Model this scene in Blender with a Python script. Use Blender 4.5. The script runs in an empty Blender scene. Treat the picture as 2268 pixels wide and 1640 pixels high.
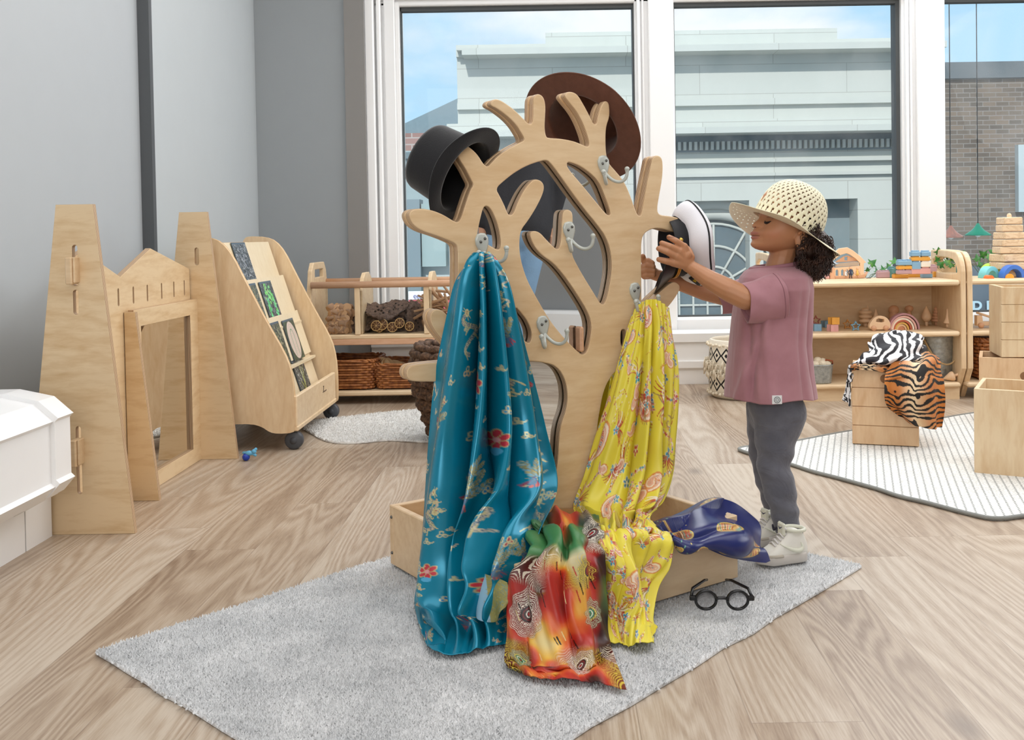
import bpy, math, random
import numpy as np
from mathutils import Vector, Matrix
random.seed(7); rng = np.random.default_rng(7)
S = bpy.context.scene; COL = S.collection
# ---------------------------------------------------------------- camera
F = 2200.0; PX, PY = 1230.0, 570.0; H = 0.82; PITCH = math.radians(1.3); ROLL = math.radians(0.95)
fw = Vector((0, math.cos(PITCH), -math.sin(PITCH))); up0 = Vector((0, math.sin(PITCH), math.cos(PITCH))); rt0 = Vector((1, 0, 0))
rt = rt0*math.cos(ROLL) - up0*math.sin(ROLL); up = up0*math.cos(ROLL) + rt0*math.sin(ROLL)
CAM = Vector((0, 0, H))
cd = bpy.data.cameras.new('camera'); cam = bpy.data.objects.new('camera', cd); COL.objects.link(cam)
cam.matrix_world = Matrix(((rt.x, up.x, -fw.x, 0), (rt.y, up.y, -fw.y, 0), (rt.z, up.z, -fw.z, H), (0, 0, 0, 1)))
cd.sensor_fit = 'HORIZONTAL'; cd.sensor_width = 36; cd.lens = F/2268*36
cd.shift_x = (1134-PX)/2268; cd.shift_y = (PY-820)/2268; cd.clip_end = 200; cd.clip_start = .05
S.camera = cam
# ---------------------------------------------------------------- world, sun, lights, exposure
S.view_settings.view_transform = 'Standard'; S.view_settings.look = 'None'
S.view_settings.exposure = 0.5; S.view_settings.gamma = 1.0; S.view_settings.use_curve_mapping = False
try:
    S.cycles.max_bounces = 8; S.cycles.transparent_max_bounces = 12; S.cycles.caustics_reflective = False; S.cycles.caustics_refractive = False
    S.cycles.sample_clamp_indirect = 6
except Exception: pass
W = bpy.data.worlds.new('sky'); S.world = W; W.use_nodes = True
nt = W.node_tree; nt.nodes.clear()
out = nt.nodes.new('ShaderNodeOutputWorld'); bg = nt.nodes.new('ShaderNodeBackground'); nt.links.new(bg.outputs[0], out.inputs[0])
tc = nt.nodes.new('ShaderNodeTexCoord'); mp = nt.nodes.new('ShaderNodeMapping'); mp.inputs['Scale'].default_value = (1, 1, 2.6)
mp.inputs['Location'].default_value = (0.35, 0, .1)
nz = nt.nodes.new('ShaderNodeTexNoise'); nz.inputs['Scale'].default_value = 3.2; nz.inputs['Detail'].default_value = 7; nz.inputs['Roughness'].default_value = .52
cr = nt.nodes.new('ShaderNodeValToRGB'); cr.color_ramp.elements[0].position = .44; cr.color_ramp.elements[1].position = .62
cr.color_ramp.elements[0].color = (.47, .73, .95, 1); cr.color_ramp.elements[1].color = (.93, .96, 1, 1)
nt.links.new(tc.outputs['Generated'], mp.inputs[0]); nt.links.new(mp.outputs[0], nz.inputs[0]); nt.links.new(nz.outputs[0], cr.inputs[0]); nt.links.new(cr.outputs[0], bg.inputs[0])
bg.inputs[1].default_value = .78
def light(name, kind, loc, energy, size=None, target=None, color=(1, 1, 1), rot=None):
    l = bpy.data.lights.new(name, kind); l.energy = energy; l.color = color
    if kind == 'AREA': l.shape = 'RECTANGLE'; l.size, l.size_y = size
    if kind == 'SUN': l.angle = math.radians(1.5)
    o = bpy.data.objects.new(name, l); COL.objects.link(o); o.location = loc
    if target is not None: o.rotation_euler = (Vector(target)-Vector(loc)).to_track_quat('-Z', 'Y').to_euler()
    return o
light('sun', 'SUN', (0, -10, 12), 2.0, target=(3.5, 14, -4), color=(1, .97, .92))
light('ceiling_panel_light', 'AREA', (.6, 2.6, 2.86), 50, (3.6, 3.6), (.6, 2.6, 0))  # added overhead softbox for fill; no such panel is known
light('daylight_rear_window', 'AREA', (-.3, -2.4, 1.7), 54, (3.4, 2.2), (0.3, 3, .7), (1, .98, .96))  # added softbox behind the camera; the wall there has no window
light('daylight_side_window', 'AREA', (3.6, 3.4, 1.7), 34, (2.6, 1.8), (0, 3, .6), (.97, .985, 1))  # added softbox on the right; that wall has no window
light('window_daylight_portal', 'AREA', (0.9, 5.42, 2.45), 60, (4.2, .6), (0.6, 2.4, 0), (.95, .98, 1))  # added lamp above the windows, backlights the floor like daylight
# ---------------------------------------------------------------- geometry helpers
def ray(px, py):
    return rt*((px-PX)/F) + up*(-(py-PY)/F) + fw
def P(px, py, Y): v = ray(px, py); return CAM + v*(Y/v.y)
def Z0(px, py, z=0.0): v = ray(px, py); return CAM + v*((z-H)/v.z)
def PX0(px, py, x): v = ray(px, py); return CAM + v*(x/v.x)
def PL(px, py, o, n): v = ray(px, py); return CAM + v*((o-CAM).dot(n)/v.dot(n))
def hexc(h, a=1.0):
    h = h.lstrip('#'); c = [int(h[i:i+2], 16)/255 for i in (0, 2, 4)]
    return tuple([x/12.92 if x <= .04045 else ((x+.055)/1.055)**2.4 for x in c] + [a])
def tag(o, label=None, cat=None, group=None, kind=None):
    if label: o['label'] = label
    if cat: o['category'] = cat
    if group: o['group'] = group
    if kind: o['kind'] = kind
    return o
def thing(name, label, cat, loc=(0, 0, 0), group=None, rz=0):
    o = bpy.data.objects.new(name, None); COL.objects.link(o); o.location = loc; o.rotation_euler = (0, 0, rz); o.empty_display_size = .05
    return tag(o, label, cat, group)
def link(name, me, m, parent=None, label=None, keep=True):
    o = bpy.data.objects.new(name, me); COL.objects.link(o)
    if m is not None and len(me.materials) == 0: me.materials.append(m)
    if parent is not None:
        o.parent = parent
        if keep: # vertices given in world coordinates
            o.matrix_parent_inverse = (Matrix.Translation(parent.location) @ parent.rotation_euler.to_matrix().to_4x4()).inverted() if parent.parent is None and parent.type == 'EMPTY' else Matrix.Identity(4)
    if label: o['label'] = label
    return o
def copy_tree(o, parent=None):
    c = o.copy(); COL.objects.link(c); c.parent = parent
    for ch in list(o.children): copy_tree(ch, c)
    return c
def mesh(verts, faces, smooth=True, name='m'):
    me = bpy.data.meshes.new(name); me.from_pydata([tuple(v) for v in verts], [], [tuple(f) for f in faces]); 
    if smooth: me.polygons.foreach_set('use_smooth', [True]*len(me.polygons))
    me.update(); return me
class MB:
    def __init__(s): s.v = []; s.f = []; s.sm = []
    def add(s, vs, fs, smooth=False):
        n = len(s.v); s.v += [Vector(v) for v in vs]; s.f += [[i+n for i in f] for f in fs]; s.sm += [smooth]*len(fs); return s
    def box(s, c, d, rz=0, M=None, b=0.0):
        x, y, z = [q/2 for q in d]; b = min(b, x*.9, y*.9, z*.9)
        R = Matrix.Rotation(rz, 3, 'Z'); vs = []
        if b <= 0:
            vs = [Vector((i*x, j*y, k*z)) for i in (-1, 1) for j in (-1, 1) for k in (-1, 1)]
            fs = [(0, 1, 3, 2), (4, 6, 7, 5), (0, 4, 5, 1), (2, 3, 7, 6), (0, 2, 6, 4), (1, 5, 7, 3)]
        else:
            for i in (-1, 1):
                for j in (-1, 1):
                    for k in (-1, 1):
                        vs += [Vector((i*x, j*(y-b), k*(z-b))), Vector((i*(x-b), j*y, k*(z-b))), Vector((i*(x-b), j*(y-b), k*z))]
            id = lambda i, j, k, a: ((i > 0)*4+(j > 0)*2+(k > 0))*3+a
            fs = []
            for a in range(3):
                for sgn in (-1, 1):
                    q = []
                    for (u, w) in ((-1, -1), (1, -1), (1, 1), (-1, 1)):
                        t = [0, 0, 0]; t[a] = sgn; t[(a+1) % 3] = u; t[(a+2) % 3] = w; q.append(id(*t, a))
                    fs.append(q if sgn > 0 else q[::-1])
            for a in range(3):
                b1, b2 = (a+1) % 3, (a+2) % 3
                for u in (-1, 1):
                    for w in (-1, 1):
                        t0 = [0]*3; t1 = [0]*3; t0[b1] = t1[b1] = u; t0[b2] = t1[b2] = w; t0[a] = -1; t1[a] = 1
                        q = [id(*t0, b1), id(*t1, b1), id(*t1, b2), id(*t0, b2)]; fs.append(q if u*w < 0 else q[::-1])
            for i in (-1, 1):
                for j in (-1, 1):
                    for k in (-1, 1):
                        q = [id(i, j, k, 0), id(i, j, k, 1), id(i, j, k, 2)]; fs.append(q if i*j*k > 0 else q[::-1])
        vs = [R @ v + Vector(c) for v in vs]
        if M is not None: vs = [M @ v for v in vs]
        return s.add(vs, fs)
    def tube(s, pts, r, n=10, cap=True, closed=False):
        pts = [Vector(p) for p in pts]; m = len(pts); rs = r if hasattr(r, '__len__') else [r]*m
        vs = []; fs = []; ref = None
        for i, p in enumerate(pts):
            if closed: t = pts[(i+1) % m]-pts[i-1]
            else: t = pts[min(i+1, m-1)]-pts[max(i-1, 0)]
            t.normalize()
            if ref is None: ref = Vector((0, 0, 1)) if abs(t.z) < .9 else Vector((1, 0, 0))
            a = (ref - t*ref.dot(t)).normalized(); ref = a; b = t.cross(a)
            for k in range(n):
                an = 2*math.pi*k/n; vs.append(p + (a*math.cos(an)+b*math.sin(an))*rs[i])
        for i in range(m if closed else m-1):
            for k in range(n):
                j = (i+1) % m; fs.append((i*n+k, i*n+(k+1) % n, j*n+(k+1) % n, j*n+k))
        if cap and not closed: fs.append(tuple(range(n))[::-1]); fs.append(tuple((m-1)*n+k for k in range(n)))
        return s.add(vs, fs, True)
    def lathe(s, prof, n=24, M=None):
        vs = []; fs = []; m = len(prof)
        for r, z in prof:
            for k in range(n): an = 2*math.pi*k/n; vs.append(Vector((max(r, 1e-5)*math.cos(an), max(r, 1e-5)*math.sin(an), z)))
        for i in range(m-1):
            for k in range(n): fs.append((i*n+k, i*n+(k+1) % n, (i+1)*n+(k+1) % n, (i+1)*n+k))
        if M is not None: vs = [M @ v for v in vs]
        return s.add(vs, fs, True)
    def sphere(s, c, r, n=12, sc=(1, 1, 1), M=None):
        R = Matrix.Translation(c) @ (M or Matrix.Identity(4)) @ Matrix.Diagonal((sc[0], sc[1], sc[2], 1))
        return s.lathe([(r*math.sin(math.pi*i/n), -r*math.cos(math.pi*i/n)) for i in range(n+1)], 2*n, R)
    def build(s, name, m, parent=None, label=None, bevel=0, keep=True):
        me = bpy.data.meshes.new(name); me.from_pydata([tuple(v) for v in s.v], [], s.f); me.polygons.foreach_set('use_smooth', s.sm); me.update()
        o = link(name, me, m, parent, label, keep)
        if bevel: bv = o.modifiers.new('b', 'BEVEL'); bv.width = bevel; bv.segments = 2; bv.limit_method = 'ANGLE'
        return o
def chaikin(pts, it=2, closed=True):
    pts = [Vector(p) for p in pts]
    for _ in range(it):
        q = [] if closed else [pts[0]]
        for i in range(len(pts) if closed else len(pts)-1):
            a, b = pts[i], pts[(i+1) % len(pts)]; q += [a*.75+b*.25, a*.25+b*.75]
        if not closed: q.append(pts[-1])
        pts = q
    return pts
def panel(name, loops, thick, M, m, parent=None, bevel=.003, label=None, keep=False):
    """plate with holes: loops are 2D point lists (outer first); local z is the thickness, front face at z=0, body behind it (-z)"""
    cu = bpy.data.curves.new(name, 'CURVE'); cu.dimensions = '2D'; cu.fill_mode = 'BOTH'; cu.extrude = max(thick/2-bevel, .0001); cu.bevel_depth = bevel; cu.bevel_resolution = 1
    cu.offset = -bevel
    for lp in loops:
        sp = cu.splines.new('POLY'); sp.points.add(len(lp)-1); sp.use_cyclic_u = True
        for i, p in enumerate(lp): sp.points[i].co = (p[0], p[1], 0, 1)
    t = bpy.data.objects.new('t', cu); COL.objects.link(t); bpy.context.view_layer.update()
    me = bpy.data.meshes.new_from_object(t.evaluated_get(bpy.context.evaluated_depsgraph_get())); bpy.data.objects.remove(t); bpy.data.curves.remove(cu)
    me.transform(Matrix.Translation((0, 0, -thick/2)))
    me.polygons.foreach_set('use_smooth', [False]*len(me.polygons)); me.materials.clear()
    o = link(name, me, m, parent, label, False)
    if parent is not None and parent.type == 'EMPTY' and not keep: o.matrix_local = (Matrix.Translation(parent.location) @ parent.rotation_euler.to_matrix().to_4x4()).inverted() @ M
    else: o.matrix_world = M
    return o
# ---------------------------------------------------------------- material helpers
class NT:
    def __init__(s, name):
        s.m = bpy.data.materials.new(name); s.m.use_nodes = True; s.t = s.m.node_tree; s.t.nodes.clear()
        s.out = s.n('OutputMaterial'); s.b = s.n('BsdfPrincipled'); s.l(s.b.outputs[0], s.out.inputs[0])
    def n(s, k, **kw):
        x = s.t.nodes.new('ShaderNode'+k)
        for a, v in kw.items(): setattr(x, a, v)
        return x
    def l(s, a, b): s.t.links.new(a, b)
    def set(s, x, i, v):
        if hasattr(v, 'is_output') or isinstance(v, bpy.types.NodeSocket): s.l(v, x.inputs[i])
        else: x.inputs[i].default_value = v
    def math(s, op, a, b=None, c=None, clamp=False):
        x = s.n('Math', operation=op, use_clamp=clamp); s.set(x, 0, a)
        if b is not None: s.set(x, 1, b)
        if c is not None: s.set(x, 2, c)
        return x.outputs[0]
    def mix(s, f, a, b, bt='MIX'):
        x = s.n('MixRGB', blend_type=bt); s.set(x, 0, f); s.set(x, 1, a); s.set(x, 2, b); return x.outputs[0]
    def co(s, kind='Object', scale=(1, 1, 1), rot=(0, 0, 0), loc=(0, 0, 0)):
        t = s.n('TexCoord'); mp = s.n('Mapping'); mp.inputs['Scale'].default_value = scale; mp.inputs['Rotation'].default_value = rot; mp.inputs['Location'].default_value = loc
        s.l(t.outputs[kind], mp.inputs[0]); return mp.outputs[0]
    def noise(s, v, scale=5, det=4, rough=.5, dist=0, out=0):
        x = s.n('TexNoise'); s.l(v, x.inputs['Vector']); x.inputs['Scale'].default_value = scale; x.inputs['Detail'].default_value = det; x.inputs['Roughness'].default_value = rough; x.inputs['Distortion'].default_value = dist
        return x.outputs[out]
    def ramp(s, f, *st):
        x = s.n('ValToRGB'); s.l(f, x.inputs[0]); e = x.color_ramp.elements
        while len(e) < len(st): e.new(.5)
        for i, (p, c) in enumerate(st): e[i].position = p; e[i].color = c if len(c) == 4 else (*c, 1)
        return x.outputs[0]
    def bump(s, h, st=.3, d=.01):
        x = s.n('Bump'); x.inputs['Strength'].default_value = st; x.inputs['Distance'].default_value = d; s.l(h, x.inputs['Height']); s.l(x.outputs[0], s.b.inputs['Normal'])
    def rgb(s, c): s.set(s.b, 'Base Color', c)
    def p(s, **kw):
        for k, v in kw.items(): s.set(s.b, k.replace('_', ' '), v)
        return s
def plain(name, c, rough=.5, metal=0, var=.0, bump=0, bscale=60, **kw):
    t = NT(name); c = hexc(c) if isinstance(c, str) else c
    co = t.co()
    if var: t.rgb(t.mix(t.noise(co, 9, 4), tuple([max(0, x*(1-var)) for x in c[:3]]+[1]), tuple([min(1, x*(1+var)) for x in c[:3]]+[1])))
    else: t.rgb(c)
    t.p(Roughness=rough, Metallic=metal, **kw)
    if bump: t.bump(t.noise(co, bscale, 3), bump, .004)
    return t.m
def wood(name, light_, dark_, axis='Z', sc=1.0, rough=.42, edge=False, contrast=1.0, coat=.0):
    """pale veneer with stretched figure; edge=True draws plywood layers on faces whose object-space normal is not z"""
    t = NT(name); a = {'X': (.22, 1, 1), 'Y': (1, .22, 1), 'Z': (1, 1, .22)}[axis]
    co = t.co(scale=tuple(x*sc for x in a)); big = t.noise(co, 3.2, 3, .5, 1.6); fine = t.noise(co, 55, 3, .6, .3)
    rings = t.math('SINE', t.math('MULTIPLY', big, 34)); rings = t.math('MULTIPLY_ADD', rings, .25, .5)
    k = t.math('ADD', t.math('MULTIPLY', rings, .35*contrast), t.math('MULTIPLY', fine, .5)); k = t.math('ADD', k, t.math('MULTIPLY', t.noise(t.co(scale=(1, 1, 1)), 1.7, 2), .3))
    L, D = hexc(light_), hexc(dark_); c = t.ramp(k, (.30, D), (.62, L))
    if edge:
        tn = t.n('TexCoord'); sx = t.n('SeparateXYZ'); t.l(tn.outputs['Normal'], sx.inputs[0]); so = t.n('SeparateXYZ'); t.l(tn.outputs['Object'], so.inputs[0])
        isf = t.math('GREATER_THAN', t.math('ABSOLUTE', sx.outputs['Z']), .75)
        st = t.math('SINE', t.math('MULTIPLY', so.outputs['Z'], 2*math.pi/.0036)); lay = t.ramp(t.math('MULTIPLY_ADD', st, .5, .5), (.15, hexc('#8a6448')), (.55, hexc('#cfae88')), (.95, hexc('#dcc09b')))
        c = t.mix(isf, lay, c)
    t.rgb(c); t.p(Roughness=rough, **{'Coat Weight': coat, 'Coat Roughness': .25}); t.bump(fine, .05, .001); return t.m
def mirror_mat(name, tint=(.86, .88, .88, 1), rough=.0):
    t = NT(name); t.rgb(tint); t.p(Metallic=1.0, Roughness=rough); return t.m
def glass_mat(name, tint=(1, 1, 1, 1), refl=1.0, dirt=.0, base=.03):
    t = NT(name); tr = t.n('BsdfTransparent'); tr.inputs[0].default_value = tint; gl = t.n('BsdfGlossy'); gl.inputs['Roughness'].default_value = .0
    lw = t.n('LayerWeight'); lw.inputs[0].default_value = .25; f = t.math('MULTIPLY_ADD', lw.outputs['Fresnel'], refl, base*0)
    mx = t.n('MixShader'); t.l(f, mx.inputs[0]); t.l(tr.outputs[0], mx.inputs[1]); t.l(gl.outputs[0], mx.inputs[2]); o = mx.outputs[0]
    if dirt:
        df = t.n('BsdfDiffuse'); df.inputs[0].default_value = (.9, .93, .95, 1); m2 = t.n('MixShader'); n = t.noise(t.co(), 2.2, 5, .6, .5)
        t.l(t.math('MULTIPLY', t.ramp(n, (.35, (0, 0, 0)), (.8, (1, 1, 1))), dirt), m2.inputs[0]); t.l(o, m2.inputs[1]); t.l(df.outputs[0], m2.inputs[2]); o = m2.outputs[0]
    t.l(o, t.out.inputs[0]); return t.m
def vcol(name, rough=.5, bump=0, bscale=300, **kw):
    t = NT(name); a = t.n('VertexColor', layer_name='col'); t.l(a.outputs[0], t.b.inputs['Base Color']); t.p(Roughness=rough, **kw)
    if bump: t.bump(t.noise(t.co(), bscale, 2), bump, .001)
    return t.m
birch = wood('birch_ply', '#e6cba4', '#d3b083', 'X', 1.0, edge=True, contrast=.5)
birchx = wood('birch_veneer', '#e2c8a4', '#cfae86', 'X', 1.0, contrast=.5)
birchf = wood('birch_face', '#e3c9a2', '#cdaa7c', 'X', 1.3, edge=True, contrast=.8)
maple = wood('maple_board', '#ecd3ae', '#d9b78c', 'Z', 1.0, contrast=.5)
maplex = wood('maple_shelf', '#eed6b3', '#dcbd94', 'X', 1.0, contrast=.5)
maplep = wood('maple_end', '#ecd3ae', '#d9b78c', 'Y', 1.0, contrast=.5)
beech = wood('beech_rail', '#dfb493', '#cd9c78', 'X', 1.5, contrast=.4)
white = plain('white_paint', '#f7f7f7', .32, var=.02)
# ================================================================ THE ROOM
def struct(mb, name, m, bevel=0): o = mb.build(name, m, None, None, bevel); o['kind'] = 'structure'; return o
# floor: oak planks running away from the camera
t = NT('oak_planks'); 
def plank_nodes(t):
    tcn = t.n('TexCoord'); s = t.n('SeparateXYZ'); t.l(tcn.outputs['Object'], s.inputs[0])
    w = .187; ux = t.math('DIVIDE', t.math('ADD', s.outputs['X'], .06), w); row = t.math('FLOOR', ux); fx = t.math('SUBTRACT', ux, row)
    rn = t.n('TexWhiteNoise', noise_dimensions='1D'); t.l(row, rn.inputs['W'])
    uy = t.math('ADD', t.math('DIVIDE', s.outputs['Y'], 1.25), t.math('MULTIPLY', rn.outputs[0], 5.3)); cy = t.math('FLOOR', uy); fy = t.math('SUBTRACT', uy, cy)
    cv = t.n('CombineXYZ'); t.l(row, cv.inputs[0]); t.l(cy, cv.inputs[1]); pn = t.n('TexWhiteNoise', noise_dimensions='2D'); t.l(cv.outputs[0], pn.inputs['Vector'])
    # grain coordinates: shifted per plank
    off = t.n('CombineXYZ'); t.l(t.math('MULTIPLY', pn.outputs[0], 37), off.inputs[0]); t.l(t.math('MULTIPLY', pn.outputs[0], 91), off.inputs[1])
    va = t.n('VectorMath', operation='ADD'); t.l(tcn.outputs['Object'], va.inputs[0]); t.l(off.outputs[0], va.inputs[1])
    mp = t.n('Mapping'); mp.inputs['Scale'].default_value = (1, .11, 1); t.l(va.outputs[0], mp.inputs[0]); g = mp.outputs[0]
    mp2 = t.n('Mapping'); mp2.inputs['Scale'].default_value = (1, .05, 1); t.l(va.outputs[0], mp2.inputs[0])
    big = t.noise(g, 4.5, 2, .4, .5); rings = t.math('MULTIPLY_ADD', t.math('SINE', t.math('MULTIPLY', big, 150)), .5, .5)
    fine = t.noise(mp2.outputs[0], 260, 3, .65); blot = t.noise(g, 3.5, 3, .5, .4)
    k = t.math('ADD', t.math('MULTIPLY', rings, .15), t.math('MULTIPLY', fine, .42)); k = t.math('ADD', k, t.math('MULTIPLY', blot, .62)); k = t.math('ADD', k, t.math('MULTIPLY_ADD', pn.outputs[0], .14, -.03))
    c = t.ramp(k, (.26, hexc('#66513f')), (.43, hexc('#8d7763')), (.60, hexc('#ab9782')), (.80, hexc('#c4b5a3')))
    # knots
    vo = t.n('TexVoronoi'); mk = t.n('Mapping'); mk.inputs['Scale'].default_value = (3.3, 1.5, 1); t.l(va.outputs[0], mk.inputs[0]); t.l(mk.outputs[0], vo.inputs['Vector']); vo.inputs['Scale'].default_value = 1.0
    dn = t.math('ADD', vo.outputs['Distance'], t.math('MULTIPLY', t.noise(g, 40, 3), .05))
    kn = t.ramp(dn, (.045, (1, 1, 1)), (.13, (0, 0, 0))); c = t.mix(t.math('MULTIPLY', kn, .62), c, hexc('#5e4c40'))
    ed = t.math('MINIMUM', t.math('MINIMUM', fx, t.math('SUBTRACT', 1, fx)), t.math('MULTIPLY', t.math('MINIMUM', fy, t.math('SUBTRACT', 1, fy)), 1.25/w))
    seam = t.math('LESS_THAN', ed, .006); c = t.mix(t.math('MULTIPLY', seam, .35), c, hexc('#6a5648'))
    return c, fine
c, fine = plank_nodes(t); t.rgb(c); t.p(Roughness=.38); t.bump(fine, .12, .0015); planks = t.m
struct(MB().box((.9, 1.6, -.03), (6.6, 9.0, .06)), 'floor', planks)
WX = -1.66
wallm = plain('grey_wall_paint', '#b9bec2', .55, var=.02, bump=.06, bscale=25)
wallp = plain('pale_grey_wall_paint', '#c3c9cc', .5, var=.02, bump=.06, bscale=25)  # wall grey made paler, window light on the pier put into the colour
walld = plain('mid_grey_wall_paint', '#9ba0a3', .55, var=.02, bump=.06, bscale=25)  # wall grey made darker, backlit shade put into the colour
tau = plain('taupe_wall_paint', '#8b8885', .6, var=.02); ceil = plain('ceiling_paint', '#eeeeee', .7)  # taupe tone, darker than the wall beside it
bx = lambda x0, x1, y0, y1, z0, z1, mb=None, b=0: (mb or MB()).box(((x0+x1)/2, (y0+y1)/2, (z0+z1)/2), (abs(x1-x0), abs(y1-y0), abs(z1-z0)), b=b)
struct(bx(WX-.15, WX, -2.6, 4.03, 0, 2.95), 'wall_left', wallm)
struct(bx(WX-.15, WX+.045, 4.03, 5.6, 0, 2.95), 'wall_left_pier', wallp)
struct(bx(WX-.02, WX+.047, 4.0, 4.03, 0, 2.95), 'trim_1', plain('dark_grey_paint', '#55585b', .6))  # dark grey carries the shade of the face turned from the windows
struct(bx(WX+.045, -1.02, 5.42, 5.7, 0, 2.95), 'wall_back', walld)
struct(bx(P(767, 300, 5.40).x, -1.015, 5.395, 5.42, 0, 2.95), 'trim_2', tau)
struct(bx(-2.1, 4.1, -2.8, 6.2, 2.95, 3.1), 'ceiling', ceil)
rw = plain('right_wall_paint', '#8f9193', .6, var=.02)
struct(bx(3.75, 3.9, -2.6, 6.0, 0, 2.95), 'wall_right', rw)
struct(bx(-1.8, 3.9, -2.75, -2.6, 0, 2.95), 'wall_front', wallm)
# window wall: sill wall, frames
GY = 5.56
def wx(px, py=300, Y=GY): return P(px, py, Y).x
zb = P(1500, 700, GY).z; zt = P(1200, 14, GY).z
wl = [(wx(893), wx(1406)), (wx(1493), wx(1990)), (wx(2083), wx(2083)+1.25)]
fr = plain('white_gloss_frame', '#fafafa', .28, var=.015)
struct(bx(-1.02, 3.75, 5.45, 5.7, 0, zb-.16), 'wall_window_sill', white)
struct(bx(-1.02, 3.75, 5.45, 5.7, zt+.12, 2.95), 'wall_window_head', white)
m = MB(); bx(-1.02, 3.75, 5.5, 5.62, zb-.17, zb-.012, m, .006); bx(-1.02, 3.75, 5.40, 5.52, zb-.19, zb-.165, m, .006)
bx(-1.02, 3.75, 5.52, 5.6, zb-.05, zb-.004, m, .004); struct(m, 'trim_3', fr)
m = MB(); bx(-1.02, 3.75, 5.5, 5.62, zt, zt+.13, m, .006); bx(-1.02, 3.75, 5.47, 5.5, zt+.03, zt+.13, m, .01); struct(m, 'trim_4', fr)
posts = [(-1.02, wl[0][0]), (wl[0][1], wl[1][0]), (wl[1][1], wl[2][0]), (wl[2][1], 3.75)]
for i, (a, b) in enumerate(posts):
    m = MB(); w_ = b-a; bx(a, b, 5.5, 5.64, 0, zt+.02, m, .004)
    if i == 0:
        for q, (u0, u1, d) in enumerate(((0, .05, .07), (.062, .085, .05), (.10, .16, .03))): bx(a+u0, a+u1, 5.5-d, 5.52, 0, 2.95, m, .006)
        bx(b-.022, b, 5.485, 5.5, zb-.16, zt+.02, m, .004)
    else:
        bx(a+.012, a+.03, 5.47, 5.5, zb-.05, zt+.02, m, .004); bx(a+.04, a+.052, 5.48, 5.5, zb-.05, zt+.02, m, .004)
        bx(a+.075, b-.008, 5.465, 5.5, zb-.16, zt+.02, m, .005)
    struct(m, 'trim_%d' % (5+i), fr)
gasket = plain('dark_window_gasket', '#4c4f50', .6)
gl = glass_mat('window_glass', (.97, .985, .985, 1), .35, .10)
for i, (a, b) in enumerate(wl):
    m = MB(); bx(a, b, GY, GY+.006, zb, zt, m); o = struct(m, 'window_%d' % (i+1), gl)
    g = MB(); bx(a, b, GY-.03, GY+.02, zt-.022, zt, g); bx(b-.022 if i == 1 else b-.008, b, GY-.03, GY+.05, zb, zt, g); bx(a, a+.006, GY-.03, GY+.02, zb, zt, g); bx(a, b, GY-.03, GY+.02, zb-.004, zb+.004, g)
    g.build('glazing_seal', gasket, o, keep=False)
# boxed heating skirting under the windows and on the left wall
def skirt(name, p0, p1, y0, prof, m=white):  # prof: (depth, height) list, extruded in x (window wall)
    vs = []; n = len(prof)
    for x in (p0, p1): vs += [Vector((x, y0-d, z)) for d, z in prof]
    fs = [(i, (i+1) % n, n+(i+1) % n, n+i) for i in range(n)] + [tuple(range(n))[::-1], tuple(range(n, 2*n))]
    return struct(MB().add(vs, fs), name, m)
pr = [(0, 0), (.10, 0), (.10, .075), (.115, .09), (.115, .125), (.10, .13), (.10, .225), (.115, .23), (.115, .275), (.06, .285), (0, .285)]
skirt('baseboard_window', -1.0, 3.7, 5.45, pr)
# left radiator casing
xw = WX; e = [(xw, .0), (-1.42, .0), (-1.42, .12), (-1.33, .155), (-1.30, .19), (-1.31, .20), (-1.31, .35), (-1.30, .36), (-1.35, .405), (-1.44, .425), (xw, .425)]
y0, y1 = -2.5, 2.62; n = len(e)
m = MB().add([Vector((x, y, z)) for y in (y0, y1) for x, z in e], [(i, (i+1) % n, n+(i+1) % n, n+i) for i in range(n)] + [tuple(range(n))[::-1], tuple(range(n, 2*n))])
cap = [(xw, .11)]+[(x+.012, z+(.008 if z > .13 else -.006)) for x, z in e[2:10]]+[(xw, .433)]; n = len(cap)
m.add([Vector((x, y, z)) for y in (y1-.07, y1+.012) for x, z in cap], [(i, (i+1) % n, n+(i+1) % n, n+i) for i in range(n)] + [tuple(range(n))[::-1], tuple(range(n, 2*n))])
struct(m, 'baseboard_left', white)
struct(bx(WX, -1.42, 2.625, 2.76, 0, .12), 'baseboard_left_plinth', white)
# white trunking with sockets on the right wall (seen in the mirror)
struct(bx(3.63, 3.75, -2.5, 5.3, 0.02, .33, None, .02), 'baseboard_right', white)
dk = plain('black_plastic', '#18181a', .4)
for yy in (-.25, .35):
    so = thing('power_socket', 'white double power socket on the right wall trunking, %s' % ('nearer the front' if yy < 0 else 'nearer the windows'), 'socket', (3.62, yy, .2))
    bx(3.62, 3.632, yy-.073, yy+.073, .157, .243, None, .004).build('face_plate', white, so)
    for dy in (-.035, .035): MB().box((3.618, yy+dy, .2), (.006, .006, .012)).box((3.618, yy+dy-.012, .185), (.006, .008, .005)).box((3.618, yy+dy+.012, .185), (.006, .008, .005)).build('pin_holes', dk, so)
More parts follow.
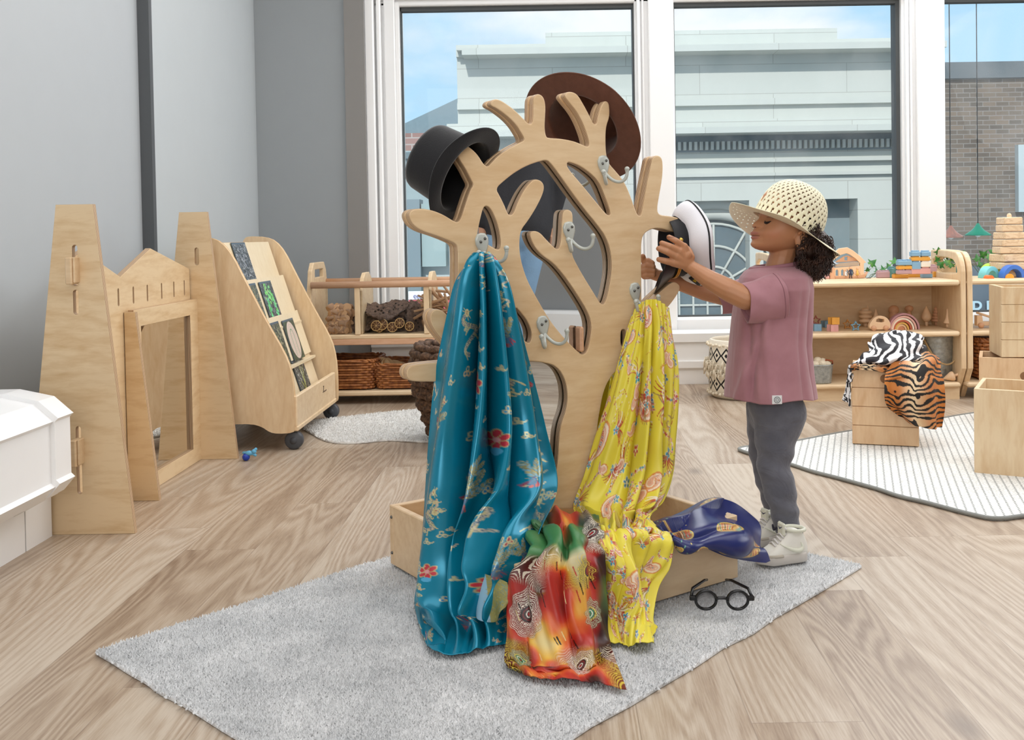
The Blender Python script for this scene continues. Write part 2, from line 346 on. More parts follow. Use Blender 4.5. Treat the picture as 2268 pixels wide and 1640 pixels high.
# ================================================================ OUTSIDE
st = NT('pale_render_stone'); co = st.co(scale=(1, 1, 1)); n1 = st.noise(st.co(scale=(1, 1, .35)), 1.6, 5, .6)
br = st.n('TexBrick'); br.inputs['Scale'].default_value = 1; br.inputs['Mortar Size'].default_value = .008; br.inputs['Brick Width'].default_value = 3.1; br.inputs['Row Height'].default_value = .62
mpb = st.co(scale=(1, 1, 1), rot=(math.pi/2, 0, 0)); st.l(mpb, br.inputs['Vector']); br.inputs['Color1'].default_value = hexc('#c8cbc5'); br.inputs['Color2'].default_value = hexc('#ced1cb'); br.inputs['Mortar'].default_value = hexc('#aaa9a3')
st.rgb(st.mix(st.math('MULTIPLY', n1, .5), br.outputs[0], hexc('#b3b6b1'))); st.p(Roughness=.8); stone = st.m
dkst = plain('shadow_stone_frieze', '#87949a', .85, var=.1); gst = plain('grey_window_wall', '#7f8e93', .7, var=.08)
D = 21.0
def ex(px, py=500, Y=D): return P(px, py, Y)
def zz(py, px=1400, Y=D): return P(px, py, Y).z
bl = thing('building', 'pale grey-green stone building with cornices and an arched window across the street', 'building', (ex(1500).x, D, 0))
xl, xr = ex(1012, 150).x, ex(2075, 150).x
def sl(name, x0, x1, za, zb_, d, m=stone, par=bl, dy=0): return bx(x0, x1, D-d, D+2.5, min(za, zb_), max(za, zb_)).build(name, m, par)
zlow = zz(448); sl('facade_wall', xl, xr, zlow, zz(122), 0)
sl('parapet', xl, xr, zz(122), zz(96), .12); sl('parapet', ex(1215).x, ex(1855).x, zz(96), zz(72), .12)
sl('upper_cornice', ex(1035).x, xr, zz(126), zz(112), .55); sl('upper_cornice', ex(1022).x, xr, zz(112), zz(107), .35)
sl('string_course', xl, xr, zz(238), zz(224), .12)
sl('middle_cornice', xl-.2, xr, zz(290), zz(272), .35); sl('middle_cornice', xl-.25, xr, zz(305), zz(292), .7)
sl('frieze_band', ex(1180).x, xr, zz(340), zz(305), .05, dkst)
m = MB()
for i in range(60):
    x = ex(1490).x + i*.115; bx(x, x+.06, D-.16, D, zz(336), zz(318), m)
m.build('dentil_row', stone, bl)
sl('string_course', ex(1180).x, xr, zz(365), zz(358), .15); sl('lower_string_course', ex(1490).x, xr, zz(395), zz(388), .1)
# recessed ground storey with arch window
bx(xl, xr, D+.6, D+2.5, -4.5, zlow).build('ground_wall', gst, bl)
for a, b in ((1012, 1035), (1320, 1420), (1660, 1690), (1900, 2075)): sl('pilaster', ex(a).x, ex(b).x, -4.5, zlow, 0)
ac = ex(1590, 640); R0 = 1.38
m = MB()
for k in range(3):
    r1 = R0+.22+k*.22; pts = [(ac.x+r1*math.cos(a), D+.5-k*.1, ac.z+r1*math.sin(a)) for a in np.linspace(0, math.pi, 33)]; m.tube(pts, .13, 8)
m.build('arch_moulding', stone, bl)
wg = glass_mat('street_window_pane', (.5, .55, .58, 1), 1.0); wgd = plain('dark_street_glass', '#5f7078', .12, var=.15)
m = MB(); cs = [(ac.x+R0*math.cos(a), D+.52, ac.z+R0*math.sin(a)) for a in np.linspace(0, math.pi, 33)]; m.add([(ac.x, D+.52, ac.z)]+cs, [(0, i+2, i+1) for i in range(32)])
m.add([(ac.x-R0, D+.52, ac.z-2.6), (ac.x+R0, D+.52, ac.z-2.6), (ac.x+R0, D+.52, ac.z), (ac.x-R0, D+.52, ac.z)], [(0, 1, 2, 3)]); wn = m.build('arched_window', wgd, bl)
m = MB()
for a in np.linspace(0, math.pi, 7): m.tube([(ac.x, D+.48, ac.z), (ac.x+R0*math.cos(a), D+.48, ac.z+R0*math.sin(a))], .028, 6)
for r1 in (.45, .9, R0): m.tube([(ac.x+r1*math.cos(a), D+.48, ac.z+r1*math.sin(a)) for a in np.linspace(0, math.pi, 25)], .03, 6)
for i in range(10): x = ac.x-R0+i*2*R0/9; bx(x-.02, x+.02, D+.45, D+.49, ac.z-2.6, ac.z, m)
for i in range(8): z = ac.z-2.6+i*2.6/7; bx(ac.x-R0, ac.x+R0, D+.46, D+.5, z-.02, z+.02, m)
m.build('glazing_bars', stone, bl)
# brick building right, slate-roofed building left
bk = NT('brown_brick'); brn = bk.n('TexBrick'); bk.l(bk.co(rot=(math.pi/2, 0, 0)), brn.inputs['Vector']); brn.inputs['Scale'].default_value = 1.0; brn.inputs['Brick Width'].default_value = .17; brn.inputs['Row Height'].default_value = .06; brn.inputs['Mortar Size'].default_value = .005
brn.inputs['Color1'].default_value = hexc('#7a6656'); brn.inputs['Color2'].default_value = hexc('#54483f'); brn.inputs['Mortar'].default_value = hexc('#88827d')
bk.rgb(bk.mix(bk.math('MULTIPLY', bk.noise(bk.co(), .9, 4), .45), brn.outputs[0], hexc('#7d7870'))); bk.p(Roughness=.9); brick = bk.m
b2 = thing('building', 'brown brick building with a flat dark parapet seen through the right window', 'building', (ex(2200, 500, 13).x, 13, 0))
x0 = ex(2040, 200, 13).x + .15; zt2 = P(2150, 175, 13).z
bx(x0, x0+9, 13, 14.2, -4.5, zt2).build('brick_wall', brick, b2)
bx(x0, x0+9, 12.93, 14.2, zt2, P(2150, 139, 13).z).build('parapet', plain('dark_lead', '#5c6367', .8, var=.1), b2)
m = MB(); xa = P(2252, 400, 12.95).x; bx(xa, xa+.9, 12.9, 13, P(2252, 470, 13).z, P(2252, 322, 13).z, m); m.build('window_surround', plain('pale_stone_surround', '#aebabd', .7), b2)
# shop front under it with lettering
bx(x0, x0+6, 12.6, 13.0, -4.5, P(2200, 660, 12.6).z+.4).build('shop_front', plain('dark_blue_fascia', '#55606a', .5, var=.15), b2)
def text(name, s, loc, size, m, parent=None, rot=(math.pi/2, 0, 0), ext=.004, align='LEFT'):
    cu = bpy.data.curves.new(name, 'FONT'); cu.body = s; cu.size = size; cu.extrude = ext; cu.align_x = align
    t = bpy.data.objects.new('t', cu); COL.objects.link(t); bpy.context.view_layer.update(); me = bpy.data.meshes.new_from_object(t.evaluated_get(bpy.context.evaluated_depsgraph_get())); bpy.data.objects.remove(t)
    me.materials.clear(); me.transform(Matrix.Translation(loc) @ Matrix.LocRotScale(None, Vector((0, 0, 0)).to_track_quat('Z', 'Y') if False else Matrix.Rotation(rot[0], 3, 'X').to_quaternion(), None)); return link(name, me, m, parent)
lt = plain('pale_blue_lettering', '#a9c3cd', .5)
p = P(2150, 703, 12.55); text('fascia_lettering', 'RRIS', p, .30, lt, b2)
b3 = thing('building', 'slate-roofed brick house beyond the left window', 'building', (ex(900, 500, 30).x, 30, 0))
def q3(px, py, Y=30): return P(px, py, Y)
slate = plain('slate_roof', '#7d8f97', .8, var=.15)
a0 = q3(840, 318); pts = [q3(840, 300), q3(1018, 216), q3(1090, 190), q3(1090, 330), q3(840, 330)]
m = MB(); m.add([p_ for p_ in pts]+[p_+Vector((0, 3, 0)) for p_ in pts], [(4, 3, 2, 1, 0), (5, 6, 7, 8, 9)]+[(i, (i+1) % 5, 5+(i+1) % 5, 5+i) for i in range(5)]); m.build('slate_roof', slate, b3)
rb = NT('red_brick'); rn_ = rb.n('TexBrick'); rb.l(rb.co(rot=(math.pi/2, 0, 0)), rn_.inputs['Vector']); rn_.inputs['Scale'].default_value = 1; rn_.inputs['Brick Width'].default_value = .5; rn_.inputs['Row Height'].default_value = .2; rn_.inputs['Color1'].default_value = hexc('#a7857e'); rn_.inputs['Color2'].default_value = hexc('#93736c'); rn_.inputs['Mortar'].default_value = hexc('#b5aaa5'); rb.p(Roughness=.9); rb.rgb(rn_.outputs[0])
bx(q3(840, 330).x, q3(1090, 330).x, 29.9, 33, q3(900, 345).z, q3(900, 296).z).build('brick_wall', rb.m, b3)
bx(q3(840, 330).x, q3(1090, 330).x, 29.5, 33, -4.5, q3(900, 338).z).build('lower_wall', plain('grey_shop_wall', '#9fb0b4', .7, var=.08), b3)
m = MB()
for (a, b, c_, d_, mm) in ((893, 1100, 338, 352, 0),): bx(q3(a, c_, 29).x, q3(b, c_, 29).x, 28.9, 29.6, q3(900, d_, 29).z, q3(900, c_, 29).z, m)
m.build('fascia', plain('grey_fascia', '#6f8087', .7), b3)
bx(q3(900, 500, 22).x, q3(930, 500, 22).x, 22, 22.6, -4.5, q3(900, 442, 22).z).build('dark_column', plain('dark_column_paint', '#7c8d95', .6), b3)
bx(q3(932, 500, 22).x, q3(985, 500, 22).x, 22.1, 22.5, q3(900, 592, 22).z, q3(900, 452, 22).z).build('shop_window', plain('shop_window_glass', '#9fb3b4', .3), b3)
bx(q3(880, 500, 22).x, q3(1100, 500, 22).x, 22.4, 22.8, -4.5, q3(900, 470, 22).z).build('shop_wall', plain('pale_shop_wall', '#c3cccd', .7), b3)
sg = thing('shop_sign', 'white board with purple web lettering above a red panel, seen low through the left window', 'sign', q3(930, 660, 12))
bx(q3(880, 650, 12).x, q3(1000, 650, 12).x, 12, 12.05, q3(900, 664, 12).z, q3(900, 646, 12).z).build('board', white, sg)
bx(q3(880, 650, 12).x, q3(1000, 650, 12).x, 12, 12.05, q3(900, 760, 12).z, q3(900, 665, 12).z).build('red_panel', plain('red_sign', '#c9505c', .5), sg)
p = q3(915, 661, 11.98); text('lettering', 'co.uk', p, .085, plain('purple_letters', '#6a63a8', .5), sg)
gr = MB(); bx(-40, 40, 6.2, 45, -4.6, -4.5, gr); o = gr.build('street', plain('grey_asphalt', '#8d9194', .9, var=.1)); tag(o, 'grey street surface far below the windows', 'street', kind='structure')
# two lamp models hung outside to stand in for reflections in the right window
for (px, py, nm, cc) in ((2106, 520, 'copper', '#d98e78'), (2166, 515, 'green', '#2fae86')):
    c0 = P(px, py, 7.6); la = thing('pendant_lamp', 'small shiny %s bell-shaped lamp beyond the right window' % nm, 'lamp', c0)
    MB().lathe([(.008, .07), (.014, .06), (.025, .042), (.052, .014), (.093, -.014), (.097, -.024), (.09, -.02), (.05, .007), (.014, .035)], 28, Matrix.Translation(c0)).build('lamp_shade', plain(nm+'_enamel', cc, .15, .6), la)
    MB().sphere(c0+Vector((0, 0, -.01)), .026).build('bulb', plain(nm+'_bulb_glass', '#efe9dd', .1), la); MB().tube([c0+Vector((0, 0, .065)), c0+Vector((0, 0, 2.6))], .004, 6).build('cord', dk, la)
# ================================================================ THE TREE
TA = math.radians(33); TO = Vector((.012, 2.38, 0)); TN = Vector((math.sin(TA), -math.cos(TA), 0)); TU = Vector((math.cos(TA), math.sin(TA), 0))
def tp(px, py, off=0.0):  # pixel -> (u, z) on the tree's front face
    w = PL(px, py, TO+TN*off, TN); return ((w-TO).dot(TU), w.z)
def tw(u, z, off=0.0): return TO + TU*u + Vector((0, 0, z)) + TN*off
TM = Matrix(((TU.x, 0, TN.x, TO.x), (TU.y, 0, TN.y, TO.y), (0, 1, 0, 0), (0, 0, 0, 1)))
z4 = lambda *a: [(860+x/2.485, 140+y/2.485) for x, y in a]
outer = [(1000, 1128), (1003, 846), (963, 846), (915, 846), (903, 840), (899, 828), (903, 815), (914, 808), (963, 803), (1003, 800), (1008, 785), (990, 765), (972, 745), (958, 725), (951, 706), (955, 690), (968, 684), (984, 690), (998, 708), (1012, 722), (1013, 690), (1013, 640), (1014, 552), (1010, 541), (996, 534), (963, 521), (936, 513), (918, 502), (908, 488), (905, 474), (912, 465), (926, 462), (945, 463), (965, 468), (985, 477), (1004, 489), (1013, 493), (1021, 485)]
outer += z4((420, 790), (450, 700), (470, 668), (455, 640), (425, 580), (385, 520), (370, 480), (380, 455), (410, 445), (440, 455), (490, 497), (525, 555), (545, 570), (562, 555), (600, 512), (660, 470), (720, 438), (750, 425), (742, 400), (690, 320), (600, 250), (563, 235), (562, 212), (590, 195), (625, 205), (690, 250), (740, 300), (775, 337), (793, 330), (797, 290), (797, 220), (800, 185), (825, 166), (855, 182), (868, 230), (865, 300), (862, 360), (870, 405), (885, 412), (950, 415), (1020, 428), (1065, 446), (1100, 462), (1108, 440), (1080, 350), (1040, 270), (985, 205), (968, 180), (980, 160), (1010, 156), (1042, 170), (1075, 225), (1110, 290), (1130, 335), (1147, 335), (1152, 300), (1168, 240), (1190, 205), (1215, 215), (1220, 260), (1218, 300), (1200, 350), (1197, 420), (1200, 500), (1215, 552), (1250, 590), (1300, 650), (1335, 730), (1358, 800), (1375, 840), (1392, 838), (1400, 790), (1420, 680), (1445, 560), (1452, 522), (1475, 506), (1500, 512), (1513, 540), (1512, 620), (1495, 720), (1480, 805), (1492, 835), (1540, 841), (1590, 848), (1615, 865), (1622, 895), (1608, 925), (1580, 930), (1550, 925), (1500, 910), (1450, 912), (1410, 938), (1394, 975), (1394, 1100), (1395, 1290), (1398, 1360), (1420, 1345), (1450, 1302), (1500, 1255), (1560, 1205), (1585, 1205), (1610, 1228), (1598, 1268), (1538, 1350), (1470, 1410), (1425, 1450), (1400, 1480)) + [(1424, 850), (1424, 1128)]
O1 = z4((593, 690), (640, 647), (700, 600), (770, 562), (830, 542), (868, 533), (890, 545), (960, 640), (1030, 740), (1100, 830), (1150, 890), (1200, 960), (1228, 1050), (1230, 1150), (1215, 1240), (1198, 1310), (1180, 1333), (1160, 1310), (1130, 1260), (1080, 1180), (1040, 1110), (1015, 1060), (1012, 1020), (1015, 950), (1018, 850), (1012, 815), (985, 803), (962, 815), (956, 850), (952, 950), (946, 1005), (933, 1027), (915, 1015), (870, 970), (835, 930), (800, 922), (778, 935), (785, 970), (810, 1020), (850, 1062), (900, 1095), (940, 1135), (990, 1200), (1050, 1290), (1098, 1370), (1118, 1430), (1115, 1500), (1098, 1580), (1075, 1607), (1048, 1592), (1000, 1545), (940, 1480), (880, 1400), (800, 1260), (760, 1180), (730, 1080), (722, 1000), (730, 920), (770, 870), (820, 790), (855, 715), (860, 675), (845, 648), (812, 637), (785, 650), (745, 700), (710, 770), (690, 825), (672, 838), (658, 828), (640, 780), (615, 730))
O2 = z4((983, 545), (1010, 548), (1060, 568), (1130, 620), (1165, 665), (1195, 740), (1225, 825), (1215, 840), (1195, 825), (1130, 745), (1060, 660), (990, 580))
O3 = z4((525, 792), (545, 785), (570, 810), (600, 880), (618, 960), (618, 1018), (603, 1028), (570, 1010), (520, 978), (490, 955), (495, 920), (510, 850))
O4 = z4((690, 1330), (735, 1380), (765, 1420), (790, 1480), (786, 1530), (768, 1545), (730, 1500))
HL = [(1045, 880), (1090, 812), (1150, 800), (1200, 802), (1234, 811), (1253, 843), (1258, 881), (1253, 912), (1243, 938), (1238, 970), (1236, 1020), (1229, 1062), (1222, 1112), (1045, 1112)]
HR = [(1398, 850), (1385, 818), (1371, 817), (1352, 836), (1337, 868), (1330, 906), (1324, 941), (1320, 1000), (1318, 1112), (1398, 1112)]
SL = z4((1280, 1475), (1295, 1464), (1310, 1475), (1310, 1550), (1295, 1564), (1280, 1552))
cv = lambda pts, it=2: [(p.x, p.y) for p in chaikin([Vector(tp(*q)) for q in pts], it)]
tree = thing('dress_up_tree', 'tree-shaped plywood coat stand with branching fingers, mirror backing and metal hooks, standing in a box', 'coat stand', (TO.x, TO.y, 0))
panel('tree_panel', [cv(outer), cv(O1), cv(O2), cv(O3), cv(O4), cv(HL), cv(HR), cv(SL)], .019, TM, birch, tree, .0028)
mir = [(1017, 1122), (1017, 600), (1028, 560), (1036, 480), (1062, 415), (1105, 357), (1165, 325), (1240, 318), (1295, 338), (1340, 370), (1372, 410), (1400, 470), (1418, 545), (1420, 1122)]
mz = cv(mir, 1); mi = panel('mirror_sheet', [mz], .004, TM @ Matrix.Translation((0, 0, -.0205)), mirror_mat('tree_mirror'), tree, .0005, 'mirror seen through the openings')
bz = cv(outer); panel('back_panel', [bz], .015, TM @ Matrix.Translation((0, 0, -.026)), birch, tree, .0028)
# hooks
hk = plain('satin_grey_metal', '#c2c6bf', .3, .1); scm = plain('dark_screw_metal', '#6d6d6a', .35, .9)
def hook(px, py, s=1.0, rzt=0.12, rev=0):
    u, z = tp(px, py); B = TM @ Matrix.Translation((u, z, 0)) @ Matrix.Rotation(rzt, 4, 'Z') @ Matrix.Scale(s, 4)
    m = MB(); prof = [(0, .032), (.010, .030), (.0165, .020), (.0165, .008), (.011, -.006), (.006, -.016)]
    ol = [(x, y) for x, y in prof] + [(-x, y) for x, y in prof[::-1] if x > 0]; k = len(ol)
    vs = [B @ Vector((x, y, .0)) for x, y in ol] + [B @ Vector((x, y, .003)) for x, y in ol] + [B @ Vector((x*.75, y*.8+.002, .005)) for x, y in ol]
    m.add(vs, [(i, (i+1) % k, k+(i+1) % k, k+i) for i in range(k)] + [(k+i, k+(i+1) % k, 2*k+(i+1) % k, 2*k+i) for i in range(k)] + [tuple(range(2*k, 3*k))], True)
    for sg in (-1, 1):
        pts = [(0, -.012, .004), (sg*.006, -.024, .010), (sg*.013, -.035, .022), (sg*.022, -.0385, .034), (sg*.030, -.033, .043), (sg*.034, -.022, .047), (sg*.0355, -.012, .047)]
        pts = [tuple(q) for q in chaikin(pts, 2, False)]; m.tube([B @ Vector(q) for q in pts], [.0042*s]*(len(pts)-3)+[.0050*s, .0056*s, .003*s], 10); m.sphere(B @ Vector((sg*.0357, -.008, .047)), .0062*s, 8)
    h = m.build('hook', hk, tree, 'pale grey double hook')
    for dx, dy in ((.006, .018), (-.004, .012)): MB().sphere(B @ Vector((dx*1.2, dy, .005)), .0036*s, 6).build('screw', scm, h, keep=False)
    return h
for a in ((1337, 373), (1261, 520), (1203, 729), (1068, 547), (1407, 654), ): hook(*a)
u_, z_ = tp(1287, 752); MB().box((u_, z_, -.006), (.012, .062, .026), M=TM, b=.004).build('peg_block', beech, tree)
# ================================================================ THE BOX
BA = math.radians(35.5); CR = Z0(1635, 1305); CLf = Z0(875, 1254); bc = (CR+CLf)/2; bs = (CR-CLf).length/math.sqrt(2); bh = .146
BU = Vector((math.cos(BA), math.sin(BA), 0)); BV = Vector((-math.sin(BA), math.cos(BA), 0)); RUG = .016
box = thing('plywood_box', 'low square open plywood box holding the tree and spilling scarves', 'box', (bc.x, bc.y, RUG))
BM = Matrix.Translation((bc.x, bc.y, RUG)) @ Matrix.Rotation(BA, 4, 'Z'); tkn = .018; hb = bs/2
for (nm, c0, d0) in (('side_panel', (0, -hb+tkn/2, bh/2), (bs, tkn, bh)), ('side_panel', (0, hb-tkn/2, bh/2), (bs, tkn, bh)), ('side_panel', (-hb+tkn/2, 0, bh/2), (tkn, bs-2*tkn, bh)), ('side_panel', (hb-tkn/2, 0, bh/2), (tkn, bs-2*tkn, bh)), ('base_panel', (0, 0, .012), (bs-2*tkn, bs-2*tkn, .012))):
    o = MB().box(c0, d0, b=.002).build(nm, birchx if nm == 'side_panel' else birchx, None); o.parent = box; o.matrix_parent_inverse = Matrix.Identity(4); o.rotation_euler = (0, 0, BA)
m = MB()
for z in (.03, .118): MB().sphere(BM @ Vector((-hb-.0005, hb-.012, z)), .004, 6).build('screw', scm, box)
# ================================================================ RUGS
def tuft_rug(name, poly, z, dens, hgt, cfun, m, label, cat, seed=1, lean=.5, edge_noise=.006):
    r = np.random.default_rng(seed); P2 = np.array([(p.x, p.y) for p in poly]); lo, hi = P2.min(0), P2.max(0)
    nx = int((hi[0]-lo[0])/dens); ny = int((hi[1]-lo[1])/dens); gx, gy = np.meshgrid(np.arange(nx), np.arange(ny)); pts = np.stack([lo[0]+(gx.ravel()+r.random(gx.size))*dens, lo[1]+(gy.ravel()+r.random(gx.size))*dens], 1)
    q = pts + r.normal(0, edge_noise*.5, pts.shape); ins = np.zeros(len(pts), bool); j = len(P2)-1
    for i in range(len(P2)):
        a, b = P2[i], P2[j]; c = ((a[1] > q[:, 1]) != (b[1] > q[:, 1])); xi = (b[0]-a[0])*(q[:, 1]-a[1])/(b[1]-a[1]+1e-12)+a[0]; ins ^= c & (q[:, 0] < xi); j = i
    pts = pts[ins]; n = len(pts); an = r.random(n)*6.283; w = dens*(.75+.35*r.random(n)); h = hgt*(.75+.5*r.random(n)); le = r.normal(0, lean*hgt, (n, 2))
    V = np.zeros((n, 4, 3), np.float32)
    for k in range(3): V[:, k, 0] = pts[:, 0]+w*np.cos(an+k*2.094); V[:, k, 1] = pts[:, 1]+w*np.sin(an+k*2.094); V[:, k, 2] = z*.35
    V[:, 3, 0] = pts[:, 0]+le[:, 0]; V[:, 3, 1] = pts[:, 1]+le[:, 1]; V[:, 3, 2] = z*.35+h
    base = np.arange(n)*4; T = np.stack([np.stack([base+a, base+b, base+3], 1) for a, b in ((0, 1), (1, 2), (2, 0))], 1).reshape(-1, 3)
    vb = [tuple((p.x, p.y, zz_)) for zz_ in (0.001, z*.5) for p in poly]; k = len(poly); nb = n*4
    fb = [[nb+i, nb+(i+1) % k, nb+k+(i+1) % k, nb+k+i] for i in range(k)]+[[nb+k+i for i in range(k)]]
    me = bpy.data.meshes.new(name); AV = np.concatenate([V.reshape(-1, 3), np.array(vb, np.float32)])
    me.vertices.add(len(AV)); me.vertices.foreach_set('co', AV.ravel()); loops = np.concatenate([T.ravel(), np.array([i for f in fb for i in f])]); sizes = [3]*len(T)+[len(f) for f in fb]
    me.loops.add(len(loops)); me.loops.foreach_set('vertex_index', loops.astype(np.int32)); me.polygons.add(len(sizes)); me.polygons.foreach_set('loop_start', np.concatenate([[0], np.cumsum(sizes)[:-1]]).astype(np.int32))
    try: me.polygons.foreach_set('loop_total', np.array(sizes, np.int32))
    except Exception: pass
    me.update(calc_edges=True); me.validate()
    o = link(name, me, m); tag(o, label, cat); return o
A_, R_ = Z0(212, 1452), Z0(1905, 1260); d1 = Vector((math.cos(math.radians(48.3)), math.sin(math.radians(48.3)), 0)); d2 = Vector((d1.y, -d1.x, 0)); df = R_-A_
B_ = A_+d1*df.dot(d1); C_ = A_+d2*df.dot(d2)
gm = NT('grey_shag_pile'); cc = gm.co(); gm.rgb(gm.mix(gm.math('MULTIPLY', gm.noise(cc, 420, 2), 1.0), gm.ramp(gm.noise(cc, 8, 6, .7), (.36, hexc('#bdbfc1')), (.62, hexc('#f2f2f2'))), gm.ramp(gm.noise(cc, 900, 1), (.35, hexc('#b4b6b8')), (.65, hexc('#ffffff'))))); gm.p(Roughness=.9, **{'Sheen Weight': .2})
seg = []
for a, b in ((A_, B_), (B_, R_), (R_, C_), (C_, A_)):
    for i in range(14): p = a.lerp(b, i/14); seg.append(p+Vector((random.gauss(0, .0025), random.gauss(0, .0025), 0)))
tuft_rug('shag_rug', seg, RUG, .0034, .0075, None, gm.m, 'thick light grey rectangular rug under the box, scarves and round glasses', 'rug')
wm = NT('white_fleece'); cc = wm.co(); wm.rgb(wm.ramp(wm.noise(cc, 60, 4), (.3, hexc('#d8d5d0')), (.7, hexc('#f4f3f0')))); wm.p(Roughness=.9)
wp = [Z0(*q) for q in ((668, 951), (682, 938), (720, 932), (790, 925), (850, 918), (925, 911), (1040, 906), (1110, 925), (1120, 955), (1050, 975), (945, 983), (890, 979), (850, 978), (800, 984), (750, 985), (715, 978), (690, 963))]
tuft_rug('fleece_rug', chaikin(wp, 1), .016, .006, .009, None, wm.m, 'small off-white fleecy rug on the floor beside the book display', 'rug', 3)
# woven rug right (wavy edge)
wv = NT('white_grey_weave'); tcn = wv.n('TexCoord'); mpn = wv.n('Mapping'); mpn.inputs['Rotation'].default_value = (0, 0, math.radians(17)); wv.l(tcn.outputs['Object'], mpn.inputs[0]); s = wv.n('SeparateXYZ'); wv.l(mpn.outputs[0], s.inputs[0])
zg = wv.math('PINGPONG', s.outputs['Y'], .008); st1 = wv.math('FRACT', wv.math('DIVIDE', wv.math('ADD', s.outputs['X'], wv.math('MULTIPLY', zg, .5)), .024)); ln = wv.math('LESS_THAN', st1, .2); kn = wv.math('LESS_THAN', wv.math('FRACT', wv.math('DIVIDE', s.outputs['Y'], .011)), .8)
ln = wv.math('MULTIPLY', ln, kn); wv.rgb(wv.mix(ln, wv.ramp(wv.noise(tcn.outputs['Object'], 180, 3), (.3, hexc('#c9c9c5')), (.6, hexc('#f1f1ee'))), hexc('#90928f'))); wv.p(Roughness=.9); wv.bump(wv.noise(tcn.outputs['Object'], 240, 2), .5, .003)
rp = [Z0(*q) for q in ((1628, 997), (1655, 1008), (1690, 1016), (1755, 1034), (1800, 1050), (1850, 1062), (1900, 1076), (1950, 1090), (1990, 1105), (2050, 1118), (2100, 1132), (2150, 1145), (2205, 1157), (2268, 1148), (2420, 1130), (2600, 1080), (2600, 940), (2300, 905), (2158, 918), (2040, 940), (1960, 952), (1888, 958), (1800, 975), (1755, 984), (1690, 992))]
rp = chaikin(rp, 2); rg = thing('woven_rug', 'flat off-white woven rug with grey dotted lines and a wavy grey bound edge', 'rug', (2, 3.3, 0))
MB().add([(p.x, p.y, .009) for p in rp]+[(p.x, p.y, .0) for p in rp], [tuple(range(len(rp)))]+[(i, len(rp)+i, len(rp)+(i+1) % len(rp), (i+1) % len(rp)) for i in range(len(rp))]).build('rug_field', wv.m, rg)
MB().tube([(p.x, p.y, .007) for p in rp], .0065, 8, closed=True).build('bound_edge', plain('grey_binding', '#8f918d', .9, bump=.5, bscale=400), rg)
# ================================================================ CASTLE SCREEN (left)
def wpanel(name, pts, th, M, m, parent, it=0, bevel=.002, holes=(), label=None):
    o = [(p.x, p.y) for p in chaikin(pts_(pts), it)] if it else pts
    return panel(name, [o]+[list(h) for h in holes], th, M, m, parent, bevel, label)
pts_ = lambda a: [Vector((x, y)) for x, y in a]
FM = lambda X, Y, Z=0: Matrix(((1, 0, 0, X), (0, 0, -1, Y), (0, 1, 0, Z), (0, 0, 0, 1)))     # faces the camera (-Y)
SM = lambda X, Y, Z=0: Matrix(((0, 0, 1, X), (1, 0, 0, Y), (0, 1, 0, Z), (0, 0, 0, 1)))      # faces +X, local x runs along +Y
def slot(x, z0, z1, w=.012): 
    r = w/2; return [(x+r*math.cos(a), z1-r+r*math.sin(a)) for a in np.linspace(0, math.pi, 7)]+[(x+r*math.cos(a), z0+r+r*math.sin(a)) for a in np.linspace(math.pi, 2*math.pi, 7)]
scr = thing('castle_screen', 'birch plywood castle-shaped screen of two tapering towers and a zigzag slotted panel', 'screen', (-1.33, 3.2, 0))
for k, Y in enumerate((2.77, 3.70)):
    xr = P(299, 1192, 2.77).x; xl = xr-.305; cxx = (P(122, 453, 2.77).x+P(206, 453, 2.77).x)/2; ht = P(160, 453, 2.77).z
    cs = (.0 if k == 0 else -.008)
    f = lambda px, py: (P(px, py, 2.77).x, P(px, py, 2.77).z)
    a = f(165, 543); b = f(165, 613); c_ = f(166, 633); d_ = f(166, 697); e_ = f(173, 945); g_ = f(174, 1095)
    hs = [slot(a[0], c_[1]-.0, a[1], .014), slot(c_[0]+.001, d_[1], c_[1]-.012, .014), slot(e_[0]+.0, g_[1], e_[1], .014)] if k == 0 else [slot(a[0]+.012, a[1]-.085, a[1]-.02, .015)]
    panel('tower_board', [[(xl, 0), (xr, 0), (cxx+.052, ht), (cxx-.052, ht)]]+hs, .018, FM(cs, Y), birchf, scr, .0015)
    if k == 0:
        for (px, py, h2) in ((161, 600, .075), (171, 1002, .075)):
            p = P(px, py, 2.76); MB().box((p.x, 2.755, p.z), (.018, .045, h2), b=.003).box((p.x+.012, 2.757, p.z+.002), (.006, .035, h2*.95), b=.002).build('tab', birchx, scr)
cz = [(2.785, .03), (3.695, .03), (3.695, .715), (3.343, .797), (3.105, .711), (2.865, .797), (2.785, .772)]
panel('crown_panel', [cz]+[slot(y, .62, .675, .009) for y in (2.99, 3.09, 3.20, 3.31, 3.43, 3.54, 3.64)], .018, SM(-1.362, 0), birchf, scr, .0015)
msc = thing('mirror_screen', 'small birch mirror stand with a square frame between two tapering side wings', 'mirror', (-1.34, 3.4, 0))
for Y in (3.12, 3.71): panel('side_wing', [[(-1.36, 0), (P(353, 1115, 3.12).x, 0), (P(299, 693, 3.12).x, .598), (-1.36, .598)]], .018, FM(0, Y), birchf, msc, .0015)
panel('frame', [[(3.14, .0), (3.708, .0), (3.708, .603), (3.14, .603)], [(3.195, .055), (3.195, .547), (3.625, .547), (3.625, .055)]], .018, SM(-1.338, 0), birchf, msc, .0015)
MB().box((-1.352, 3.41, .30), (.004, .45, .52)).build('mirror_sheet', mirror_mat('screen_mirror', (.78, .76, .72, 1)), msc, 'mirror sheet')
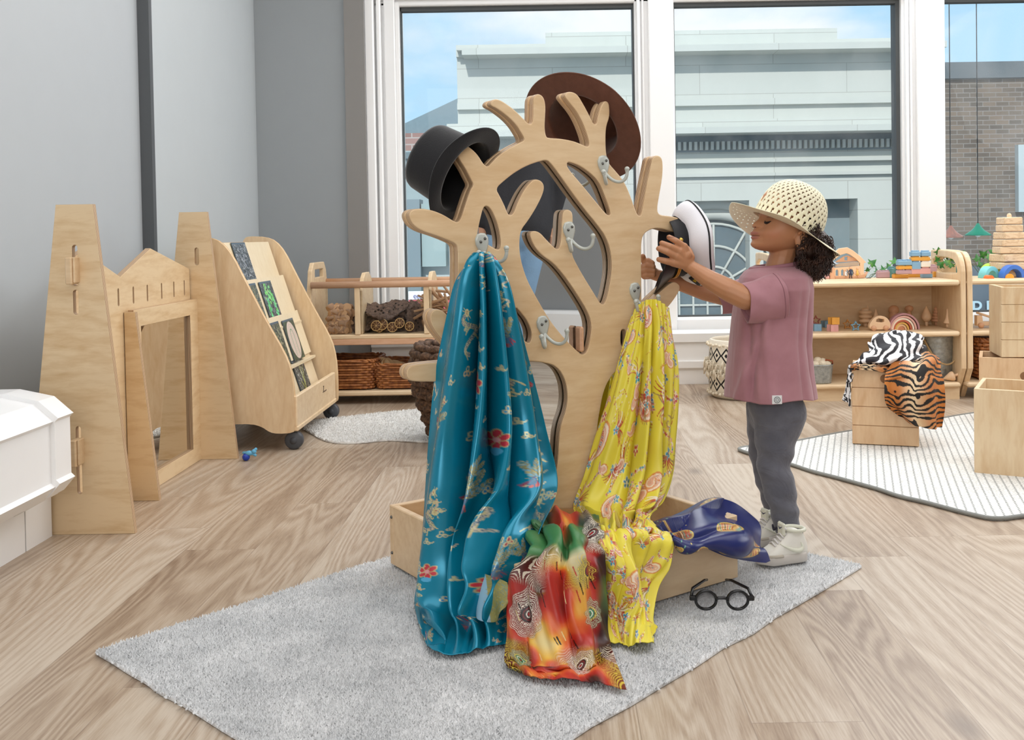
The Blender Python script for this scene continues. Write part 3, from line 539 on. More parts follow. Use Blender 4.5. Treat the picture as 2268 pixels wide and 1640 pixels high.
# ================================================================ BOOK DISPLAY
bd = thing('book_display', 'wheeled maple book display with two curved side boards and stepped tiers', 'book display', (-1.2, 4.15, 0))
prof = [(-1.42, .10), (-1.42, .80), (-1.41, .825), (-1.39, .832), (-1.32, .828), (-1.275, .81), (-1.235, .76), (-1.19, .665), (-1.105, .493), (-1.045, .385), (-1.02, .32), (-1.008, .23), (-1.008, .09), (-1.012, .075), (-1.07, .072), (-1.10, .078), (-1.13, .10), (-1.17, .112), (-1.25, .112), (-1.42, .105)]
prof = [(p.x, p.y) for p in chaikin(pts_(prof), 1)]
pro2 = [(x-.012, max(z-.012, .05)) for x, z in prof]
panel('side_board', [prof], .022, FM(-.012, 3.82), maplep, bd, .004); panel('side_board', [prof], .022, FM(0, 4.52), maplep, bd, .004)
MB().box((-1.018, 4.165, .15), (.018, .67, .125), b=.004).build('front_rail', maplex, bd)
MB().box((-1.02, 4.165, .085), (.03, .67, .02), b=.004).build('lower_rail', maple, bd); MB().box((-1.4, 4.165, .46), (.015, .67, .70)).build('back_board', maple, bd)
pale = wood('pale_ply_back', '#f0dfc0', '#e6d2ae', 'Z', 1, contrast=.3)
tiers = [(-1.06, .12, .20), (-1.105, .30, .20), (-1.165, .46, .20), (-1.235, .63, .18)]
def leanM(x, y, z, lean=.30): # plane facing +X, leaning back
    return Matrix.Translation((x, y, z)) @ Matrix.Rotation(-lean, 4, 'Y')
for x, z, h in tiers:
    MB().box((-.010, 0, h/2+.01), (.006, .66, h), M=leanM(x, 4.165, z)).build('tier_back', pale, bd); MB().box((x-.02, 4.165, z-.012), (.06, .66, .01)).build('tier_ledge', pale, bd)
# maker's mark burnt into the front rail
MB().tube([(-1.008, 4.262, .163), (-1.008, 4.272, .185), (-1.008, 4.262, .182)], .0012, 5).tube([(-1.008, 4.256+i*.007, .158+.003*(i % 2)) for i in range(10)], .0014, 5).build('burnt_mark', plain('burnt_brown', '#4a3424', .8), bd)
rub = plain('grey_rubber', '#4b4e54', .5); 
for (x, y) in ((-1.03, 3.86), (-1.03, 4.50), (-1.37, 3.86), (-1.37, 4.50)):
    MB().lathe([(.0, -.016), (.030, -.016), (.035, -.012), (.035, .012), (.030, .016), (0, .016)], 24, Matrix.Translation((x, y, .0355)) @ Matrix.Rotation(math.pi/2, 4, 'X')).lathe([(0, -.018), (.012, -.018), (.014, -.014), (.014, .018), (0, .018)], 16, Matrix.Translation((x, y, .0355)) @ Matrix.Rotation(math.pi/2, 4, 'X')).box((x, y, .075), (.03, .022, .02), b=.004).build('castor_wheel', rub, bd)
# ---- numpy print painter
class Tex:
    def __init__(s, w, h, res, base): s.w, s.h, s.r = w, h, res; s.W, s.H = int(w*res), int(h*res); s.a = np.tile(np.array(hexc(base)[:3], np.float32), (s.H, s.W, 1))
    def _bb(s, x0, y0, x1, y1):
        a, b, c, d = max(0, int(x0*s.r)), max(0, int(y0*s.r)), min(s.W, int(x1*s.r)+2), min(s.H, int(y1*s.r)+2)
        if a >= c or b >= d: return None
        yy, xx = np.mgrid[b:d, a:c]; return a, b, c, d, (xx+.5)/s.r, (yy+.5)/s.r
    def _put(s, bb, al, c):
        a, b, e, d = bb[:4]; al = np.clip(al, 0, 1)[..., None]; s.a[b:d, a:e] = s.a[b:d, a:e]*(1-al)+np.array(hexc(c)[:3] if isinstance(c, str) else c, np.float32)*al
    def line(s, pts, wd, c, w1=None):
        pts = np.array(pts, float); n = len(pts)
        for i in range(n-1):
            p, q = pts[i], pts[i+1]; w = wd if w1 is None else wd+(w1-wd)*i/max(1, n-1)
            bb = s._bb(min(p[0], q[0])-w, min(p[1], q[1])-w, max(p[0], q[0])+w, max(p[1], q[1])+w)
            if not bb: continue
            X, Y = bb[4:]; d = q-p; L = d@d+1e-12; t = np.clip(((X-p[0])*d[0]+(Y-p[1])*d[1])/L, 0, 1); D_ = np.hypot(X-p[0]-t*d[0], Y-p[1]-t*d[1]); s._put(bb, (w/2-D_)*s.r+.5, c)
    def ell(s, x, y, rx, ry, an, c, ring=None):
        R = max(rx, ry); bb = s._bb(x-R, y-R, x+R, y+R)
        if not bb: return
        X, Y = bb[4]-x, bb[5]-y; ca, sa = math.cos(an), math.sin(an); u, v = X*ca+Y*sa, -X*sa+Y*ca; q = np.hypot(u/rx, v/ry); m = min(rx, ry)
        al = (1-q)*m*s.r+.5
        if ring: al = np.minimum(al, (q-1)*m*s.r+ring*s.r+.5)
        s._put(bb, al, c)
    def loc(s, x, y, an, sc):
        ca, sa = math.cos(an)*sc, math.sin(an)*sc; return lambda p: [(x+u*ca-v*sa, y+u*sa+v*ca) for u, v in p]
    def curl(s, x, y, an, sc, c, wd, turns=1.2, w1=None):
        T = s.loc(x, y, an, sc); s.line(T([((1-k/14)*math.cos(k/14*turns*6.28), (1-k/14)*math.sin(k/14*turns*6.28)) for k in range(15)]), wd, c, w1)
    def flower(s, x, y, r, n, c, c2, an=0, out=None):
        for k in range(n):
            a = an+k*6.283/n
            if out: s.ell(x+r*.6*math.cos(a), y+r*.6*math.sin(a), r*.52, r*.36, a, out)
            s.ell(x+r*.6*math.cos(a), y+r*.6*math.sin(a), r*.42, r*.27, a, c)
        s.ell(x, y, r*.26, r*.26, 0, c2)
    def samp(s, U, V): return s.a[np.clip((V*s.r).astype(int), 0, s.H-1), np.clip((U*s.r).astype(int), 0, s.W-1)]
def vnoise(W_, H_, cx, cy, seed):
    r = np.random.default_rng(seed).random((cy+2, cx+2)); y = np.linspace(0, cy, H_, endpoint=False); x = np.linspace(0, cx, W_, endpoint=False)
    yi, xi = y.astype(int), x.astype(int); fy, fx = y-yi, x-xi; fy = fy*fy*(3-2*fy); fx = fx*fx*(3-2*fx)
    a = r[yi][:, xi]; b = r[yi][:, xi+1]; c = r[yi+1][:, xi]; d = r[yi+1][:, xi+1]; fx = fx[None]; fy = fy[:, None]
    return (a*(1-fx)+b*fx)*(1-fy)+(c*(1-fx)+d*fx)*fy
def setcol(me, C):
    at = me.color_attributes.new('col', 'FLOAT_COLOR', 'POINT'); a = np.ones((len(me.vertices), 4), np.float32); a[:, :3] = C; at.data.foreach_set('color', a.ravel())
def gridmesh(Pt, C=None, smooth=True, name='grid'):
    nr, nc = Pt.shape[:2]; me = bpy.data.meshes.new(name); me.vertices.add(nr*nc); me.vertices.foreach_set('co', np.ascontiguousarray(Pt, np.float32).ravel())
    i, j = np.mgrid[0:nr-1, 0:nc-1]; b = (i*nc+j).ravel(); Fq = np.stack([b, b+1, b+nc+1, b+nc], 1).astype(np.int32); n = len(Fq)
    me.loops.add(n*4); me.loops.foreach_set('vertex_index', Fq.ravel()); me.polygons.add(n); me.polygons.foreach_set('loop_start', np.arange(0, n*4, 4, dtype=np.int32))
    try: me.polygons.foreach_set('loop_total', np.full(n, 4, np.int32))
    except Exception: pass
    me.polygons.foreach_set('use_smooth', np.full(n, smooth)); me.update(calc_edges=True)
    if C is not None: setcol(me, C.reshape(-1, 3))
    return me
vc_print = vcol('printed_card', .35)
def art(kind, w, h, seed):
    r = random.Random(seed); T = Tex(w, h, 1100, '#2e3a40')
    if kind == 'slice':
        T.a[:] = hexc('#33443a')[:3]
        for k in range(260): x, y, a = r.random()*w, r.random()*h, r.random()*3; T.line([(x, y), (x+.012*math.cos(a), y+.012*math.sin(a))], .0018, r.choice(['#20302a', '#4c6a4a', '#587058']))
        T.ell(w/2, h*.52, w*.42, h*.46, 0, '#d9c7ba')
        for k in range(7): T.ell(w/2, h*.55, w*(.38-.05*k), h*(.42-.055*k), 0, '#c4a79a', .0012)
        T.line([(w/2+w*.14*math.cos(a), h*.45+h*.2*math.sin(a)) for a in np.linspace(math.pi, 2*math.pi, 9)]+[(w*.64, h*.9)], .005, '#6f9a74'); T.line([(w*.36, h*.45), (w*.36, h*.9)], .005, '#7fa583')
    else:
        cols = {'black': ['#10151a', '#c9ced2', '#5b6a78', '#20262c', '#8b93a0'], 'green': ['#141a20', '#aab3b8', '#2b3136', '#66757c', '#0e1216'], 'moss': ['#3c4b40', '#c7bfa0', '#5d6f4b', '#1f2a26', '#8e8a66'], 'yellow': ['#15181a', '#d8dcd6', '#3a4036', '#8a8f84', '#101214']}[kind]
        for k in range(900): x, y, a = r.random()*w, r.random()*h, r.gauss(1.2, .8); L = .006+.014*r.random(); T.line([(x, y), (x+L*math.cos(a), y+L*math.sin(a))], .0014+.001*r.random(), r.choice(cols))
        if kind == 'green':
            for k in range(70): t = r.random(); x = w*(.5+.28*math.cos(math.pi*(1+t)))+r.gauss(0, .007); y = h*(.3 if .2 < t < .8 else .55)+r.gauss(0, .022); T.ell(x, y, .008, .005, r.random()*3, r.choice(['#5ecf6b', '#8fe08a', '#3fa85c', '#9be06f']))
            for sx in (.25, .75):
                for k in range(30): T.ell(w*sx+r.gauss(0, .006), h*(.4+.5*r.random()), .008, .005, r.random()*3, r.choice(['#5ecf6b', '#74d9a4', '#3fa85c']))
        if kind == 'yellow': T.line([(w*.5, h*.15), (w*.55, h*.55), (w*.5, h*.95)], .004, '#d5dc4a'); T.line([(w*.75, h*.2), (w*.55, h*.6)], .003, '#c8d63c'); T.line([(w*.3, h*.5), (w*.52, h*.75)], .003, '#d5dc4a')
    T.line([(0, .003), (w, .003)], .010, '#4d6070'); return T
def card(kind, y0, w, h, tier, seed, label, dz=0, tilt=0.0, zoff=0):
    x, z, _ = tiers[tier]; T = art(kind, w, h, seed); nu, nv = int(w*700), int(h*700); U, V = np.meshgrid(np.linspace(0, w, nu), np.linspace(0, h, nv))
    Pt = np.stack([np.full_like(U, .003), U, h-V], -1); M = leanM(x-.004+zoff, y0, z+.002, .30) @ Matrix.Rotation(tilt, 4, 'X'); R = np.array(M.to_3x3()); Pt = Pt@R.T+np.array(M.translation)
    o = thing('picture_card', label, 'picture card', M.translation, 'picture cards on the book display')
    link('printed_face', gridmesh(Pt, T.samp(U, V)), vc_print, o)
    MB().box((.0012, w/2, h/2), (.003, w, h), M=M).build('card_board', plain('slate_card', '#4d6070', .6), o)
card('black', 3.96, .17, .185, 3, 1, 'dark bark-textured picture card on the topmost tier of the display')
card('green', 4.085, .165, .19, 2, 2, 'picture card of bright green leaves on dark bark, second tier')
card('moss', 3.87, .165, .19, 2, 3, 'partly hidden green and black picture card at the near end of the second tier')
card('slice', 4.19, .165, .18, 1, 4, 'picture card of an oval wood slice with green rings, third tier')
card('moss', 3.965, .17, .185, 1, 5, 'mossy brown picture card leaning at the near end of the third tier')
card('yellow', 4.17, .165, .19, 0, 6, 'black and white picture card with yellow twigs on the lowest tier')
card('black', 3.88, .15, .15, 0, 7, 'dark picture card just visible at the near end of the lowest tier')
# blue clip-on toy on the floor
p = Z0(550, 1021); ty = thing('toy_figure', 'tiny blue toy figure lying on the floor by the book display', 'toy', p)
bl1, bl2 = plain('deep_blue_plastic', '#1d3fae', .3), plain('light_blue_plastic', '#67b4dd', .35)
MB().sphere(p+Vector((-.008, 0, .014)), .014).build('ball', bl1, ty)
MB().sphere(p+Vector((.004, 0, .028)), .012, sc=(1.3, .8, .8)).sphere(p+Vector((.022, 0, .034)), .009).build('body', bl2, ty)
for dx, dz in ((.03, .018), (.032, .045), (-.02, .03)): MB().tube([p+Vector((.01, 0, .03)), p+Vector((dx, 0, dz))], .005, 8).build('limb', bl2, ty)
# ================================================================ LOW TRAY UNIT (behind left)
Yf, Yb = 4.86, 5.22; tu = thing('tray_unit', 'low maple tray unit with clear front, twin round rails and a lower shelf', 'shelf unit', (-.7, 5.03, 0))
x0, x1 = P(690, 700, Yf).x, .35; zt_ = P(850, 741, Yf).z
MB().box(((x0+x1)/2, (Yf+Yb)/2, zt_-.012), (x1-x0, Yb-Yf, .024), b=.006).build('tray_board', maplex, tu)
MB().box(((x0+x1)/2, Yf+.012, zt_-.036), (x1-x0, .022, .03), b=.003).build('tray_rail', beech, tu)
MB().box(((x0+x1)/2, (Yf+Yb)/2, .055), (x1-x0, Yb-Yf, .024), b=.006).build('lower_shelf', maplex, tu)
endp = [(Yf, .0), (Yf, .56), (Yf+.03, .66), (Yf+.07, .70), (Yb-.07, .70), (Yb-.03, .66), (Yb, .56), (Yb, .0)]
for x in (x0, x1): panel('end_board', [endp, [(Yf+.09, .625), (Yb-.09, .625), (Yb-.09, .665), (Yf+.09, .665)]], .022, SM(x, 0), maple, tu, .004)
for i, px in enumerate((787, 940)):
    x = P(px, 700, Yf).x+.03; dv = [(Yf+.03, zt_), (Yf+.03, .56), (Yf+.08, .62), (Yf+.13, .645), (Yb-.13, .645), (Yb-.08, .62), (Yb-.03, .56), (Yb-.03, zt_)]
    panel('divider', [dv], .02, SM(x, 0), maple, tu, .004); MB().box((x-.02, Yf+.005, (zt_+.6)/2), (.026, .012, .6-zt_), b=.002).build('divider_batten', maple, tu)
for y, zr in ((Yf+.0, P(850, 630, Yf).z), (Yb-.03, P(850, 622, Yb-.03).z)): MB().tube([(x0, y, zr), (x1, y, zr)], .0165, 14).build('rail', beech, tu)
acr = glass_mat('clear_acrylic', (.97, .97, .96, 1), .5); MB().box(((x0+x1)/2, Yf+.02, (zt_+.58)/2), (x1-x0-.03, .003, .58-zt_)).build('clear_front', acr, tu)
# contents
def disc(c, r, th, nrm, m1, m2, name, label, cat, group):
    M = Matrix.Translation(c) @ Vector(nrm).to_track_quat('Z', 'Y').to_matrix().to_4x4(); o = thing(name, label, cat, c, group)
    MB().lathe([(r*.93, -th/2), (r, -th/2+.001), (r, th/2-.001), (r*.93, th/2)], 14, M).build('rim', m1, o); MB().lathe([(0, -th/2), (r*.93, -th/2)], 14, M).lathe([(r*.93, th/2), (0, th/2+.0005)], 14, M).build('cut_face', m2, o); return o
bark1, cut1 = plain('birch_bark', '#b9977c', .8, var=.3), plain('cut_wood', '#dcb48c', .6, var=.15)
r = random.Random(4); xs0, xs1 = P(722, 700, Yf+.1).x, P(778, 700, Yf+.1).x
k = 0
for lay in range(5):
    for i in range(9-lay):
        for jj in range(2):
            k += 1; c0 = Vector((xs0+.01+(xs1-xs0-.02)*(i+.5*(lay % 2)+.3)/(9.2-lay)*1.0, Yf+.055+jj*.05+.02*lay, zt_+.018+lay*.026)); c0.x = min(c0.x, xs1+.035)
            disc(c0, .017+.007*r.random(), .012+.02*r.random(), (r.gauss(0, .6), -1+r.random()*.5, r.gauss(0, .6)), bark1, cut1, 'wood_slice', 'small bark-edged wood slice heaped in the left tray bay', 'wood slice', 'wood slices in the left tray bay')
MB().lathe([(.018, -.03), (.02, -.025), (.02, .025), (.018, .03)], 14, Matrix.Translation((P(748, 720, Yf).x, Yf+.04, zt_+.03)) @ Matrix.Rotation(1.3, 4, 'Y'))
pod = NT('dried_pod'); cc = pod.co(); pod.rgb(pod.ramp(pod.noise(cc, 70, 5, .7), (.3, hexc('#3b2d27')), (.55, hexc('#6e584c')), (.75, hexc('#927a6b')))); pod.p(Roughness=.85); pod.bump(pod.noise(cc, 160, 3), .6, .004)
def lotus(c, r_, nrm, seed):
    q = random.Random(seed); M = Matrix.Translation(c) @ Vector(nrm).to_track_quat('Z', 'Y').to_matrix().to_4x4(); n = 26; vs = []; fs = []
    ring = [(0.02, -.9), (.25, -.75), (.55, -.35), (.85, -.05), (1.0, .05), (.93, .1), (.5, .04), (0, .0)]
    for ri, (a, z) in enumerate(ring):
        for i in range(n):
            w = 1+(.10*math.sin(i*math.pi)+.08*q.gauss(0, 1))*(a > .8); an = 6.283*i/n; vs.append(M @ Vector((a*r_*w*math.cos(an), a*r_*w*math.sin(an), (z+(.08*q.gauss(0, 1) if a > .8 else .03*math.sin(i*2.5)))*r_)))
    for i in range(len(ring)-1):
        for k_ in range(n): fs.append((i*n+k_, i*n+(k_+1) % n, (i+1)*n+(k_+1) % n, (i+1)*n+k_))
    o = thing('dried_pod', 'large dried brown seed pod piled in the middle tray bay', 'seed pod', c, 'dried seed pods in the middle tray bay')
    MB().add(vs, fs, True).build('pod_shell', pod.m, o)
    m = MB()
    for k_ in range(9): a = k_*2.4; rr = .22*math.sqrt(k_)*r_*.9; m.sphere(M @ Vector((rr*math.cos(a), rr*math.sin(a), .05*r_)), .07*r_, 5)
    m.build('seed_face', plain('seed_brown', '#2e221d', .8), o); return o
for i, (px, py, rr, nr) in enumerate(((808, 712, 34, (-.4, -1, .9)), (850, 720, 40, (.2, -.6, -1)), (800, 690, 30, (-.9, -.7, .3)), (845, 690, 38, (.2, -.4, 1)), (890, 712, 40, (.1, -1, .5)), (905, 688, 34, (.4, -.5, 1)), (925, 715, 34, (.7, -.8, .3)), (875, 682, 30, (-.2, -.6, 1)), (925, 690, 28, (.6, -.6, .8)), (868, 706, 30, (0, -1, .6)))):
    lotus(P(px, py, Yf+.13+.03*(i % 3)), rr/2200*5.0, nr, i)
og = plain('orange_pith', '#5e3a22', .5, var=.3); pe = plain('dried_peel', '#d9b378', .6, var=.1)
def orange(c, r_, nrm, i):
    M = Matrix.Translation(c) @ Vector(nrm).to_track_quat('Z', 'Y').to_matrix().to_4x4(); o = thing('orange_slice', 'dried orange slice propped against the clear tray front', 'dried fruit', c, 'dried orange slices behind the clear front')
    MB().tube([M @ Vector((r_*math.cos(a), r_*math.sin(a), 0)) for a in np.linspace(0, 6.283, 25)[:-1]], .0022, 8, closed=True).build('peel', pe, o)
    MB().lathe([(0, -.001), (r_, -.001), (r_, .001), (0, .001)], 20, M).build('flesh', og, o); m = MB()
    for k_ in range(8): a = k_*math.pi/4; m.tube([M @ Vector((.2*r_*math.cos(a), .2*r_*math.sin(a), .001)), M @ Vector((r_*math.cos(a), r_*math.sin(a), .001))], .0009, 5)
    m.sphere(c, .18*r_, 6); m.build('segment_walls', pe, o)
for i, (px, py, rr) in enumerate(((833, 722, 11), (846, 719, 12), (869, 725, 10.5), (885, 716, 10.5), (907, 723, 9.5), (840, 728, 8))): orange(P(px, py, Yf+.045+.008*(i % 3)), rr/2200*4.92, (.1*(i % 3-1), -1, .25), i)
stick = plain('dry_stick', '#c39c79', .7, var=.2)
for i in range(26):
    q = random.Random(i); c0 = P(950+q.random()*50, 648+q.random()*50, Yf+.06+.06*q.random()); a = q.gauss(.75, .35) if i % 3 else q.gauss(-.3, .3); L = .07+.05*q.random(); d_ = Vector((math.cos(a), q.gauss(0, .2), -math.sin(a)))
    MB().tube([c0-d_*L, c0+d_*L*.2+Vector((0, 0, .003)), c0+d_*L], .004+.004*q.random(), 7).build('stick', stick, None); o = bpy.context.scene.objects[-1] if False else [x for x in COL.objects if x.name.startswith('stick')][-1]
    tag(o, 'short dry wooden stick in the tray bay nearest the tree', 'stick', 'sticks in the right tray bay')
for (px, py) in ((950, 712), (965, 722), (985, 728), (1000, 716)): 
    o = MB().tube([P(px-12, py+6, Yf+.07), P(px+16, py-4, Yf+.1)], .022, 12).build('log', stick, None); tag(o, 'stubby pale log at the bottom of the stick bay', 'log', 'logs in the right tray bay')
# wicker baskets
wick = NT('wicker'); cc = wick.co(); wick.rgb(wick.ramp(wick.noise(cc, 50, 4), (.3, hexc('#7a4524')), (.6, hexc('#b0703d')), (.8, hexc('#cf9559')))); wick.p(Roughness=.5); wick = wick.m
def basket(c, w, d, h, label, rows=11, taper=.86, m=wick, group=None, rnd=.3, sr=.0048, ns=26, name='wicker_basket'):
    o = thing(name, label, 'basket', c, group)
    def outl(t, f, off=0):
        a = 6.283185*t; e = rnd; cx_ = math.copysign(abs(math.cos(a))**e, math.cos(a)); cy_ = math.copysign(abs(math.sin(a))**e, math.sin(a)); return Vector((c[0]+cx_*(w/2*f+off), c[1]+cy_*(d/2*f+off), 0))
    wv_ = MB(); n = ns*4
    for rI in range(rows):
        z = c[2]+.006+h*(rI+.5)/rows; f = taper+(1-taper)*(rI+.5)/rows
        wv_.tube([outl(i/n, f, .0035*math.sin(i/n*math.pi*ns+math.pi*rI))+Vector((0, 0, z)) for i in range(n)], h/rows*.52, 6, closed=True)
    wv_.build('woven_wall', m, o); st_ = MB()
    for i in range(ns): st_.tube([outl(i/ns, taper)+Vector((0, 0, c[2]+.004)), outl(i/ns, 1)+Vector((0, 0, c[2]+h))], .003, 6)
    st_.build('stakes', m, o); rm = MB()
    for ph in (0, 1): rm.tube([outl(i/n, 1.0, .004*math.sin(i/n*6.283*ns/2+ph*math.pi))+Vector((0, 0, c[2]+h+.004+.005*math.cos(i/n*6.283*ns/2+ph*math.pi))) for i in range(n)], sr*1.15, 7, closed=True)
    rm.build('plaited_rim', m, o); bt = MB(); bt.add([outl(i/40, taper*.98)+Vector((0, 0, c[2]+.004)) for i in range(40)], [tuple(range(40))]); bt.build('base', m, o); return o
xa, xb = P(735, 830, Yf+.02).x, P(828, 830, Yf+.02).x
basket(((xa+xb)/2-.03, Yf+.16, .068), .29, .29, P(780, 800, Yf).z-.075, 'brown wicker basket on the lower shelf, next to the book display')
basket((P(893, 830, Yf).x, Yf+.16, .068), .32, .29, P(880, 808, Yf).z-.075, 'brown wicker basket holding wooden bowls on the lower tray shelf')
bw = plain('turned_bowl_wood', '#d9b88c', .5, var=.1)
for i, (px, py, tl) in enumerate(((848, 812, .9), (858, 814, 1.1), (875, 815, .4), (885, 818, .3))):
    M = Matrix.Translation(P(px, py, Yf+.1+.02*i)) @ Matrix.Rotation(tl, 4, 'Y') @ Matrix.Rotation(.5, 4, 'X')
    o = MB().lathe([(0, -.025), (.025, -.024), (.042, -.008), (.048, .012), (.045, .013), (.038, -.006), (.02, -.018), (0, -.019)], 26, M).build('wooden_bowl', bw); tag(o, 'small turned wooden bowl tipped inside the wicker basket', 'bowl', 'wooden bowls in the wicker basket')
# dark woven pouf basket behind the tree
dkw = NT('dark_seagrass'); cc = dkw.co(); dkw.rgb(dkw.ramp(dkw.noise(cc, 90, 4), (.3, hexc('#2c1d14')), (.55, hexc('#5e4533')), (.8, hexc('#8a6a4e')))); dkw.p(Roughness=.8); dkw.bump(dkw.noise(cc, 200, 3), .8, .004)
pc = Z0(1035, 982); pb = thing('tall_basket', 'dark brown chunky woven basket standing behind the blue cloth', 'basket', (pc.x, pc.y, 0))
m = MB(); R1 = P(915, 850, pc.y); rad = pc.x-R1.x; pr_ = [(.62, .02), (.70, .06), (.78, .11), (.86, .16), (.94, .21), (.99, .26), (1.0, .30), (.96, .34), (.88, .365)]
for k_, (f, z) in enumerate(pr_):
    for s_ in (0, .5):
        z_ = z+s_*.045; f_ = f; m.tube([(pc.x+(rad*f_+.006*math.sin(a*20+k_*2+s_*6))*math.cos(a), pc.y+(rad*f_+.006*math.sin(a*20+k_*2+s_*6))*math.sin(a), z_+.004*math.cos(a*20+k_*3)) for a in np.linspace(0, 6.283, 121)[:-1]], .0155, 8, closed=True)
m.build('woven_wall', dkw.m, pb); MB().lathe([(0, .015), (rad*.6, .015), (rad*.9, .3)], 30, Matrix.Translation((pc.x, pc.y, 0))).build('lining', dkw.m, pb)
# ================================================================ SHELF UNITS (right)
SY = 4.72; SD = 5.10; zt1 = .573; zm = .328; zl = .082
def side(x, th, par, m=None): # rounded end board with a raised, forward-curved top
    pr_ = [(SY-.004, 0), (SY-.004, .60), (SY+.006, .65), (SY+.03, .69), (SY+.07, .71), (SD-.02, .715), (SD, .70), (SD, 0)]
    hl_ = [(SY+.045, .600), (SY+.045, .625), (SY+.07, .655), (SY+.11, .672), (SD-.03, .680), (SD-.03, .600)]
    return panel('end_board', [[(p.x, p.y) for p in chaikin(pts_(pr_), 1)], [(p.x, p.y) for p in chaikin(pts_(hl_), 1)]], th, SM(x, 0), m or maplep, par, .006)
su = thing('shelf_unit', 'long low maple shelf unit with wooden toys, behind the child', 'shelf unit', (1.4, 4.9, 0))
xA, xB = P(1716, 700, SY).x, P(2128, 700, SY).x
for z, d in ((zt1, .026), (zm, .024), (zl, .024)): MB().box(((xA+xB)/2, (SY+SD)/2, z-d/2), (xB-xA, SD-SY, d), b=.008).build('shelf_board', maplex, su)
side(xA+.006, .02, su); side(xB+.026, .026, su)
MB().box(((xA+xB)/2, SY+.03, (zl-.026)/2), (xB-xA, .02, zl-.026)).build('plinth', maplex, su)
MB().box(((xA+xB)/2, SD-.008, zt1/2), (xB-xA, .012, zt1-.03)).build('back_board', maplex, su)
s2 = thing('shelf_unit', 'open-backed maple shelf unit at the right edge with rainbow arches on top', 'shelf unit', (2.5, 4.9, 0))
xC = xB+.03; xD = 3.2
for z, d in ((zt1, .024), (zm, .024), (zl, .024)): MB().box(((xC+xD)/2, (SY+SD)/2, z-d/2), (xD-xC, SD-SY, d), b=.008).build('shelf_board', maplex, s2)
side(xC+.028, .026, s2); side(xD, .024, s2)
def on(px, py, z):
    y = min(max(Z0(px, py, z).y, SY+.03), SD-.075); p = P(px, py, y); p.z = z+.0005; return p
def sc_at(p): return p.y/F   # metres per pixel at that depth
def colr(nm, c, r=.45): return plain(nm, c, r)
BC = {'teal': colr('teal_toy', '#5b8a88'), 'sky': colr('sky_toy', '#86aecb'), 'ochre': colr('ochre_toy', '#e3a445'), 'mauve': colr('mauve_toy', '#b9979d'), 'cream': colr('cream_toy', '#efe8db'), 'rose': colr('rose_toy', '#dba4a0')}
NM = {'teal': 'sea-green', 'sky': 'sky-blue', 'ochre': 'ochre', 'mauve': 'dusty mauve', 'cream': 'cream', 'rose': 'pale rose'}
def brick_toy(l, r, top, bot, colk, where, z=zt1, n=2, dep=.035, y=None):
    b = on((l+r)/2, bot, z); 
    if y is not None: b = P((l+r)/2, bot, y)
    k = sc_at(b); w = (r-l)*k; h = (bot-top)*k; sh = min(.006, h*.2); m = MB().box((b.x, b.y+dep/2, b.z+(h-sh)/2), (w, dep, h-sh), b=.003)
    o = thing('toy_brick', '%s toy building brick %s' % (NM[colk], where), 'toy brick', b, 'toy bricks on the shelf top'); m.build('brick_body', BC[colk], o); s = MB()
    for i in range(n): s.box((b.x-w/2+w*(i+.5)/n, b.y+dep/2, b.z+h-sh/2), (w/n*.72, dep*.72, sh), b=.0015)
    for i in range(n): MB().box((b.x-w/2+w*(i+.5)/n, b.y+dep/2, b.z+h-sh/2+.0002), (w/n*.72, dep*.72, sh), b=.0015).build('stud', BC[colk], o)
    return b
Yb1 = on(1990, 616, zt1).y
brick_toy(1944, 1972, 596, 613, 'mauve', 'lying at the left end of the brick pile', n=3)
b = brick_toy(1970, 1983, 589, 614, 'teal', 'standing at the left of the brick pile', n=1)
b = brick_toy(1980, 2013, 606, 617, 'ochre', 'lying frontmost in the brick pile', n=2); brick_toy(1980, 1997, 592, 606.5, 'teal', 'stacked on the frontmost ochre brick', y=b.y, n=1)
b = brick_toy(2009, 2041, 602, 613.5, 'ochre', 'under the long cream brick', n=2); brick_toy(1998, 2041, 590, 602.5, 'cream', 'long, in the middle of the pile', y=b.y, n=4)
b = brick_toy(2043, 2066, 605, 616, 'sky', 'under the mauve one in the pile', n=1); brick_toy(2043, 2066, 589, 605.5, 'mauve', 'stacked on a sky-blue one', y=b.y, n=2)
brick_toy(2068, 2100, 599, 614, 'ochre', 'lying right of the pile', n=3)
b = brick_toy(2110, 2144, 603, 613.5, 'sky', 'at the right end under a sea-green one', n=2); brick_toy(2110, 2144, 588, 603.5, 'teal', 'at the right end by the shelf post', y=b.y, n=3)
yy = SY+.16; b0 = P(2000, 606, yy)
for (l, r, t_, bo, ck, wh, n) in ((1989, 2021, 588, 597, 'ochre', 'behind the cream one', 2), (1989, 2021, 575, 588, 'sky', 'behind the pile on the left', 3), (2020, 2040, 578, 600, 'sky', 'low in the tall rear tower', 1), (2040, 2062, 578, 592, 'cream', 'low right in the tall rear tower', 1), (2019, 2061, 568, 578, 'ochre', 'in the middle of the tall rear tower', 2), (2019, 2040, 555, 568, 'sky', 'topping the tall rear tower on the left', 1), (2041, 2062, 555, 568, 'sky', 'topping the tall rear tower on the right', 1), (2060, 2076, 586, 602, 'mauve', 'behind the ochre one on the right', 1), (2019, 2062, 592, 607.5, 'rose', 'at the foot of the tall rear tower', 2), (1989, 2021, 597, 607.5, 'mauve', 'at the rear left foot of the pile', 2)):
    brick_toy(l, r, t_, bo, ck, wh, y=yy, n=n)
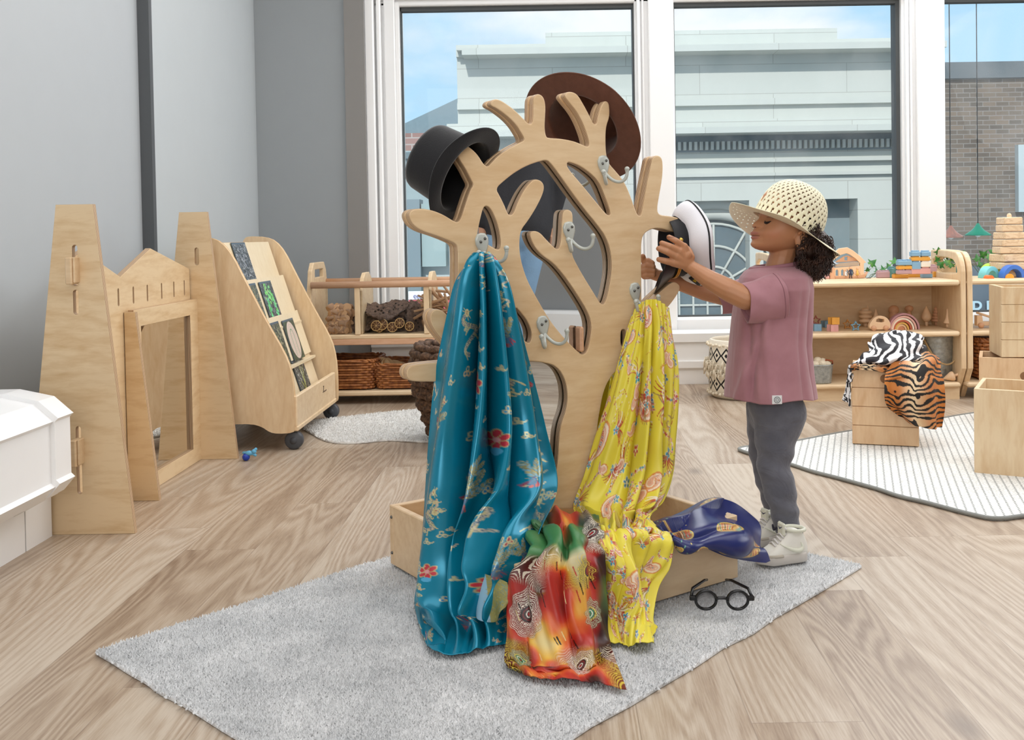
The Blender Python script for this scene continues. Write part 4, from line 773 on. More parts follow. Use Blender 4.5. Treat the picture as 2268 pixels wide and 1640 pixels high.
# ark
ww = plain('light_turned_wood', '#ecc9a4', .5, var=.08); wd = plain('warm_turned_wood', '#dba883', .5, var=.08); wk = plain('grey_toy_wood', '#b9a592', .5)
a0 = on(1880, 612, zt1); k = sc_at(a0); A = thing('toy_ark', 'pale wooden toy ark house with arched roof and balconies on the shelf top', 'toy house', a0)
ap = lambda px, py: ((px-1880)*k, (612-py)*k)
AM = FM(a0.x, a0.y, a0.z)
roof = [ap(*q) for q in ((1836, 565), (1850, 553), (1860, 545), (1878, 543), (1890, 550), (1906, 563), (1919, 577), (1914, 579), (1914, 604), (1905, 606), (1905, 578), (1895, 568), (1884, 560), (1876, 556), (1862, 560), (1845, 572), (1838, 577))]
panel('roof_arch', [roof], .02, AM, ww, A, .002)
panel('hull', [[ap(*q) for q in ((1840, 600), (1846, 606), (1900, 606), (1920, 602), (1924, 598), (1916, 611), (1900, 612), (1852, 612), (1842, 610))]], .05, AM, wd, A, .002)
panel('house_wall', [[ap(*q) for q in ((1846, 607), (1846, 588), (1905, 584), (1905, 607))]]+[[ap(x, 606), ap(x, 594), ap(x+3, 591), ap(x+6, 594), ap(x+6, 606)] for x in (1851, 1863, 1873, 1884)], .012, AM, ww, A, .001)
panel('balcony', [[ap(*q) for q in ((1850, 586), (1853, 579), (1896, 575), (1905, 577), (1900, 584))]], .03, AM, wk, A, .001)
panel('gable', [[ap(*q) for q in ((1850, 576), (1870, 563), (1880, 561), (1896, 568), (1902, 574))], [ap(*q) for q in ((1872, 572), (1872, 564), (1879, 564), (1879, 572))]], .008, Matrix.Translation((0, .01, 0)) @ AM, wd, A, .001)
def figure(px, pyb, h, c1, c2, lab):
    b = on(px, pyb, zt1); o = thing('toy_figure', lab, 'toy figure', b); hh = h*sc_at(b)
    MB().sphere(b+Vector((0, 0, hh*.9)), hh*.12, 8).build('head', plain('doll_skin', '#e5b895', .5), o); MB().lathe([(hh*.05, hh*.8), (hh*.10, hh*.7), (hh*.09, hh*.5), (hh*.17, hh*.3), (0, hh*.3)], 12, Matrix.Translation(b)).build('clothes', c1, o)
    for sx in (-1, 1): MB().tube([b+Vector((sx*hh*.06, 0, hh*.35)), b+Vector((sx*hh*.10, 0, .001))], hh*.045, 7).build('leg', c2, o); MB().tube([b+Vector((sx*hh*.09, 0, hh*.72)), b+Vector((sx*hh*.22, 0, hh*.5)), b+Vector((sx*hh*.2, -.005, hh*.42))], hh*.035, 6).build('arm', c2, o)
figure(1873, 613, 20, plain('white_cloth', '#eef0f2', .6), plain('doll_skin2', '#e5b895', .5), 'tiny white-dressed doll standing before the ark')
figure(1884, 614, 26, plain('navy_cloth', '#33405f', .5), plain('dark_grey_cloth', '#454a55', .5), 'tiny navy-suited doll in the middle before the ark')
figure(1899, 613, 24, plain('yellow_cloth', '#f0c368', .5), plain('doll_skin3', '#e5b895', .5), 'tiny yellow-dressed doll before the right end of the ark')
b = on(1843, 614, zt1); k = sc_at(b); o = MB().lathe([(.015, 0), (.011, .02), (.012, .05), (.009, .062), (0, .066)], 16, Matrix.Translation(b)).build('peg_doll', wd); tag(o, 'wooden peg body beside the left end of the ark', 'peg doll')
bp = b+Vector((.0, 0, .078)); o = MB().sphere(bp, .013, sc=(1.7, .9, .8)).tube([bp+Vector((-.018, 0, 0)), bp+Vector((-.018, 0, .028))], [.004, .001], 8).sphere(bp+Vector((.02, 0, -.003)), .007, sc=(1.8, .8, .5)).build('toy_bird', plain('pale_blue_toy', '#b7cbdc', .4)); tag(o, 'pale blue toy bird perched on the peg beside the ark', 'toy bird')
o = MB().box(on(1832, 616, zt1)+Vector((0, 0, .012)), (.022, .018, .022), b=.003).build('toy_block', plain('pink_toy', '#e9b3ae', .5)); tag(o, 'small pale pink block by the child\'s hair on the shelf', 'toy block')
o = MB().box(on(1924, 617, zt1)+Vector((0, 0, .002)), (.022, .006, .004)).build('toy_plank', plain('dark_grey_toy', '#5d5c63', .5)); tag(o, 'thin dark grey strip lying alone on the shelf top', 'toy')
# ivy
leafm = NT('ivy_leaf'); cc = leafm.co(); leafm.rgb(leafm.ramp(leafm.noise(cc, 22, 3), (.3, hexc('#1e5a2c')), (.55, hexc('#3f8238')), (.75, hexc('#86b84a')))); leafm.p(Roughness=.35); leafm = leafm.m
stemm = plain('ivy_stem', '#5c7a3c', .6); potm = plain('pale_wood_pot', '#dfc39d', .6, var=.08)
def ivy(pb, leaves, lab, pot=True):
    o = thing('ivy_plant', lab, 'plant', pb)
    if pot: MB().box(pb+Vector((0, 0, .034)), (.065, .065, .066), b=.003).build('pot', potm, o)
    r = random.Random(len(leaves)); root = pb+Vector((0, 0, .05))
    for (c, s) in leaves:
        M = Matrix.Translation(c) @ Matrix.Rotation(r.uniform(-.7, .7), 4, 'Z') @ Matrix.Rotation(r.uniform(.9, 1.9), 4, 'X') @ Matrix.Rotation(r.uniform(-1.2, 1.2), 4, 'Z') @ Matrix.Scale(s, 4)
        ol = [(0, -.1), (.25, -.35), (.55, -.25), (.45, 0), (.95, .25), (.42, .35), (.3, .55), (0, 1.1), (-.3, .55), (-.42, .35), (-.95, .25), (-.45, 0), (-.55, -.25), (-.25, -.35)]
        n = len(ol); vs = [(0, .2, .06)]+[(x, y, -.16*abs(x)+.05*y*y) for x, y in ol]; vs += [(x, y, z-.02) for x, y, z in vs]
        MB().add([M @ Vector(v) for v in vs], [(0, 1+i, 1+(i+1) % n) for i in range(n)]+[(n+1, n+2+(i+1) % n, n+2+i) for i in range(n)], True).build('leaf', leafm, o)
        MB().tube([root, root.lerp(c, .5)+Vector((0, .0, .02)), c], .0013, 5).build('stem', stemm, o)
    return o
pb = on(2098, 607, zt1); ivy(pb, [(P(*q), s) for q, s in (((2082, 588, 4.93), .030), ((2100, 570, 4.95), .034), ((2112, 577, 4.9), .03), ((2125, 585, 4.94), .024), ((2078, 577, 4.96), .026), ((2096, 583, 4.88), .028), ((2080, 560, 5.0), .03), ((2134, 588, 4.92), .02), ((2108, 590, 4.86), .024))], 'ivy in a pale square pot beside the shelf end post')
ivy(Vector((1.62, 5.22, .48)), [(P(*q), s) for q, s in (((1930, 585, 5.15), .034), ((1945, 603, 5.1), .028), ((1958, 598, 5.12), .028), ((1982, 582, 5.16), .034), ((1970, 592, 5.14), .026), ((1995, 590, 5.15), .026), ((1922, 600, 5.12), .02), ((2075, 562, 5.2), .034), ((2068, 575, 5.2), .024))], 'trailing ivy along the window behind the toy bricks', False)
ivy(Vector((2.25, 5.22, .5)), [(P(*q), s) for q, s in (((2166, 575, 5.2), .03), ((2180, 566, 5.2), .034), ((2192, 572, 5.18), .03), ((2203, 560, 5.2), .034), ((2140, 560, 5.25), .024), ((2124, 565, 5.25), .022), ((2173, 588, 5.15), .028), ((2190, 590, 5.15), .024), ((2255, 560, 5.2), .03), ((2266, 552, 5.2), .03))], 'trailing ivy behind the rainbow arches and stacking tower', False)
# ---- middle shelf
def on2(px, py): return on(px, py, zm)
def starpts(R, r_, n=5, a0=math.pi/2): return [((R if i % 2 == 0 else r_)*math.cos(a0+i*math.pi/n), (R if i % 2 == 0 else r_)*math.sin(a0+i*math.pi/n)) for i in range(2*n)]
for i, (px, py, cc_, w) in enumerate(((1811, 734, 'sky', 'lying in front at the left'), (1848, 735, 'rose', 'lying flat under the ochre one'), (1852, 719.5, 'ochre', 'stacked on the rose one'), (1834, 726, 'sky', 'between the two stacks'))):
    b = on2(px, py) if i != 2 else on2(1848, 735)+Vector((.006, 0, .034)); o = thing('star_block', '%s star-shaped toy block %s' % (NM[cc_], w), 'toy block', b); k_ = MB()
    sp = starpts(.030, .018); M = Matrix.Translation(b+Vector((0, .02, 0))); n = len(sp); k_.add([M @ Vector((x, y, z)) for z in (0, .033) for x, y in sp], [(j, (j+1) % n, n+(j+1) % n, n+j) for j in range(n)]+[tuple(range(n))[::-1], tuple(range(n, 2*n))]); k_.build('star_body', BC[cc_], o)
for i, (px, py, cl, w) in enumerate(((1808, 716, '#b5625c', 'dusty red, behind the blue block'), (1878, 722, '#c98a3e', 'brown and ochre, left of the blue one'), (1896, 732, '#79b0cf', 'light blue, standing upright alone'), (1798, 725, '#c4716a', 'red, leaning beside the child'))):
    b = on2(px, 733 if i == 2 else 729); R_s = .026; o = thing('star_ring', 'hollow star-shaped toy ring, %s' % w, 'toy star', b)
    panel('ring_body', [starpts(R_s, R_s*.5), starpts(R_s*.72, R_s*.36)], .014, FM(b.x, b.y, b.z+R_s*.82+(.02 if i == 0 else 0)), plain('star_%d' % i, cl, .45), o, .001)
def lathed(px, py, h, prof, lab, name='toy_tree', m=ww, cat='toy tree', grp=None, stem=None):
    b = on2(px, py); k = h*sc_at(b); o = thing(name, lab, cat, b, grp); T = Matrix.Translation(b)
    MB().lathe([(r*k, z*k) for r, z in prof], 22, T).build('crown', m, o)
    if stem: MB().lathe([(0, 0), (stem[0]*k, 0), (stem[0]*k, stem[1]*k), (0, stem[1]*k)], 14, T).build('trunk', m, o)
cone = [(0, .25), (.24, .25), (.25, .27), (.02, .98), (0, 1)]; egg = [(0, .22), (.12, .24), (.22, .36), (.24, .46), (.20, .62), (.10, .84), (.02, .99), (0, 1)]
rings_ = [(0, .2)]+[q for i in range(5) for q in ((.13-.015*i, .2+.15*i), (.24-.035*i, .22+.15*i), (.24-.035*i, .31+.15*i), (.13-.015*i, .33+.15*i))]+[(.03, .97), (0, 1)]
bee = [(0, .16)]+[q for i in range(3) for q in ((.16, .18+.2*i), (.27, .21+.2*i), (.30, .27+.2*i), (.27, .33+.2*i), (.16, .36+.2*i))]+[(.2, .78), (.1, .86), (0, .88)]
lathed(1917, 724, 48, bee, 'beehive-shaped wooden tree at the left of the middle shelf', stem=(.09, .2)); lathed(1922, 721, 48, [(0, .6), (.04, .62), (.05, .8), (.01, .99), (0, 1)], 'slim pointed wooden tree behind the beehive-shaped one', stem=(.04, .65))
lathed(1940, 724, 40, cone, 'plain wooden cone tree behind the toy car', stem=(.05, .3)); lathed(1980, 722, 46, [(0, 0), (.22, 0), (.22, .6), (.17, .63), (.24, .7), (.22, .9), (.12, .98), (0, 1)], 'round-capped wooden acorn figure behind the rainbow', 'acorn_figure', wd, 'toy figure')
lathed(2014, 722, 46, [(0, 0), (.2, 0), (.16, .45), (.10, .6), (.08, .68), (.16, .74), (.2, .84), (.16, .94), (0, 1)], 'ball-headed wooden peg doll behind the rainbow', 'peg_doll', wd, 'peg doll')
lathed(2052, 723, 45, egg, 'teardrop-shaped wooden tree right of the rainbow', stem=(.07, .25)); lathed(2073, 716, 42, rings_, 'ringed wooden tree between the teardrop and tall cone trees', stem=(.07, .25), m=wd)
lathed(2088, 723, 51, [(0, .22), (.15, .22), (.02, .98), (0, 1)], 'tallest slim cone tree near the shelf end', stem=(.08, .25)); lathed(2099, 727, 43, [(0, .25), (.22, .25), (.2, .29), (.11, .5), (.06, .8), (.05, .97), (0, 1)], 'bell-bottomed wooden tree frontmost near the shelf end', stem=(.09, .3))
# car
b = on2(1950, 733); k = sc_at(b); car = thing('toy_car', 'pale wooden toy car with a cut-out window on the middle shelf', 'toy car', b); cp = lambda px, py: ((px-1950)*k, (733-py)*k)
panel('car_body', [[(p.x, p.y) for p in chaikin(pts_([cp(*q) for q in ((1925, 727), (1926, 718), (1936, 704), (1950, 699), (1964, 703), (1972, 714), (1974, 727), (1966, 731), (1932, 731))]), 2)], [cp(*q) for q in ((1941, 713), (1942, 708), (1947, 706), (1958, 708), (1959, 713), (1955, 715), (1944, 714))]], .028, FM(b.x, b.y, b.z), ww, car, .003)
for px in (1935, 1962): x, z = cp(px, 727.5); MB().lathe([(0, -.004), (5.8*k, -.004), (5.8*k, .004), (0, .004)], 20, Matrix.Translation((b.x+x, b.y-.003, b.z+5.8*k)) @ Matrix.Rotation(math.pi/2, 4, 'X')).build('wheel', wd, car)
# nested rainbow
b = on2(2003, 731); k = sc_at(b)
for i, (R, cl, nm) in enumerate(((35, '#b98a90', 'mauve outermost'), (29.5, '#e3b2a6', 'blush pink'), (25, '#f1e3d0', 'cream'), (21, '#c4674a', 'rust red'), (16, '#dfb15e', 'golden'), (11.5, '#e3b98e', 'peach'), (7.5, '#c98763', 'solid brown innermost'))):
    o = MB(); r0 = (R-3.9)*k if i < 6 else 0; R1 = R*k; n = 20; vs = []
    for y in (0, .035):
        for rr in (r0, R1):
            for j in range(n+1): a = math.pi*j/n; vs.append((b.x-.0*i+rr*math.cos(a)-(35-R)*k*.25, b.y+y, b.z+rr*1.05*math.sin(a)))
    q = n+1; fs = []
    for j in range(n): fs += [(j, j+1, q+j+1, q+j), (2*q+j, 3*q+j, 3*q+j+1, 2*q+j+1), (q+j, q+j+1, 3*q+j+1, 3*q+j), (j, 2*q+j, 2*q+j+1, j+1)]
    fs += [(0, q, 3*q, 2*q), (n, 2*q+n, 3*q+n, q+n)]
    ob = o.add(vs, fs).build('rainbow_arch', plain('rainbow_%d' % i, cl, .5), bevel=.001); tag(ob, '%s arch of the muted nesting rainbow' % nm, 'toy arch', 'arches of the muted nesting rainbow')
# ---- bottom shelf: bucket, top, tub
gv = NT('galvanised'); cc = gv.co(); gv.rgb(gv.ramp(gv.noise(cc, 60, 4, .7), (.3, hexc('#8d9292')), (.7, hexc('#b9bdbb')))); gv.p(Roughness=.42, Metallic=.65); gv = gv.m
b = on(2078, 838, zl); b = P(2078, 838, SY+.16); b.z = zl; R1 = 36*sc_at(b); bk_ = thing('bucket', 'galvanised metal bucket with rope handle on the bottom shelf', 'bucket', b); T = Matrix.Translation(b); hB = .205
MB().lathe([(0, .004), (R1*.85, .004), (R1*.86, 0)]+[(R1*(.86+.14*i/24)+.0018*math.sin(i*2.1), hB*i/24) for i in range(1, 24)]+[(R1, hB), (R1*1.03, hB+.002), (R1*1.03, hB+.008), (R1*.99, hB+.008), (R1*.97, hB-.002), (R1*.84, .012), (0, .01)], 40, T).build('pail', gv, bk_)
rope = plain('rope', '#bfa277', .8, var=.2, bump=.6, bscale=300); MB().tube([b+Vector(q) for q in chaikin([(R1*.9, -R1*.5, hB-.01), (R1*1.05, -R1*.7, hB-.03), (R1*.95, -R1*.95, hB-.07), (R1*.5, -R1*1.1, hB-.12), (0, -R1*1.15, hB-.13), (-R1*.6, -R1, hB-.1), (-R1, -R1*.4, hB-.01)], 2, False)], .0042, 8).build('rope_handle', rope, bk_)
b = P(2108, 842, SY+.05); b.z = zl+.024; M = Matrix.Translation(b) @ Matrix.Rotation(math.radians(72), 4, 'Y') @ Matrix.Rotation(.2, 4, 'X'); o = MB().lathe([(0, -.04), (.004, -.038), (.022, -.004), (.024, .006), (.02, .012), (.008, .014), (.006, .02), (.008, .03), (.008, .034), (0, .036)], 24, M).build('spinning_top', ww); tag(o, 'wooden spinning top lying on the bottom shelf before the bucket', 'spinning top')
b = P(1815, 850, SY+.07); b.z = zl; R1 = 30*sc_at(b); tb = thing('metal_tub', 'small grey metal tub full of cream balls, right of the child', 'tub', b); T = Matrix.Translation(b) @ Matrix.Diagonal((1, .75, 1, 1))
MB().lathe([(0, .004), (R1*.85, .003), (R1*.87, 0)]+[(R1*(.87+.12*i/16), .085*i/16) for i in range(1, 16)]+[(R1, .085), (R1*1.03, .088), (R1*1.02, .092), (R1*.97, .09), (R1*.85, .01), (0, .008)], 40, T).build('tub_wall', gv, tb)
MB().tube([b+Vector(q) for q in ((R1*.25, 0, .085), (R1*.5, 0, .112), (R1*.98, 0, .105), (R1*.98, 0, .088))], .004, 8).build('copper_handle', plain('copper_wire', '#a4583a', .4, .6), tb)
wool = plain('cream_wool', '#e9dcc4', .9, var=.1, bump=.8, bscale=200)
for i, (x, y, z) in enumerate(((-.35, -.2, .088), (.15, -.25, .092), (.55, -.1, .085), (-.1, .1, .105), (-.65, 0, .09), (.3, .2, .098))):
    o = MB().sphere(b+Vector((x*R1, y*R1, z)), .021, 10).build('wool_ball', wool); tag(o, 'cream wool-covered ball heaped in the small metal tub', 'ball', 'cream balls in the metal tub')
# ---- second unit: arches on top
def arch(px, py, R, th, cl, lab, y=None, rot=.35):
    b = on(px, py, zt1) if y is None else P(px, py, y); b.z = zt1+.0005; k = sc_at(b); M = Matrix.Translation(b) @ Matrix.Rotation(rot, 4, 'Z'); n = 22; vs = []; R1 = R*k; r0 = (R-th)*k
    for yy_ in (-.022, .022):
        for rr in (r0, R1):
            for j in range(n+1): a = math.pi*j/n; vs.append(M @ Vector((rr*math.cos(a), yy_, rr*1.06*math.sin(a))))
    q = n+1; fs = []
    for j in range(n): fs += [(j, j+1, q+j+1, q+j), (2*q+j, 3*q+j, 3*q+j+1, 2*q+j+1), (q+j, q+j+1, 3*q+j+1, 3*q+j), (j, 2*q+j, 2*q+j+1, j+1)]
    fs += [(0, q, 3*q, 2*q), (n, 2*q+n, 3*q+n, q+n)]; o = MB().add(vs, fs).build('rainbow_arch', plain('arch_'+lab.split()[0], cl, .4), bevel=.0015); tag(o, lab, 'toy arch', 'bright rainbow arches on the right shelf unit')
arch(2196, 611, 27, 10, '#b9d946', 'lime green wooden arch, frontmost on the right shelf'); arch(2190, 603, 24, 9, '#7fd0d6', 'turquoise wooden arch standing behind the lime green one', SY+.15, .5)
arch(2241, 604, 27, 9, '#4878cf', 'blue wooden arch between the turquoise and purple ones', SY+.12, .2); arch(2264, 610, 26, 10, '#9480c2', 'purple wooden arch at the right edge of the picture', None, .5)
arch(2232, 606, 9, 8.9, '#f5a43a', 'orange small solid arch under the blue one', SY+.1, .1); arch(2190, 607, 7, 6.9, '#ee7b3e', 'red-orange small solid arch inside the lime green one', SY+.08, .1)
# stacking tower
gw = wood('grained_blocks', '#ecd0ac', '#c99f74', 'X', 6, contrast=1.2); b = on(2236, 604, zt1); b = P(2236, 604, SY+.22); b.z = zt1; k = sc_at(b); tw_ = thing('stacking_tower', 'tapering tower of pale wooden stacking blocks on the right shelf', 'stacking toy', b)
for i, (y0_, y1_, w) in enumerate(((588, 604, 34), (571, 587, 64), (553, 570, 62), (537, 552, 57), (521, 536, 53), (505, 520, 49), (489, 504, 45), (472, 488, 41))):
    z0_, z1_ = (604-y1_)*k, (604-y0_)*k; MB().box((b.x, b.y, b.z+(z0_+z1_)/2), (w*k, w*k, z1_-z0_-.001), rz=.12*(i % 3-1), b=.004).build('stacking_block', gw, tw_)
MB().lathe([(.011, (604-472)*k), (.011, (604-467)*k), (.007, (604-464)*k), (0, (604-463)*k)], 14, Matrix.Translation(b)).build('peg', gw, tw_)
# trucks and basket on second unit
def truck(px, py, lab, fl=1, s=1):
    b = on2(px, py); k = sc_at(b)*s; o = thing('toy_truck', lab, 'toy truck', b); c = lambda x, y: (fl*x*k, y*k)
    panel('truck_body', [[c(*q) for q in (((-22, 5), (-22, 28), (-10, 28), (-8, 14), (18, 14), (20, 5)))]], .034, FM(b.x, b.y, b.z), ww, o, .003)
    for x in (-14, 12): MB().lathe([(0, -.005), (6*k, -.005), (6*k, .005), (0, .005)], 20, Matrix.Translation((b.x+fl*x*k, b.y-.006, b.z+6*k)) @ Matrix.Rotation(math.pi/2, 4, 'X')).build('wheel', wd, o)
    MB().tube([(b.x-fl*20*k, b.y+.015, b.z+34*k), (b.x+fl*24*k, b.y+.015, b.z+19*k)], 2.6*k, 8).build('ladder_arm', ww, o)
truck(2186, 727, 'pale wooden toy truck with a raised boom on the right shelf unit'); truck(2246, 727, 'pale wooden toy truck mostly hidden by the stacked crate', -1)
b = P(2203, 790, SY+.16); basket((b.x+.02, SY+.17, zl), .30, .28, .195, 'brown wicker basket on the bottom of the open-backed shelf unit')
bl_ = P(2225, 633, SY+.1); o = MB().tube([Vector((bl_.x+.045*math.cos(a), SY+.15, zm+.12+.1*math.sin(a))) for a in np.linspace(0, math.pi, 16)], .006, 8).build('cable_loop', plain('pale_blue_rubber', '#9fd0e6', .4)); tag(o, 'pale blue loop standing behind the stacked crate', 'hoop')
# patterned basket behind the child
pb = Z0(1648, 877); pbk = thing('patterned_basket', 'cream cotton basket with black diamond bands and fringe, behind the child', 'basket', pb); k = sc_at(pb); R1 = 78*k; hb_ = .285
ct = NT('cotton_with_black_diamonds'); tcn = ct.n('TexCoord'); sx = ct.n('SeparateXYZ'); ct.l(tcn.outputs['Object'], sx.inputs[0]); an = ct.math('ARCTAN2', sx.outputs['Y'], sx.outputs['X']); u = ct.math('MULTIPLY', an, 9/math.pi); fu = ct.math('ABSOLUTE', ct.math('SUBTRACT', ct.math('FRACT', u), .5))
msk = None
for zc in (.215, .075):
    dv = ct.math('DIVIDE', ct.math('ABSOLUTE', ct.math('SUBTRACT', sx.outputs['Z'], zc)), .07); s_ = ct.math('ADD', fu, dv); ring = ct.math('LESS_THAN', ct.math('ABSOLUTE', ct.math('SUBTRACT', s_, .46)), .085); dot = ct.math('LESS_THAN', s_, .16); q = ct.math('MAXIMUM', ring, dot); q = ct.math('MULTIPLY', q, ct.math('LESS_THAN', dv, .56)); msk = q if msk is None else ct.math('MAXIMUM', msk, q)
ct.rgb(ct.mix(msk, hexc('#ede4d3'), hexc('#1d1b1c'))); ct.p(Roughness=.9); ct.bump(ct.noise(tcn.outputs['Object'], 160, 2), .4, .004)
o = MB().lathe([(0, .003), (R1*.9, .003), (R1*.98, .02), (R1, .10), (R1*.98, .2), (R1*.95, hb_), (R1*.90, hb_+.004), (R1*.88, hb_-.01), (R1*.88, .02), (0, .02)], 48).build('cotton_wall', ct.m, pbk, keep=False)
wl_ = plain('cream_yarn', '#e8dcc6', .9, var=.08); r = random.Random(3)
m = MB()
for i in range(330): a = r.random()*6.283; z = .115+.07*r.random(); p0 = Vector((R1*math.cos(a), R1*math.sin(a), z)); m.tube([p0, p0*1.0+Vector((.018*math.cos(a), .018*math.sin(a), .006)), p0+Vector((.022*math.cos(a), .022*math.sin(a), -.018))], [.003, .004, .0025], 5)
fo = m.build('fringe', wl_, pbk, keep=False); fo['kind'] = 'stuff'
m = MB()
for z in (.262, .025):
    for i in range(46): a = i*6.283/46; m.sphere(Vector(((R1+.003)*math.cos(a), (R1+.003)*math.sin(a), z+.004*(i % 2))), .008, 5)
fo = m.build('bobble_trim', wl_, pbk, keep=False); fo['kind'] = 'stuff'
# ================================================================ CRATES
crm = wood('crate_birch', '#e5cda8', '#d0ac80', 'Z', 1.0, contrast=.7); crg = wood('crate_birch_warm', '#dfbd95', '#cda176', 'Z', 1.2, contrast=.7); grv = plain('groove_shadow_brown', '#8a6a4c', .8)
def crate(c, w, d, h, rz, lab, hole=True, grooves=3, m=crm, z=0.0):
    o = thing('wooden_crate', lab, 'crate', (c[0], c[1], z)); R = Matrix.Translation((c[0], c[1], z)) @ Matrix.Rotation(rz, 4, 'Z'); t_ = .014
    nb = grooves+1; bh_ = h/nb
    for sgn in (-1, 1):
        f = MB()
        for i in range(nb): f.box((0, sgn*(d/2-t_/2), bh_*(i+.5)), (w, t_, bh_-(.0022 if grooves else 0)), M=R, b=.0012)
        if grooves: f.box((0, sgn*(d/2-t_/2)*.985, h/2), (w-.01, t_*.5, h-.01), M=R)
        f.build('front_board' if sgn < 0 else 'rear_board', m, o)
        MB().box((sgn*(w/2-t_/2), 0, h/2), (t_, d-2*t_-.001, h), M=R, b=.0012).build('side_board', m, o)
    MB().box((0, 0, .012), (w-2*t_, d-2*t_, .012), M=R).build('base_board', m, o)
    if hole:
        MB().lathe([(0, 0), (.017, 0)], 26, R @ Matrix.Translation((0, -d/2-.0006, h-bh_/2)) @ Matrix.Rotation(math.pi/2, 4, 'X')).build('finger_hole', plain('hole_inside_tone', '#8a623f', .7), o)  # flat dark disc stands in for the shaded inside of the hole
    return o
c1 = Z0(2158, 1053); ang = math.radians(-29); ux = Vector((math.cos(ang), math.sin(ang), 0)); uy = Vector((-ux.y, ux.x, 0))
cc_ = c1+ux*.17+uy*.135; crate(cc_, .34, .27, .288, ang, 'pale plain-sided open wooden crate at the right edge of the woven rug', False, 0)
c2 = Z0(2168, 791, .288); ang = math.radians(-24); ux = Vector((math.cos(ang), math.sin(ang), 0)); uy = Vector((-ux.y, ux.x, 0)); cc2 = c2+ux*.17+uy*.12; cc2.z = 0
crate((cc2.x, cc2.y), .34, .24, .288, ang, 'grooved wooden crate with a finger hole, under the stacked crate', True, 1, crg)
cu_ = P(2226, 793, cc2.y-.1); ang2 = math.radians(-12); crate((cu_.x+.165*math.cos(ang2)+.02, cc2.y+.0), .33, .23, .288, ang2, 'grooved wooden crate stacked on top at the right edge of the picture', False, 3, crm, .289)
c3 = Z0(1888, 990); c3r = Z0(2036, 997); a3 = math.atan2((c3r-c3).y, (c3r-c3).x); ux = Vector((math.cos(a3), math.sin(a3), 0)); uy = Vector((-ux.y, ux.x, 0)); w3 = (c3r-c3).length; cc3 = c3+ux*w3/2+uy*.13
crate((cc3.x, cc3.y), w3, .26, .286, a3, 'grooved wooden crate on the woven rug, draped with animal print cloths', True, 3, crg, .011)
# ================================================================ CLOTHS
def cr_interp(A, n):  # catmull-rom along axis 0
    A = np.asarray(A, float); m = A.shape[0]; t = np.linspace(0, m-1, n); i = np.clip(t.astype(int), 0, m-2); f = (t-i).reshape(-1, *([1]*(A.ndim-1)))
    g = lambda k: A[np.clip(k, 0, m-1)]
    p0, p1, p2, p3 = g(i-1), g(i), g(i+1), g(i+2); p0 = np.where((i == 0).reshape(f.shape), 2*p1-p2, p0); p3 = np.where((i >= m-2).reshape(f.shape), 2*p2-p1, p3)
    return .5*((2*p1)+(-p0+p2)*f+(2*p0-5*p1+4*p2-p3)*f*f+(-p0+3*p1-3*p2+p3)*f**3)
def cloth(name, rows, nr, nc, fold, tex, m, parent=None, th=.0015, zmin=.019, U=None, V=None):
    R_ = np.array([[(q[0], q[1], q[2] if len(q) > 2 and q[2] is not None else Z0(q[0], q[1], .022).y) for q in row] for row in rows])
    G = np.array([[tuple(P(px, py, y)) for px, py, y in row] for row in R_])
    G = cr_interp(G, nr); G = cr_interp(np.swapaxes(G, 0, 1), nc); G = np.swapaxes(G, 0, 1)
    s = np.linspace(0, 1, nc)[None, :].repeat(nr, 0); t = np.linspace(0, 1, nr)[:, None].repeat(nc, 1)
    du = np.gradient(G, axis=1); dv = np.gradient(G, axis=0); N = np.cross(du, dv); N /= np.linalg.norm(N, axis=2, keepdims=True)+1e-9
    N = np.where((N[..., 1] > 0)[..., None], -N, N); N[..., 2] *= .5; G = G+N*fold(s, t)[..., None]
    G[..., 2] = np.maximum(G[..., 2], zmin+.001*np.sin(s*40)+.001)
    C = tex.samp(np.clip(s, 0, .9999)*tex.w, np.clip(t, 0, .9999)*tex.h) if tex is not None else None
    me = gridmesh(G, C); o = link(name, me, m, parent); sm = o.modifiers.new('s', 'SOLIDIFY'); sm.thickness = th; sm.offset = -1; return o
def satin(name, rough, **kw):
    t = NT(name); a = t.n('VertexColor', layer_name='col'); t.l(a.outputs[0], t.b.inputs['Base Color']); t.p(Roughness=rough, **kw); t.bump(t.noise(t.co(), 500, 2), .04, .001); return t.m
